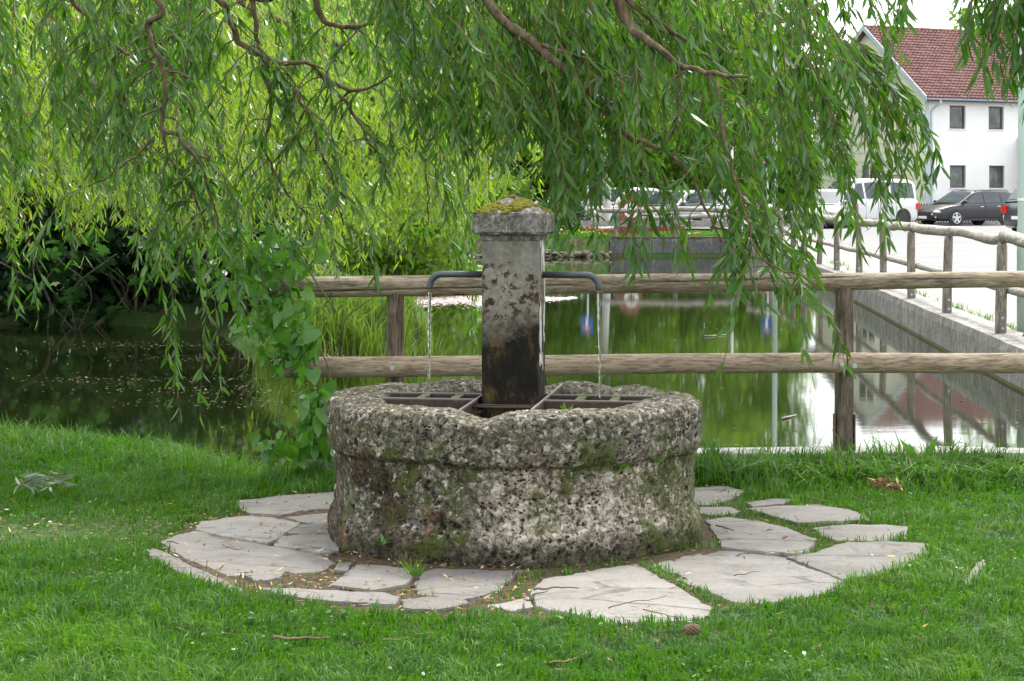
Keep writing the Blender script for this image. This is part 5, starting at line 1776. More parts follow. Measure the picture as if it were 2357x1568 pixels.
# long tufts along the curb and the bank edge
def tufts(name, label, spots, n, hr, wr, mat, spread=0.07, lean=(0.3, 1.2), tmean=0.5, z=None):
    B, H, Wd, Le, T, A = [], [], [], [], [], []
    for (sx, sy, k) in spots:
        m_ = max(1, int(n * k))
        a = rng.uniform(0, 2 * np.pi, m_)
        r = np.abs(rng.normal(0, spread, m_))
        px_, py_ = sx + r * np.cos(a), sy + r * np.sin(a)
        zz = ground_z(px_, py_) - 0.01 if z is None else np.full(m_, z)
        B.append(np.stack([px_, py_, zz], 1))
        H.append(rng.uniform(hr[0], hr[1], m_) * (0.6 + 0.4 * k))
        Wd.append(rng.uniform(wr[0], wr[1], m_))
        Le.append(rng.uniform(lean[0], lean[1], m_))
        A.append(a + rng.normal(0, 0.5, m_))
        T.append(np.clip(rng.normal(tmean, 0.2, m_), 0, 0.94))
    return ob(name, blade_mesh(name, np.concatenate(B), np.concatenate(H), np.concatenate(Wd), np.concatenate(Le), np.concatenate(T), np.concatenate(A)), mat,
              kind="stuff", label=label, category="grass")
sp = [(1.12 + 2.5 * rng.uniform() ** 0.9, rng.uniform(10.05, 10.50), rng.uniform(0.3, 1.1)) for _ in range(170)]
sp += [(rng.uniform(1.2, 3.5), rng.uniform(10.45, 10.56), rng.uniform(0.3, 1.0)) for _ in range(26)]
tufts("long_grass", "long grass tufts along the concrete curb", sp, 50, (0.10, 0.26), (0.005, 0.009), M_GRASS, 0.06, (0.4, 1.5), tmean=0.6)
sp = [(-1.3 - rng.uniform(0, 3.0), 0, rng.uniform(0.3, 1.0)) for _ in range(130)]
sp = [(a, np.interp(a, [-4.2, -2.8, -1.9, -1.4, -1.1], [13.0, 12.5, 11.9, 11.2, 10.75]) - abs(rng.normal(0, 0.18)), k) for a, _, k in sp]
sp += [(rng.uniform(-1.9, -1.0), rng.uniform(10.5, 11.4), rng.uniform(0.5, 1.0)) for _ in range(40)]
tufts("long_grass", "long grass tufts along the natural pond bank", sp, 50, (0.10, 0.32), (0.004, 0.007), M_GRASS, 0.07, tmean=0.55)
# grass in the wall foot on the road side, far bank turf
sp = [(np.interp(yy, [p[1] for p in WALL_FACE], [p[0] for p in WALL_FACE]) + 0.46 + rng.uniform(0, 0.15), yy, rng.uniform(0.3, 1)) for yy in rng.uniform(14, 40, 60)]
tufts("weeds", "grass weeds growing at the back of the pond wall", sp, 26, (0.06, 0.2), (0.006, 0.012), M_GRASS, 0.10, tmean=0.7)
NB_ = 26000
x, y = rng.uniform(-5, 6.3, NB_), rng.uniform(51.6, 60, NB_)
ok = ~((x > 2.4) & (y < 52.8))
x, y = x[ok], y[ok]
ob("bank_grass", blade_mesh("bank_grass", np.stack([x, y, ground_z(x, y) - 0.01], 1), rng.uniform(0.06, 0.22, len(x)), rng.uniform(0.012, 0.03, len(x)), rng.uniform(.2, 1, len(x)), np.clip(rng.normal(.6, .2, len(x)), 0, .94)),
   M_GRASS, kind="stuff", label="sunny grass on the bank across the pond", category="grass")
fl_ = MB()
for i in range(160):
    xx, yy = rng.uniform(-3, 2.6), rng.uniform(51.9, 54.5)
    fl_.sphere((xx, yy, 0.27 + rng.uniform(0.1, 0.26)), 0.018, 5, 4)
fl_.build("yellow_flowers", plain("buttercup_yellow", (0.75, 0.55, 0.03), 0.6, 0.1, 20), kind="stuff", label="small yellow flowers in the far bank grass", category="flowers")

# ------------------------------------------------------------------ leaf litter, twigs
NLIT = 6000
x, y = rng.uniform(-3.2, 3.2, NLIT * 5), rng.uniform(6.0, 10.4, NLIT * 5)
rr = np.hypot(x - FC.x, y - FC.y)
wgt = np.where((rr > .8) & (rr < 1.85), np.where(x < 0.1, 1.0, 0.30), np.where(rr > 1.85, 0.10, 0)) + 0.5 * np.exp(-(((x + 2.2) / 0.9) ** 2 + ((y - 8.75) / 0.3) ** 2))
k = rng.uniform(size=len(x)) < wgt
x, y = x[k][:NLIT], y[k][:NLIT]
onst = on_stone(x, y)
drop = onst & (rng.uniform(size=len(x)) < 0.80)
x, y, onst = x[~drop], y[~drop], onst[~drop]
a = rng.uniform(0, 2 * np.pi, len(x))
dr = np.stack([np.cos(a), np.sin(a), rng.normal(0, 0.12, len(x))], 1)
zz = ground_z(x, y) + np.where(onst, 0.024, 0.012)
nrm = np.tile(np.array([0, 0, 1.0]), (len(x), 1))
b = NB("dry_litter")
t_ = b.attr("tint")
M_LITTER = b.done(b.bsdf(b.ramp(t_, [(0.0, (0.06, 0.032, 0.018)), (0.45, (0.16, 0.085, 0.045)), (0.8, (0.34, 0.22, 0.11)), (0.93, (0.42, 0.36, 0.26)), (1.0, (0.55, 0.42, 0.03))]), 0.8, None, 0.2))
ob("leaf_litter", leaf_mesh("leaf_litter", np.stack([x, y, zz], 1), dr, rng.uniform(0.012, 0.045, len(x)), rng.uniform(0.003, 0.010, len(x)), rng.normal(0, 0.2, len(x)), rng.uniform(0, 1, len(x)), nrm=nrm),
   M_LITTER, kind="stuff", label="dry brown willow leaves scattered over the paving joints", category="leaf litter")
def lay_twig(pts, r, label, mat=None):
    w = []
    for px_, py_ in pts:
        g_ = G(px_, py_, 0.03)
        w.append(Vector((g_[0], g_[1], 0.034 + 0.008 * noise.noise(Vector((px_, py_, 0)) * 0.05))))
    o = w[0].copy()
    cur = catmull([p - o for p in w], 5)
    n_ = len(cur)
    cur = [p + Vector((0, 0, 0.006 * noise.noise(p * 30))) for p in cur]
    e = MB().tube(cur, [0.6 * r * (1 - 0.6 * i / n_) for i in range(n_)], 6, jit=0.0)
    t = e.build("fallen_twig", mat or M_TWIGDRY, None, True)
    t.location = o
    t["label"], t["category"], t["group"] = label, "twig", "fallen twigs"
    return t
M_TWIGDRY = plain("dry_twig", (0.13, 0.085, 0.05), 0.85, 0.3, 20)
M_TWIGDK = plain("dark_twig", (0.09, 0.055, 0.035), 0.85, 0.3, 20)
lay_twig([(1228, 1358), (1270, 1355), (1332, 1351)], 0.008, "thick brown stick across the left corner of the big front flagstone")
lay_twig([(1225, 1370), (1262, 1362)], 0.005, "short stick just below the thick stick on the front flagstone", M_TWIGDK)
lay_twig([(625, 1473), (690, 1474), (760, 1472)], 0.009, "straight bare twig lying in the lawn below the left paving")
lay_twig([(405, 1447), (440, 1455), (520, 1462), (615, 1464)], 0.005, "long thin bent twig in the front left lawn")
lay_twig([(880, 1478), (930, 1470), (995, 1458)], 0.006, "twig slanting up through the front lawn below the fountain")
lay_twig([(1265, 1530), (1310, 1522), (1355, 1508)], 0.007, "forked looking twig at the bottom edge right of centre")
lay_twig([(1400, 1402), (1450, 1392), (1500, 1382), (1535, 1372)], 0.004, "thin pale twig across the middle of the big front flagstone")
lay_twig([(1480, 1404), (1520, 1412), (1560, 1424)], 0.004, "thin twig near the front edge of the big front flagstone", M_TWIGDK)
lay_twig([(384, 1250), (412, 1251)], 0.005, "short dark twig on the left end of the large left flagstone", M_TWIGDK)
lay_twig([(520, 1263), (545, 1266), (560, 1266)], 0.005, "short brown twig in the middle of the large left flagstone")
lay_twig([(1690, 1325), (1720, 1322), (1748, 1319)], 0.004, "thin twig in the middle of the large right flagstone")
lay_twig([(1648, 1212), (1690, 1222)], 0.006, "dark twig at the right foot of the basin", M_TWIGDK)
lay_twig([(1855, 1148), (1885, 1154), (1910, 1157)], 0.005, "brown twig at the grass edge behind the right flagstones", M_TWIGDK)
lay_twig([(200, 1531), (290, 1520), (330, 1500)], 0.005, "thin pale twig in the lower left lawn")
# dry leafy sprig and pine cone
spg = thing("dead_sprig", "dry brown leafy sprig lying in the lawn right of the flagstones", "sprig", G(2010, 1138, 0.03))
g0 = Vector(G(2010, 1138, 0.03)); g1 = Vector(G(2075, 1152, 0.03)) - g0
MB().tube([(0, 0, 0.05), (g1.x * .5, g1.y * .5, 0.06), (g1.x, g1.y, 0.05)], 0.004, 5).build("stem", M_TWIGDK, spg)
k = 90
tt = rng.uniform(0, 1, k)
bs_ = np.stack([g1.x * tt, g1.y * tt + rng.normal(0, .015, k), 0.05 + rng.uniform(0, .03, k)], 1)
ob("dry_leaves", leaf_mesh("dry_leaves", bs_, rng.normal(size=(k, 3)) * np.array([1, 1, .5]), rng.uniform(.02, .045, k), rng.uniform(.008, .015, k), rng.normal(0, .3, k), rng.uniform(.3, .75, k)), M_LITTER, spg, kind="stuff")
pc = thing("pine_cone", "brown pine cone lying in the front lawn", "pine cone", G(1592, 1474, 0.03), 0.3)
core = MB().sphere((0, 0, 0.035), (0.027, 0.013, 0.013), 10, 7)
core.build("core", M_TWIGDK, pc)
sc_ = MB()
for i in range(60):
    u = i / 60 * 1.7 - 0.85
    a = i * 2.4
    r = 0.015 * math.sqrt(max(0.05, 1 - u * u))
    sc_.sphere((u * 0.029, r * math.cos(a), 0.035 + r * math.sin(a)), (0.006, 0.005, 0.005), 5, 4)
sc_.build("scales", M_TWIGDRY, pc, kind="stuff")
# wilted willow spray on the left lawn
ws = thing("fallen_branch", "wilted grey-green willow spray lying in the lawn at the left edge", "branch", G(60, 1135, 0.03))
k = 60
a = rng.normal(-0.4, 0.9, k)
bs_ = np.stack([rng.uniform(-0.05, 0.16, k), rng.normal(0, 0.05, k), rng.uniform(0.03, 0.09, k)], 1)
ob("leaves", leaf_mesh("wilted", bs_, np.stack([np.cos(a), np.sin(a) * .6, rng.normal(0, .15, k)], 1), rng.uniform(.05, .11, k), rng.uniform(.010, .02, k), rng.normal(0, .3, k), rng.uniform(.4, .9, k)),
   leaf_mat("wilted_leaf", (0.06, 0.10, 0.06), (0.13, 0.18, 0.12), (0.22, 0.27, 0.19), (0.2, 0.3, 0.1), 0.2, 0.55, 0.4), ws, kind="stuff")
MB().tube([(-0.06, 0, 0.04), (0.08, 0.02, 0.08), (0.2, -0.04, 0.05)], 0.005, 5).build("stem", M_TWIGDRY, ws)

# ------------------------------------------------------------------ willows
def twig_from_tip(tip, length, lean, wob, seed, n=12):
    """a hanging twig traced from its tip upwards: near-vertical below, bending towards the limb above"""
    pts = []
    p = np.array(tip, float)
    for i in range(n + 1):
        s = i / n
        pts.append(p.copy())
        dirv = np.array([lean[0] * (0.25 + 1.5 * s), lean[1] * (0.25 + 1.5 * s), 1.0]) + wob * np.array([math.sin(seed + 5 * s), math.cos(seed * 1.7 + 4 * s), 0])
        dirv /= np.linalg.norm(dirv)
        p = p + dirv * length / n
    return np.array(pts[::-1])      # from the limb down to the tip

def willow_leaves(twigs, spacing, L, W, tintm, spread=0.75, tones=None):
    B, D, T = [], [], []
    for ti, tw in enumerate(twigs):
        seg = np.linalg.norm(np.diff(tw, axis=0), axis=1)
        s = np.concatenate([[0], np.cumsum(seg)])
        k = max(2, int(s[-1] / spacing))
        u = np.sort(rng.uniform(0.03 * s[-1], s[-1], k))
        u[-2:] = s[-1]
        P_ = np.stack([np.interp(u, s, tw[:, c]) for c in range(3)], 1)
        tg = np.stack([np.interp(u, s, np.gradient(tw[:, c], s)) for c in range(3)], 1)
        a = rng.uniform(0, 2 * np.pi, k)
        out = np.stack([np.cos(a), np.sin(a), np.zeros(k)], 1)
        d = unit(tg * 0.8 + out * spread * rng.uniform(0.3, 1.1, (k, 1)) + np.array([0, 0, -0.42]))
        B.append(P_); D.append(d)
        T.append(np.clip((rng.normal(tintm, 0.13) if tones is None else tones[ti]) + rng.normal(0, 0.16, k), 0, 0.93))
    B, D, T = np.concatenate(B), np.concatenate(D), np.concatenate(T)
    T = np.where(rng.uniform(size=len(T)) < 0.02, 1.0, T)
    n_ = len(B)
    return B, D, rng.uniform(L[0], L[1], n_), rng.uniform(W[0], W[1], n_), rng.normal(0.05, 0.16, n_), T

def thin_tubes(name, twigs, r0, r1, mat, parent, sides=4):
    V, Q = [], []
    o = 0
    for tw in twigs:
        m_ = len(tw)
        a = np.linspace(0, 2 * np.pi, sides, endpoint=False)
        r = np.linspace(r0, r1, m_)[:, None, None]
        ring = np.stack([np.cos(a), np.sin(a), np.zeros(sides)], 1)[None] * r
        tg = np.gradient(tw, axis=0)
        # tilt rings for near-horizontal pieces
        V.append((tw[:, None] + ring).reshape(-1, 3))
        ix = np.arange(m_ * sides).reshape(m_, sides) + o
        nx_ = np.roll(ix, -1, axis=1)
        Q.append(np.stack([ix[:-1], nx_[:-1], nx_[1:], ix[1:]], -1).reshape(-1, 4))
        o += m_ * sides
    V, Q = np.concatenate(V), np.concatenate(Q)
    return ob(name, np_mesh(name, V, Q.ravel(), np.arange(len(Q)) * 4, smooth=True), mat, parent, kind="stuff")

FORKS = []
def limb(parent, pts, r0, r1, root=None, wob=0.012):
    """pts: (photo x, photo y, distance)"""
    w = [Vector(P(*p)) for p in pts]
    if root is not None:
        w = [Vector(r) for r in root] + w
    cur = catmull(w, 7)
    n_ = len(cur)
    cur = [p + Vector((noise.noise(p * 5), noise.noise(p * 5 + Vector((9, 0, 0))), noise.noise(p * 5 + Vector((0, 9, 0))))) * wob for p in cur]
    cur = [p + Vector((noise.noise(p * 16), noise.noise(p * 16 + Vector((3, 0, 0))), noise.noise(p * 16 + Vector((0, 3, 0))))) * 0.014 for p in cur]
    rad = [(r0 + (r1 - r0) * (i / n_) ** 0.8) * (1 + 0.15 * noise.noise(p * 14)) for i, p in enumerate(cur)]
    mb = MB().tube(cur, rad, 9)
    for k in range(4, n_, 3):
        p, r_ = cur[k], rad[k]
        if CH - 1.2 < p.z < 2.9 and rng.uniform() < 0.75:
            sx_ = rng.choice([-1, 1])
            L_ = rng.uniform(0.12, 0.42)
            q1 = p + Vector((sx_ * L_ * 0.35, rng.normal(0, .05), -L_ * rng.uniform(0.05, 0.45)))
            q2 = q1 + Vector((sx_ * L_ * rng.uniform(.1, .4), rng.normal(0, .05), -L_ * rng.uniform(.4, .8)))
            q3 = q2 + Vector((sx_ * L_ * rng.uniform(-.1, .2), 0, -L_ * rng.uniform(.3, .7)))
            cc = catmull([p, q1, q2, q3], 4)
            mb.tube(cc, [max(0.0014, min(r_ * 0.5, 0.005) * (1 - 0.75 * i / len(cc))) for i in range(len(cc))], 5)
            FORKS.append(np.array([tuple(v) for v in cc]))
    mb.build("branch", M_BARK, parent, smooth=True)
    return cur

wf = thing("willow_tree", "weeping willow whose dark leafy strands hang in front over the fountain and fence", "tree", (-6.2, 9.8, 0))
def sub(o, parent):
    o.location = -Vector(parent.location)
    return o
# trunk stands outside the picture on the left
tk = catmull([(-6.2, 9.8, -0.05), (-6.15, 9.8, 0.8), (-6.0, 9.85, 1.9), (-5.6, 9.9, 3.0), (-4.8, 10.0, 4.1)], 6)
trunk = MB().tube(tk, [0.42 - 0.2 * i / len(tk) for i in range(len(tk))], 18, jit=0.1).build("trunk", M_BARK, wf, smooth=True)
hub = (-4.8, 10.0, 4.1)
LIMBS = [
    ([(-4.8, 10.0, 4.1), (-2.4, 9.9, 4.2), (-0.4, 9.9, 3.4)], [(1395, -70, 9.35), (1420, 0, 9.25), (1450, 60, 9.25), (1500, 102, 9.15), (1560, 140, 9.15), (1640, 170, 9.05), (1720, 178, 8.95)], 0.05, 0.007),
    (None, [(1400, -30, 9.35), (1490, 40, 9.35), (1530, 62, 9.35), (1590, 100, 9.35), (1650, 150, 9.45), (1700, 240, 9.45)], 0.015, 0.005),
    (None, [(1640, 172, 9.05), (1662, 230, 9.00), (1668, 310, 8.95), (1690, 400, 8.95), (1712, 480, 8.90), (1745, 580, 8.85), (1800, 620, 8.85), (1880, 655, 8.80)], 0.009, 0.003),
    (None, [(1560, 140, 9.15), (1566, 200, 9.15), (1550, 280, 9.15), (1520, 340, 9.15)], 0.009, 0.003),
    ([(-4.8, 10.0, 4.1), (-2.6, 10.2, 3.9), (-1.0, 10.3, 3.2)], [(1075, -60, 9.75), (1110, -20, 9.75), (1150, 40, 9.65), (1230, 100, 9.65), (1310, 170, 9.55), (1390, 250, 9.55), (1450, 312, 9.45), (1540, 352, 9.35), (1600, 430, 9.35), (1660, 560, 9.25)], 0.045, 0.004),
    (None, [(1230, 100, 9.65), (1310, 122, 9.55), (1400, 160, 9.45), (1470, 190, 9.35)], 0.010, 0.004),
    (None, [(1150, 40, 9.65), (1240, 160, 9.85), (1300, 280, 9.85), (1370, 350, 9.85), (1440, 420, 9.75), (1500, 470, 9.75), (1530, 520, 9.75)], 0.010, 0.003),
    ([(-4.8, 10.0, 4.1), (-3.6, 10.3, 3.5)], [(110, -70, 11.00), (150, -20, 11.00), (190, 30, 11.00), (240, 90, 10.90), (300, 125, 10.90), (400, 165, 10.80), (435, 180, 10.80)], 0.024, 0.005),
    (None, [(310, 118, 11.00), (370, 100, 11.10), (430, 60, 11.20), (470, 20, 11.20)], 0.010, 0.006),
    ([(-4.8, 10.0, 4.1), (-3.6, 11.5, 3.7)], [(320, -40, 10.30), (340, 60, 10.30), (350, 108, 10.30), (371, 150, 10.30), (378, 196, 10.30), (374, 245, 10.30), (376, 301, 10.30), (385, 350, 10.30), (406, 388, 10.30), (434, 427, 10.30), (458, 480, 10.30), (474, 540, 10.30)], 0.020, 0.005),
    (None, [(378, 297, 10.30), (420, 322, 10.20), (448, 357, 10.20), (469, 402, 10.20), (490, 465, 10.20), (506, 545, 10.20)], 0.013, 0.004),
    (None, [(360, 310, 10.30), (330, 340, 10.30), (300, 370, 10.30), (240, 410, 10.30), (200, 430, 10.30)], 0.010, 0.004),
    ([(-4.8, 10.0, 4.1), (-3.4, 12.0, 4.0)], [(440, -60, 10.60), (521, 31, 10.60), (546, 91, 10.60), (563, 108, 10.60), (612, 130, 10.60), (647, 147, 10.60), (693, 143, 10.60), (735, 168, 10.60), (795, 238, 10.60), (830, 290, 10.60), (850, 329, 10.60), (886, 385, 10.60)], 0.024, 0.006),
    (None, [(735, 168, 10.60), (770, 192, 10.60), (812, 210, 10.60), (847, 206, 10.60), (900, 180, 10.60)], 0.016, 0.006),
    ([(-3.4, 12.0, 4.0)], [(560, -60, 10.80), (581, 0, 10.80), (588, 70, 10.80), (602, 122, 10.80), (616, 192, 10.80), (626, 245, 10.80), (614, 297, 10.80), (611, 350, 10.80), (640, 413, 10.80), (675, 462, 10.80), (703, 500, 10.80), (740, 600, 10.80)], 0.019, 0.004),
    (None, [(679, 203, 10.40), (703, 252, 10.40), (728, 308, 10.40), (745, 357, 10.40), (770, 437, 10.40), (790, 520, 10.40)], 0.012, 0.004),
    (None, [(720, -20, 10.70), (740, 40, 10.70), (780, 60, 10.70), (860, 55, 10.70)], 0.02, 0.01),
    (None, [(930, 160, 12.00), (960, 260, 12.00), (975, 330, 12.00), (985, 430, 12.00), (985, 520, 12.00)], 0.008, 0.003),
]
for root, pts, r0, r1 in LIMBS:
    limb(wf, pts, r0, r1, root)
# the branches above were laid out in world space
for ch in wf.children:
    ch.location = -Vector(wf.location)

# how far down the front strands reach, read off the photograph (x, y)
ENV_F = [(-60, 420), (0, 400), (120, 380), (250, 400), (330, 430), (420, 300), (520, 200), (620, 180), (760, 190), (900, 260), (980, 380), (1060, 400), (1100, 430), (1180, 415), (1240, 430),
         (1275, 540), (1300, 520), (1330, 430), (1370, 450), (1400, 420), (1440, 410), (1465, 460), (1490, 460), (1510, 420), (1600, 440), (1650, 470), (1700, 600), (1740, 640), (1790, 650), (1830, 650), (1870, 560),
         (1900, 500), (1940, 520), (1985, 570), (2030, 560), (2060, 430), (2100, 400), (2140, 390), (2165, 370)]
ex, ey = zip(*ENV_F)
twF = [f for f in FORKS]
def front_spot(i):
    if i < 104:
        px = rng.uniform(1000, 2000)
    elif i < 150:
        px = rng.uniform(-120, 470)
    else:
        px = rng.uniform(430, 1060)
    if px > 1860 and rng.uniform() < 0.33:
        px = rng.uniform(1040, 1850)
    return px
for c_i in range(168):
    px0 = front_spot(c_i)
    lim = np.interp(px0, ex, ey)
    top = 50 if px0 < 1900 else 100
    py0 = top + (lim - top) * rng.beta(1.5, 1.0)
    d0 = rng.uniform(9.3, 11.6) if px0 > 900 else rng.uniform(10.4, 13.5)
    l0 = rng.normal(0, 0.12)
    ln0 = rng.uniform(0.5, 1.15)
    for k in range(rng.integers(2, 7)):
        px, py, d = px0 + rng.normal(0, 22), py0 + rng.normal(0, 28), d0 + rng.normal(0, 0.12)
        if 1075 < px < 1270 and py > 400:
            py = rng.uniform(150, 400)
        right = max(0.0, (px - 1850) / 300)
        twF.append(twig_from_tip(P(px, py, d), ln0 * rng.uniform(0.7, 1.2), (-0.26 + l0 - 0.5 * right + rng.normal(0, 0.08), rng.normal(0, 0.1)), 0.06, rng.uniform(0, 6)))
# sprays at the right margin reaching over the house
for (px, py, d, ln, lx) in ((2165, 378, 9.6, 0.75, -0.85), (2150, 395, 9.5, 0.6, -0.7), (2135, 330, 9.7, 0.7, -0.9), (2120, 410, 9.5, 0.7, -0.5), (2085, 420, 9.4, 0.8, -0.45), (2095, 260, 9.8, 0.5, -1.2),
                            (2080, 300, 9.7, 0.6, -0.9), (2090, 345, 9.6, 0.7, -0.8), (2062, 380, 9.6, 0.9, -0.6), (2110, 370, 9.6, 0.7, -0.8), (2050, 470, 9.3, 0.9, -0.4), (2035, 545, 9.3, 0.9, -0.3),
                            (2020, 500, 9.4, 0.9, -0.35), (1985, 560, 9.3, 0.9, -0.3), (2075, 20, 9.6, 0.3, -0.3), (2092, 40, 9.6, 0.3, -0.2), (2055, 150, 9.6, 0.6, -0.4), (2070, 110, 9.7, 0.5, -0.4), (2042, 180, 9.6, 0.5, -0.3),
                            (1890, 658, 9.4, 0.6, -1.5), (1870, 640, 9.4, 0.6, -1.2), (1850, 665, 9.4, 0.5, -1.0), (1815, 660, 9.4, 0.5, -0.8), (1785, 660, 9.4, 0.6, -0.5), (1735, 650, 9.4, 0.7, -0.3), (1700, 655, 9.5, 0.6, -0.2)):
    for q in range(2):
        twF.append(twig_from_tip(P(px + rng.normal(0, 8), py + rng.normal(0, 8), d + rng.normal(0, 0.1)), ln, (lx, rng.normal(0, 0.1)), 0.05, rng.uniform(0, 6)))
# a few long bare strands hanging to the left of the fence end and right of the column
for (px, py, d, ln) in ((400, 905, 10.9, 1.1), (425, 945, 10.9, 0.8), (470, 955, 10.8, 0.9), (500, 880, 10.9, 0.8), (385, 850, 11.0, 0.8), (560, 790, 11.0, 0.9), (600, 730, 11.0, 0.9), (640, 690, 11.2, .9), (535, 730, 11.1, .8),
                        (60, 715, 12.5, 0.7), (80, 730, 12.5, 0.7), (35, 690, 12.5, 0.7), (455, 690, 11.1, 0.6), (300, 560, 11.6, .6), (330, 600, 11.5, .6), (400, 620, 11.5, .6), (230, 540, 11.8, .6), (160, 600, 12.0, .6),
                        (1050, 660, 11.9, 1.1), (1080, 800, 13.5, 1.4), (1060, 640, 12.5, 1.0), (1478, 590, 9.2, 0.9), (1470, 615, 9.2, 0.9), (1290, 560, 9.2, .9), (1375, 570, 9.4, .9)):
    for q in range(1 if px < 1000 else 2):
        twF.append(twig_from_tip(P(px + rng.normal(0, 7), py + rng.normal(0, 10), d + rng.normal(0, 0.1)), ln, (-0.10 + rng.normal(0, 0.06), rng.normal(0, 0.08)), 0.05, rng.uniform(0, 6)))
lv = willow_leaves(twF, 0.027, (0.065, 0.135), (0.012, 0.023), 0.42, 1.0)
sub(ob("leaves", leaf_mesh("willow_front_leaves", *lv), M_WILLOW, wf, kind="stuff"), wf)
sub(thin_tubes("twigs", twF, 0.0032, 0.0012, M_TWIG, wf), wf)
# crown above the picture: shades the lawn, shows in reflections
twC = [twig_from_tip((rng.uniform(-7, 3.4), rng.uniform(8.6, 13.5), rng.uniform(2.7, 4.2)), rng.uniform(0.6, 1.3), (-0.3, 0.05), 0.06, rng.uniform(0, 6), 6) for _ in range(460)]
lv = willow_leaves(twC, 0.045, (0.09, 0.15), (0.014, 0.022), 0.45)
sub(ob("upper_leaves", leaf_mesh("willow_upper_leaves", *lv), M_WILLOW, wf, kind="stuff"), wf)
# spray entering at the top right corner, from a second limb over the camera side
twR = []
for (px, py, d) in ((2235, 120, 7.6), (2260, 165, 7.6), (2285, 185, 7.6), (2310, 170, 7.6), (2330, 175, 7.6), (2350, 160, 7.6), (2225, 70, 7.6), (2250, 100, 7.7), (2275, 120, 7.6), (2300, 130, 7.5), (2325, 150, 7.6), (2345, 110, 7.6), (2215, 95, 7.6), (2362, 230, 7.6), (2375, 200, 7.5), (2390, 150, 7.6), (2295, 80, 7.7), (2340, 60, 7.7),
                    (2085, 8, 7.8), (2060, 0, 7.8)):
    for q in range(2):
        twR.append(twig_from_tip(P(px + rng.normal(0, 6), py + rng.normal(0, 6), d + rng.normal(0, 0.08)), rng.uniform(0.4, 0.7), (0.25 + rng.normal(0, 0.1), 0.0), 0.05, rng.uniform(0, 6)))
lv = willow_leaves(twR, 0.027, (0.08, 0.13), (0.012, 0.018), 0.36)
sub(ob("leaves", leaf_mesh("willow_corner_leaves", *lv), M_WILLOW, wf, kind="stuff"), wf)
sub(thin_tubes("twigs", twR, 0.0032, 0.0012, M_TWIG, wf), wf)
cur = catmull([hub, (-2.0, 8.4, 4.6), (0.8, 7.5, 4.0), (2.1, 7.5, 3.1), (2.6, 7.6, 2.5)], 7)
sub(MB().tube(cur, [0.06 - 0.052 * i / len(cur) for i in range(len(cur))], 8).build("branch", M_BARK, wf, smooth=True), wf)

# second willow over the pond
w2 = thing("willow_tree", "bright weeping willow leaning over the pond behind the log fence", "tree", (-9.5, 24.5, 0.1))
tk = catmull([(0, 0, -0.1), (0.2, 0, 1.5), (0.8, -0.2, 3.5), (2.0, -0.6, 5.5), (3.5, -1.2, 6.6)], 6)
MB().tube(tk, [0.5 - 0.3 * i / len(tk) for i in range(len(tk))], 16, jit=0.1).build("trunk", M_BARK, w2, smooth=True)
for (pts, r0, r1) in (([(0.8, -0.2, 3.5), (3.0, -1.5, 4.3), (5.5, -2.5, 4.0), (7.6, -3.2, 3.0)], 0.14, 0.02), ([(2.0, -0.6, 5.5), (5.0, -1.4, 6.2), (8.0, -2.5, 5.2), (9.6, -3.0, 3.6)], 0.13, 0.02), ([(0.8, -0.2, 3.5), (2.2, -2.0, 4.0), (3.5, -4.0, 3.4)], 0.1, 0.02),
                      ([(0.2, 0, 1.5), (3, -1.5, 2.2), (5.0, -2.5, 2.1), (7.0, -3.0, 1.6)], 0.1, 0.02)):
    c_ = catmull(pts, 8)
    c_ = [p + Vector((noise.noise(p), noise.noise(p + Vector((7, 0, 0))), noise.noise(p + Vector((0, 7, 0))))) * 0.12 for p in c_]
    MB().tube(c_, [r0 + (r1 - r0) * i / len(c_) for i in range(len(c_))], 9, jit=0.1).build("branch", M_BARK, w2, smooth=True)
ENV_B = [(-80, 590), (0, 600), (100, 570), (200, 540), (300, 520), (400, 560), (500, 590), (560, 620), (640, 640), (760, 640), (860, 625), (930, 590), (1000, 570), (1060, 560), (1120, 545), (1200, 470), (1300, 440), (1420, 430)]
bx_, by_ = zip(*ENV_B)
twB, tnB = [], []
for c_i in range(420):
    px0 = rng.uniform(-130, 1130) if c_i < 375 else rng.uniform(1000, 1400)
    lim = np.interp(px0, bx_, by_)
    py0 = -30 + (lim + 30) * rng.beta(1.4, 1.0)
    d0 = rng.uniform(16.0, 23.5) if px0 < 900 else rng.uniform(15.5, 20)
    l0, ln0, t0 = rng.normal(-0.3, 0.3), rng.uniform(0.5, 1.2), rng.normal(0.5, 0.2)
    for k in range(rng.integers(2, 8)):
        twB.append(twig_from_tip(P(px0 + rng.normal(0, 22), py0 + rng.normal(0, 22), d0 + rng.normal(0, 0.2)), ln0 * rng.uniform(.6, 1.2), (l0 + rng.normal(0, 0.15), rng.normal(0, 0.15)), 0.10, rng.uniform(0, 6), 9))
        tnB.append(t0)
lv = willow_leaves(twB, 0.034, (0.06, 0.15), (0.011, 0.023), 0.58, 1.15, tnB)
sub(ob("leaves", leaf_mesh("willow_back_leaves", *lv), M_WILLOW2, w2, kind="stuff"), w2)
sub(thin_tubes("twigs", twB[::2], 0.006, 0.002, M_TWIG, w2, 3), w2)

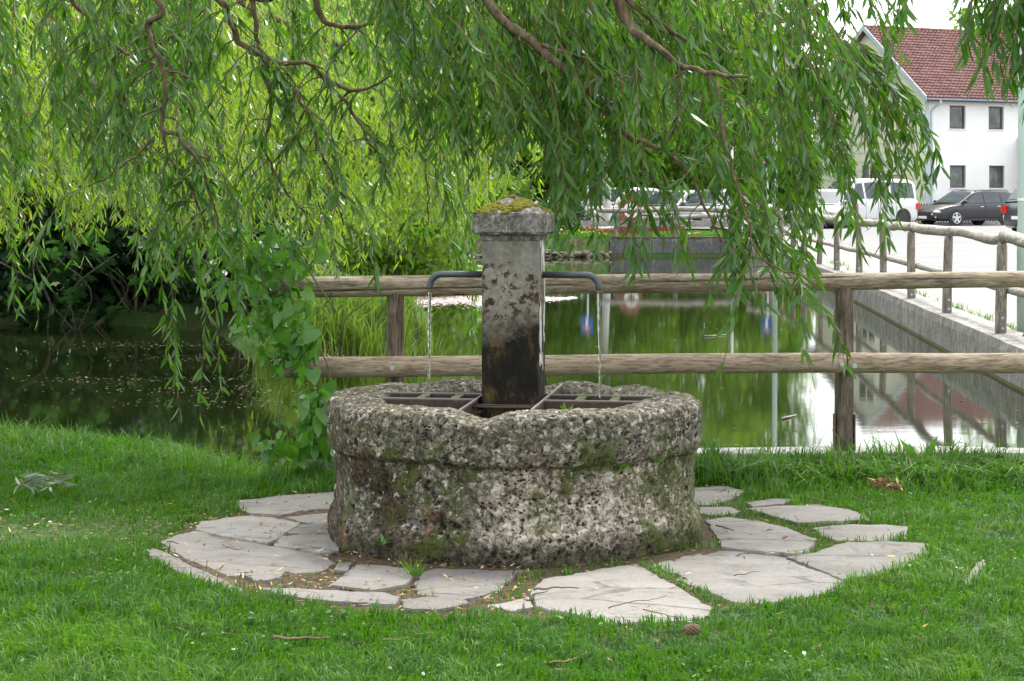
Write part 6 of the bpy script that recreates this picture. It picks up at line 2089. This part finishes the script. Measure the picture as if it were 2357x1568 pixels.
# ------------------------------------------------------------------ trees, shrubs
def clump_leaves(centres, radii, n, size, tintm, droop=0.3):
    """leaf-sized faces filling lumpy crowns"""
    B, T = [], []
    w = np.array([r[0] * r[1] * r[2] for r in radii]) ** (2 / 3)
    w = w / w.sum()
    for c, r, ww in zip(centres, radii, w):
        k = int(n * ww)
        v = unit(rng.normal(size=(k, 3)))
        s = rng.uniform(0.45, 1.0, (k, 1)) ** 0.5
        lump = 1 + 0.22 * np.sin(v[:, :1] * 7 + c[0]) * np.sin(v[:, 1:2] * 6 + c[1]) + 0.18 * np.sin(v[:, 2:] * 9 + c[2])
        B.append(np.array(c) + v * s * np.array(r) * lump)
        T.append(np.clip(rng.normal(tintm, 0.09) + rng.normal(0, 0.15, k) + 0.1 * v[:, 2], 0, 0.93))
    B, T = np.concatenate(B), np.concatenate(T)
    n_ = len(B)
    D = unit(rng.normal(size=(n_, 3)) + np.array([0, 0, -droop]))
    return B, D, rng.uniform(size[0], size[1], n_), rng.uniform(size[0], size[1], n_) * 0.62, rng.normal(0, 0.2, n_), T

def tree(name, label, x, y, h, cr, n, size, mat, tm=0.5, trunk_r=0.18, bark=None, low=0.25, group="trees across the pond", lumps=11):
    t = thing(name, label, "tree", (x, y, 0.05), 0, group)
    tk = catmull([(0, 0, -0.1), (0.1 * rng.normal(), 0, h * 0.25), (0.25 * rng.normal(), 0.1, h * 0.5), (0.3 * rng.normal(), 0, h * 0.85)], 5)
    MB().tube(tk, [trunk_r * (1 - 0.75 * i / len(tk)) for i in range(len(tk))], 9, jit=0.1).build("trunk", bark or M_BARK2, t, smooth=True)
    lb = MB()
    cs, rs = [], []
    for i in range(lumps):
        f = (i + 0.5) / lumps
        z = h * (low + (0.97 - low) * f)
        rr = cr * (0.45 + 0.75 * math.sin(math.pi * (0.18 + 0.78 * f)))
        a = i * 2.4 + rng.uniform(-.5, .5)
        o = rr * rng.uniform(0.30, 0.62)
        c = (o * math.cos(a), o * math.sin(a), z)
        cs.append(c)
        rs.append((rr * rng.uniform(.45, .7), rr * rng.uniform(.45, .7), h * rng.uniform(.09, .15)))
        lb.tube([(0, 0, z * 0.75), (c[0] * .5, c[1] * .5, z * 0.92), c], [trunk_r * .35, trunk_r * .2, 0.02], 5)
    lb.build("limbs", bark or M_BARK2, t)
    ob("crown", leaf_mesh(name + "_crown", *clump_leaves(cs, rs, n, size, tm)), mat, t, kind="stuff")
    return t

tree("tree", "tall bright green tree across the pond above the wooden board sign", 3.2, 88, 15, 5.2, 15000, (0.22, 0.42), M_TREELEAF, 0.6)
tree("tree", "tall dark trunked tree across the pond behind the column cap", -1.2, 84, 16, 5.5, 15000, (0.22, 0.42), M_TREELEAF, 0.5, 0.3)
tree("tree", "tall leafy tree behind the silver estate car", 7.6, 97, 15.0, 4.6, 12000, (0.22, 0.42), M_TREELEAF, 0.62)
tree("birch_tree", "slender tree with pale trunk left of the wooden board sign", 3.4, 70, 11, 2.6, 8000, (0.16, 0.3), M_TREELEAF, 0.66, 0.17, plain("birch_bark", (0.5, 0.49, 0.46), 0.8, 0.25, 6), 0.42)
tree("tree", "broad tree far left behind the bright willow", -9, 70, 16, 6.5, 15000, (0.22, 0.42), M_TREELEAF, 0.5, 0.3)
tree("tree", "broad tree beyond the left bank of the pond", -8.5, 44, 13, 5.0, 15000, (0.16, 0.30), M_TREELEAF, 0.48, 0.3)
tree("tree", "round tree on the left bank behind the dark shrubs", -10.5, 33, 11, 4.5, 15000, (0.13, 0.25), M_TREELEAF, 0.45, 0.28)
tree("tree", "leafy tree leaning over the left bank of the pond", -6.2, 34.5, 9.5, 3.4, 13000, (0.13, 0.24), M_TREELEAF, 0.5, 0.2, None, 0.12)
tree("tree", "tall bright tree behind the willow strands left of the house", 12.4, 106, 17.5, 3.7, 13000, (0.22, 0.42), M_TREELEAF, 0.62, 0.25)
tree("tree", "low bushy tree left of the house gable", 14.6, 116, 10.5, 3.0, 9000, (0.22, 0.42), M_TREELEAF, 0.55, 0.18, None, 0.08)
tree("tree", "tree top showing above the house ridge", 27.5, 112, 12.6, 3.4, 5000, (0.25, 0.45), M_TREELEAF, 0.7)
tree("tree", "broad tree in the gap behind the far rail fence", -4.5, 66, 13, 4.6, 13000, (0.2, 0.38), M_TREELEAF, 0.6, 0.25, None, 0.1)

def shrub(name, label, x, y, rx, ry, h, n, size, mat, tm, group="shrubs around the pond", flowers=None):
    t = thing(name, label, "shrub", (x, y, max(-0.15, float(ground_z(np.array([x]), np.array([y]))[0]))), 0, group)
    st_ = MB()
    cs, rs = [], []
    for i in range(7):
        a = i * 2.4
        c = (rx * 0.55 * math.cos(a), ry * 0.55 * math.sin(a), h * (0.16 + 0.68 * ((i * 0.37) % 1)))
        cs.append(c)
        rs.append((rx * 0.55, ry * 0.55, h * 0.30))
        st_.tube([(0.1 * math.cos(a), 0.1 * math.sin(a), -0.05), (c[0] * .5, c[1] * .5, c[2] * .55), c], [0.03, 0.02, 0.008], 5)
    st_.build("stems", M_BARK2, t)
    ob("foliage", leaf_mesh(name + "_foliage", *clump_leaves(cs, rs, n, size, tm)), mat, t, kind="stuff")
    if flowers:
        k = flowers
        v = unit(rng.normal(size=(k, 3)))
        v[:, 2] = np.abs(v[:, 2])
        B = np.array([0, 0, h * 0.5]) + v * np.array([rx, ry, h * .5])
        ob("blossoms", leaf_mesh("blossoms", B, unit(rng.normal(size=(k, 3))), np.full(k, .12), np.full(k, .1), np.zeros(k), rng.uniform(0, .9, k)),
           leaf_mat("pink_white_blossom", (0.6, 0.5, 0.52), (0.7, 0.62, 0.64), (0.8, 0.76, 0.76), (0.7, 0.5, 0.5), 0.2, 0.6), t, kind="stuff")
    return t
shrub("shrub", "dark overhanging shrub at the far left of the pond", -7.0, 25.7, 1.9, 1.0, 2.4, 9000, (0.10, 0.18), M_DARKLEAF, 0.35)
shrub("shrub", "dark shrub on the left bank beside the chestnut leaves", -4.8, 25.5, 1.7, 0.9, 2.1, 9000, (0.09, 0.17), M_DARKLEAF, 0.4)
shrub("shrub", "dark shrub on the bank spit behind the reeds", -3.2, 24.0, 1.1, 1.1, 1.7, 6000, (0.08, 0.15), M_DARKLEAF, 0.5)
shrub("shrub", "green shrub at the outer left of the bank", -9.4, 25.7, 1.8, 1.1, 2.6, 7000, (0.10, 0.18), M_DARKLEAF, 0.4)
shrub("shrub", "bright bush hanging over the bank below the bright willow", -1.9, 33.0, 1.3, 1.4, 1.6, 5000, (0.09, 0.17), M_TREELEAF, 0.62)
shrub("shrub", "light green bush on the left bank farther back", -2.9, 41, 1.5, 1.6, 1.9, 5000, (0.10, 0.18), M_TREELEAF, 0.7)
shrub("flowering_shrub", "bush with whitish pink blossoms behind the brown rail fence", -1.0, 58.5, 1.7, 1.2, 1.7, 4500, (0.12, 0.22), M_TREELEAF, 0.55, flowers=220)
shrub("shrub", "low dark bush behind the far rail fence left of the bicycle", 0.9, 59.5, 1.4, 1.0, 1.1, 3500, (0.11, 0.2), M_DARKLEAF, 0.6)
for hx, hy, hr, hh, hl in ((-5.6, 77.5, 2.6, 4.6, "tall hedge bush at the far left end of the street"), (-2.2, 79.0, 2.6, 4.8, "hedge bush left of the birch trunk"), (1.2, 81.0, 2.6, 4.9, "hedge bush behind the bicycle"),
                           (4.2, 82.8, 2.5, 5.2, "hedge bush behind the white car"), (7.0, 84.6, 2.5, 5.0, "hedge bush behind the greenish silver estate car"), (9.6, 86.4, 2.3, 5.2, "hedge bush behind the light silver car"), (11.8, 87.6, 1.7, 3.6, "hedge bush beside the blue sign and slim lamp post")):
    shrub("hedge_bush", hl, hx, hy, hr, 1.3, hh, 5200, (0.18, 0.34), M_TREELEAF, 0.5 + rng.uniform(-.1, .15), "hedge along the street")
shrub("shrub", "small green bush beside the foot of the green lamp post", 5.0, 18.2, 0.28, 0.28, 0.36, 700, (0.05, 0.09), M_VINE, 0.6)

# chestnut shoots with large hand-shaped leaves over the dark water
def palm_leaf_mesh(name):
    V, Lp, S = [], [], []
    o = ls = 0
    for i in range(7):
        a = -1.9 + i * 3.8 / 6
        ln = 1.0 - 0.16 * abs(i - 3)
        d = np.array([math.sin(a), math.cos(a), 0])
        sd_ = np.array([math.cos(a), -math.sin(a), 0])
        for t, w, z in ((0.04, 0.02, 0), (0.45, 0.13, 0.03), (0.72, 0.20, 0.0), (0.9, 0.11, -0.05)):
            V += [d * ln * t - sd_ * w * ln + np.array([0, 0, z - .03]), d * ln * t + sd_ * w * ln + np.array([0, 0, z - .03])]
        V.append(d * ln + np.array([0, 0, -0.14]))
        for f in ((0, 1, 3, 2), (2, 3, 5, 4), (4, 5, 7, 6), (6, 7, 8)):
            Lp += [o + q_ for q_ in f]
            S.append(ls)
            ls += len(f)
        o += 9
    return np_mesh(name, np.array(V), Lp, S, np.full(len(V), 0.5), smooth=True)
chm = palm_leaf_mesh("chestnut_leaf")
chm.materials.append(M_DARKLEAF)
ch = thing("chestnut_sapling", "chestnut shoots with large hand-shaped leaves over the dark left water", "shrub", P(180, 760, 24.6))
co = Vector(ch.location)
for i in range(64):
    px, py = rng.normal(185, 70), rng.uniform(540, 735)
    p = Vector(P(px, py, 24.4 + rng.uniform(-.5, .5))) - co
    o = ob("leaf", chm, None, ch)
    o.location = p
    s = rng.uniform(0.11, 0.20)
    o.scale = (s, s, s)
    o.rotation_euler = (rng.uniform(0.2, 1.3), rng.uniform(-.4, .4), rng.uniform(-1.2, 1.2) + math.pi)
for i in range(8):
    a = Vector((rng.normal(0, .25), rng.uniform(0, .8), 0.0))
    MB().tube(catmull([a, a + Vector((rng.normal(0, .2), -0.2, 0.5)), a + Vector((rng.normal(0, .4), -0.5, 0.95))], 4), 0.012, 5).build("stem", M_BARK2, ch)

# reeds on the spit, dead reeds at their foot
sp = [(rng.uniform(-2.55, -0.85), rng.uniform(20.0, 21.6), rng.uniform(0.4, 1.0)) for _ in range(130)]
r_ = tufts("reeds", "bright green reeds and sedge behind the left fence post", sp, 30, (0.45, 0.85), (0.010, 0.020), M_REED, 0.10, (0.1, 0.75), 0.55)
sp = [(rng.uniform(-2.9, -0.75), rng.uniform(19.7, 20.3), rng.uniform(0.4, 1.0)) for _ in range(70)]
tufts("dead_reeds", "dry bleached reed stalks at the foot of the reeds", sp, 22, (0.15, 0.34), (0.008, 0.016), M_STRAW, 0.12, (0.6, 1.9), 0.5)

# floating petals, leaf specks and ripple on the water
def floaters(name, label, n, fn, size, mat, cat):
    x, y = fn(n)
    ok = in_poly(x, y, POND)
    x, y = x[ok], y[ok]
    a = rng.uniform(0, 2 * np.pi, len(x))
    d = np.stack([np.cos(a), np.sin(a), np.zeros(len(x))], 1)
    nm = np.tile(np.array([0, 0, 1.0]), (len(x), 1))
    V, lo, st_ = leaf_arrays(np.stack([x, y, np.full(len(x), WATER + 0.006)], 1), d, rng.uniform(*size, len(x)), rng.uniform(*size, len(x)) * 0.6, rng.normal(0, .05, len(x)), nrm=nm * 20)
    ob(name, np_mesh(name, V, lo, st_, np.repeat(rng.uniform(0, 1, len(x)), 6)), mat, kind="stuff", label=label, category=cat)
b = NB("fallen_petal")
M_PETAL = b.done(b.bsdf(b.ramp(b.attr("tint"), [(0.0, (0.30, 0.13, 0.11)), (0.2, (0.42, 0.27, 0.27)), (0.6, (0.56, 0.46, 0.46)), (1.0, (0.68, 0.62, 0.60))]), 0.7, None, 0.2))
b = NB("floating_speck")
M_SPECK = b.done(b.bsdf(b.ramp(b.attr("tint"), [(0.0, (0.09, 0.065, 0.025)), (0.6, (0.18, 0.15, 0.075)), (1.0, (0.42, 0.39, 0.31))]), 0.7, None, 0.2))
def petals(n):
    x = rng.uniform(-1.55, 1.0, n)
    c = 31.0 + 0.9 * np.clip(x, 0, 1)
    w = np.where(x < 0.0, 1.45, np.clip(0.9 - x * 0.65, 0.12, 1))
    y = c + rng.normal(0, 0.5, n) * w + 0.25 * np.sin(x * 6)
    return x, y
floaters("floating_petals", "raft of pale pink fallen petals on the pond behind the column", 7000, petals, (0.035, 0.075), M_PETAL, "petals")
def specks(n):
    y = 11 + 40 * rng.beta(1, 2.2, n)
    return rng.uniform(-0.32, 0.30, n) * y, y
floaters("floating_specks", "pale specks and leaf bits scattered over the pond", 380, specks, (0.012, 0.05), M_SPECK, "debris")
def weed(n):
    g_ = rng.integers(0, 5, n)
    cx_ = np.array([-3.3, -3.0, -2.6, -1.9, -3.9])[g_]
    cy_ = np.array([18.0, 20.3, 17.0, 16.0, 22.0])[g_]
    return cx_ + rng.normal(0, 0.6, n), cy_ + rng.normal(0, 0.22, n)
floaters("floating_weed", "brownish mats of leaves and weed drifting on the left water", 900, weed, (0.012, 0.04), M_SPECK, "debris")
def sticks(px, py, px2, py2, label):
    a, c_ = Vector(G(px, py, WATER)), Vector(G(px2, py2, WATER))
    t = MB().tube([(0, 0, 0.01), tuple((c_ - a) * 0.5 + Vector((0, 0, 0.008))), tuple((c_ - a) + Vector((0, 0, 0.01)))], [0.009, 0.008, 0.004], 6).build("floating_stick", plain("bleached_stick", (0.26, 0.235, 0.2), 0.8, 0.2, 9), None, True)
    t.location = a
    t["label"], t["category"], t["group"] = label, "stick", "floating sticks"
sticks(1622, 775.5, 1672, 772, "bleached stick floating in the pond right of the water jet")
sticks(1800, 966, 1832, 958, "small bleached stick floating near the right fence post")

# ------------------------------------------------------------------ bindweed on the fence end
def heart_mesh(name, w=1.0):
    o = [(0, 0), (-.22 * w, -.16), (-.45 * w, -.06), (-.50 * w, .2), (-.36 * w, .55), (-.16 * w, .84), (0, 1.05), (.16 * w, .84), (.36 * w, .55), (.50 * w, .2), (.45 * w, -.06), (.22 * w, -.16)]
    V = [(x, y, -0.22 * abs(x) - 0.22 * y * y) for x, y in o] + [(0, .45, .02 - .05)]
    n_ = len(o)
    Lp, S = [], []
    for i in range(n_):
        S.append(len(Lp))
        Lp += [n_, (i + 1) % n_, i]
    return V, Lp, S
variants = []
for i, (w, tt) in enumerate(((1.0, 0.3), (0.85, 0.5), (0.62, 0.62), (0.9, 0.8), (0.5, 0.45))):
    V, Lp, S = heart_mesh("leaf", w)
    me = np_mesh("vine_leaf", np.array(V), Lp, S, np.full(len(V), tt), smooth=True)
    me.materials.append(M_VINE)
    variants.append(me)
vn = thing("bindweed_vine", "bindweed and bramble with heart-shaped leaves climbing over the left fence end", "vine", (-1.18, 10.5, 0.0))
vo = Vector(vn.location)
ZONES = [((682, 800), (42, 34), 46, 10.40, (.05, .09)), ((738, 930), (26, 50), 58, 10.33, (.055, .10)), ((700, 1020), (50, 26), 42, 10.2, (.05, .09)), ((632, 720), (48, 50), 46, 10.45, (.045, .085)), ((610, 580), (60, 40), 48, 10.5, (.045, .085)), ((540, 620), (50, 45), 26, 10.7, (.035, .07)), ((680, 660), (22, 40), 10, 10.5, (.035, .06))]
for (cxy, sxy, k, d, sz) in ZONES:
    for i in range(k):
        px, py = rng.normal(cxy[0], sxy[0]), rng.normal(cxy[1], sxy[1] * 0.8)
        px = min(px, 800 if py > 760 else 790)
        py = min(py, 1065)
        if 730 < px and 600 < py < 880:
            continue
        o = ob("leaf", variants[rng.integers(0, 5)], None, vn)
        o.location = Vector(P(px, py, d + rng.uniform(-.16, .14))) - vo
        s = rng.uniform(sz[0] * 0.7, sz[1] * 1.05)
        o.scale = (s, s, s)
        o.rotation_euler = (rng.normal(-1.3, 0.42), rng.normal(0, 0.5), rng.normal(0, 0.7))
B, T = [], []
for (cxy, sxy, k, d, sz) in ZONES:
    m_ = int(k * 3.2)
    a, c_ = rng.normal(cxy[0], sxy[0] * 0.95, m_), rng.normal(cxy[1], sxy[1] * 0.85, m_)
    dd_ = d + rng.uniform(-.05, .35, m_)
    ok = (c_ < 1060) & (a < 785) & ~((a > 720) & (c_ > 600) & (c_ < 890))
    B.append(np.stack([(a - CX) * dd_ / F, dd_, CH - (c_ - HY) * dd_ / F], 1)[ok])
B = np.concatenate(B) - np.array(vo)
n_ = len(B)
ob("small_leaves", leaf_mesh("vine_small_leaves", B, np.stack([rng.normal(0, .6, n_), rng.normal(-.3, .4, n_), rng.normal(-.6, .5, n_)], 1), rng.uniform(.04, .085, n_), rng.uniform(.022, .05, n_), rng.normal(.1, .2, n_), np.clip(rng.normal(.5, .22, n_), 0, .93)), M_VINE, vn, kind="stuff")
for pts in ([(690, 1060), (720, 980), (735, 900), (720, 820), (690, 740), (660, 640), (640, 560), (600, 500)], [(740, 1050), (750, 960), (760, 880), (745, 820), (700, 760)], [(775, 720), (735, 660), (690, 590), (650, 510)], [(640, 760), (590, 680), (520, 640), (470, 600)], [(700, 700), (650, 650), (600, 600), (540, 570)], [(850, 690), (800, 730), (770, 800)], [(660, 1050), (640, 950), (655, 860)]):
    c_ = catmull([Vector(P(a, b2, 10.45)) - vo for a, b2 in pts], 6)
    MB().tube(c_, [0.006 - 0.003 * i / len(c_) for i in range(len(c_))], 6).build("stem", plain("green_stem", (0.07, 0.10, 0.03), 0.7, 0.3, 10), vn, True)

# ------------------------------------------------------------------ small plants on and around the fountain
def sprout(name, label, pos, n, ln, wd_, spread=0.9, mat=None, tm=0.6):
    t = thing(name, label, "plant", pos)
    a = rng.uniform(0, 2 * np.pi, n)
    D = np.stack([np.cos(a) * spread, np.sin(a) * spread, rng.uniform(0.5, 1.2, n)], 1)
    B = np.stack([rng.normal(0, .008, n), rng.normal(0, .008, n), rng.uniform(0, .01, n)], 1)
    ob("leaves", leaf_mesh(name, B, D, rng.uniform(*ln, n), np.full(n, wd_), rng.normal(-.25, .15, n), np.clip(rng.normal(tm, .15, n), 0, .93)), mat or M_GRASS, t, kind="stuff")
    return t
def on_basin(px, r=0.80, z=0.2):
    r *= 1.03
    th = math.asin(max(-1, min(1, (px - 1182) / 433 * 0.826 / r)))
    return (FC.x + r * math.sin(th), FC.y - r * math.cos(th), z)
sprout("grass_tuft", "grass tuft growing out of the left side of the basin", on_basin(872, 0.765, 0.15), 34, (0.08, 0.26), 0.004, 0.5)
sprout("rim_weed", "small bright weed on the front rim of the basin", on_basin(1300, 0.66, 0.60), 6, (0.03, 0.06), 0.012, 1.0)
sprout("foot_weed", "small green weed with round leaves at the basin foot left of centre", on_basin(905, 0.815, 0.06), 9, (0.03, 0.05), 0.020, 1.2, M_VINE)
sprout("rim_weed", "tiny fern under the right side of the basin lip", on_basin(1482, 0.775, 0.38), 26, (0.02, 0.05), 0.008, 1.2)
sprout("rim_weed", "tiny fern under the basin lip right of centre", on_basin(1410, 0.775, 0.37), 18, (0.02, 0.04), 0.008, 1.2)
sprout("rim_weed", "small grass on the back rim behind the right jet", (0.42, 9.42, 0.60), 18, (0.02, 0.06), 0.004, 0.8)
sprout("grass_tuft", "grass tuft at the joint between the two front flagstones", G(955, 1330, 0.01), 30, (0.05, 0.12), 0.004, 0.8)
sprout("dandelion", "dandelion rosette in the long grass right of the fence post", (2.15, 10.42, 0.03), 9, (0.16, 0.26), 0.045, 0.7, M_VINE, 0.85)
sprout("grass_stalks", "thin dark grass stalks left of the right fence post", (1.60, 10.58, 0.1), 12, (0.18, 0.36), 0.003, 0.35, M_GRASS, 0.1)
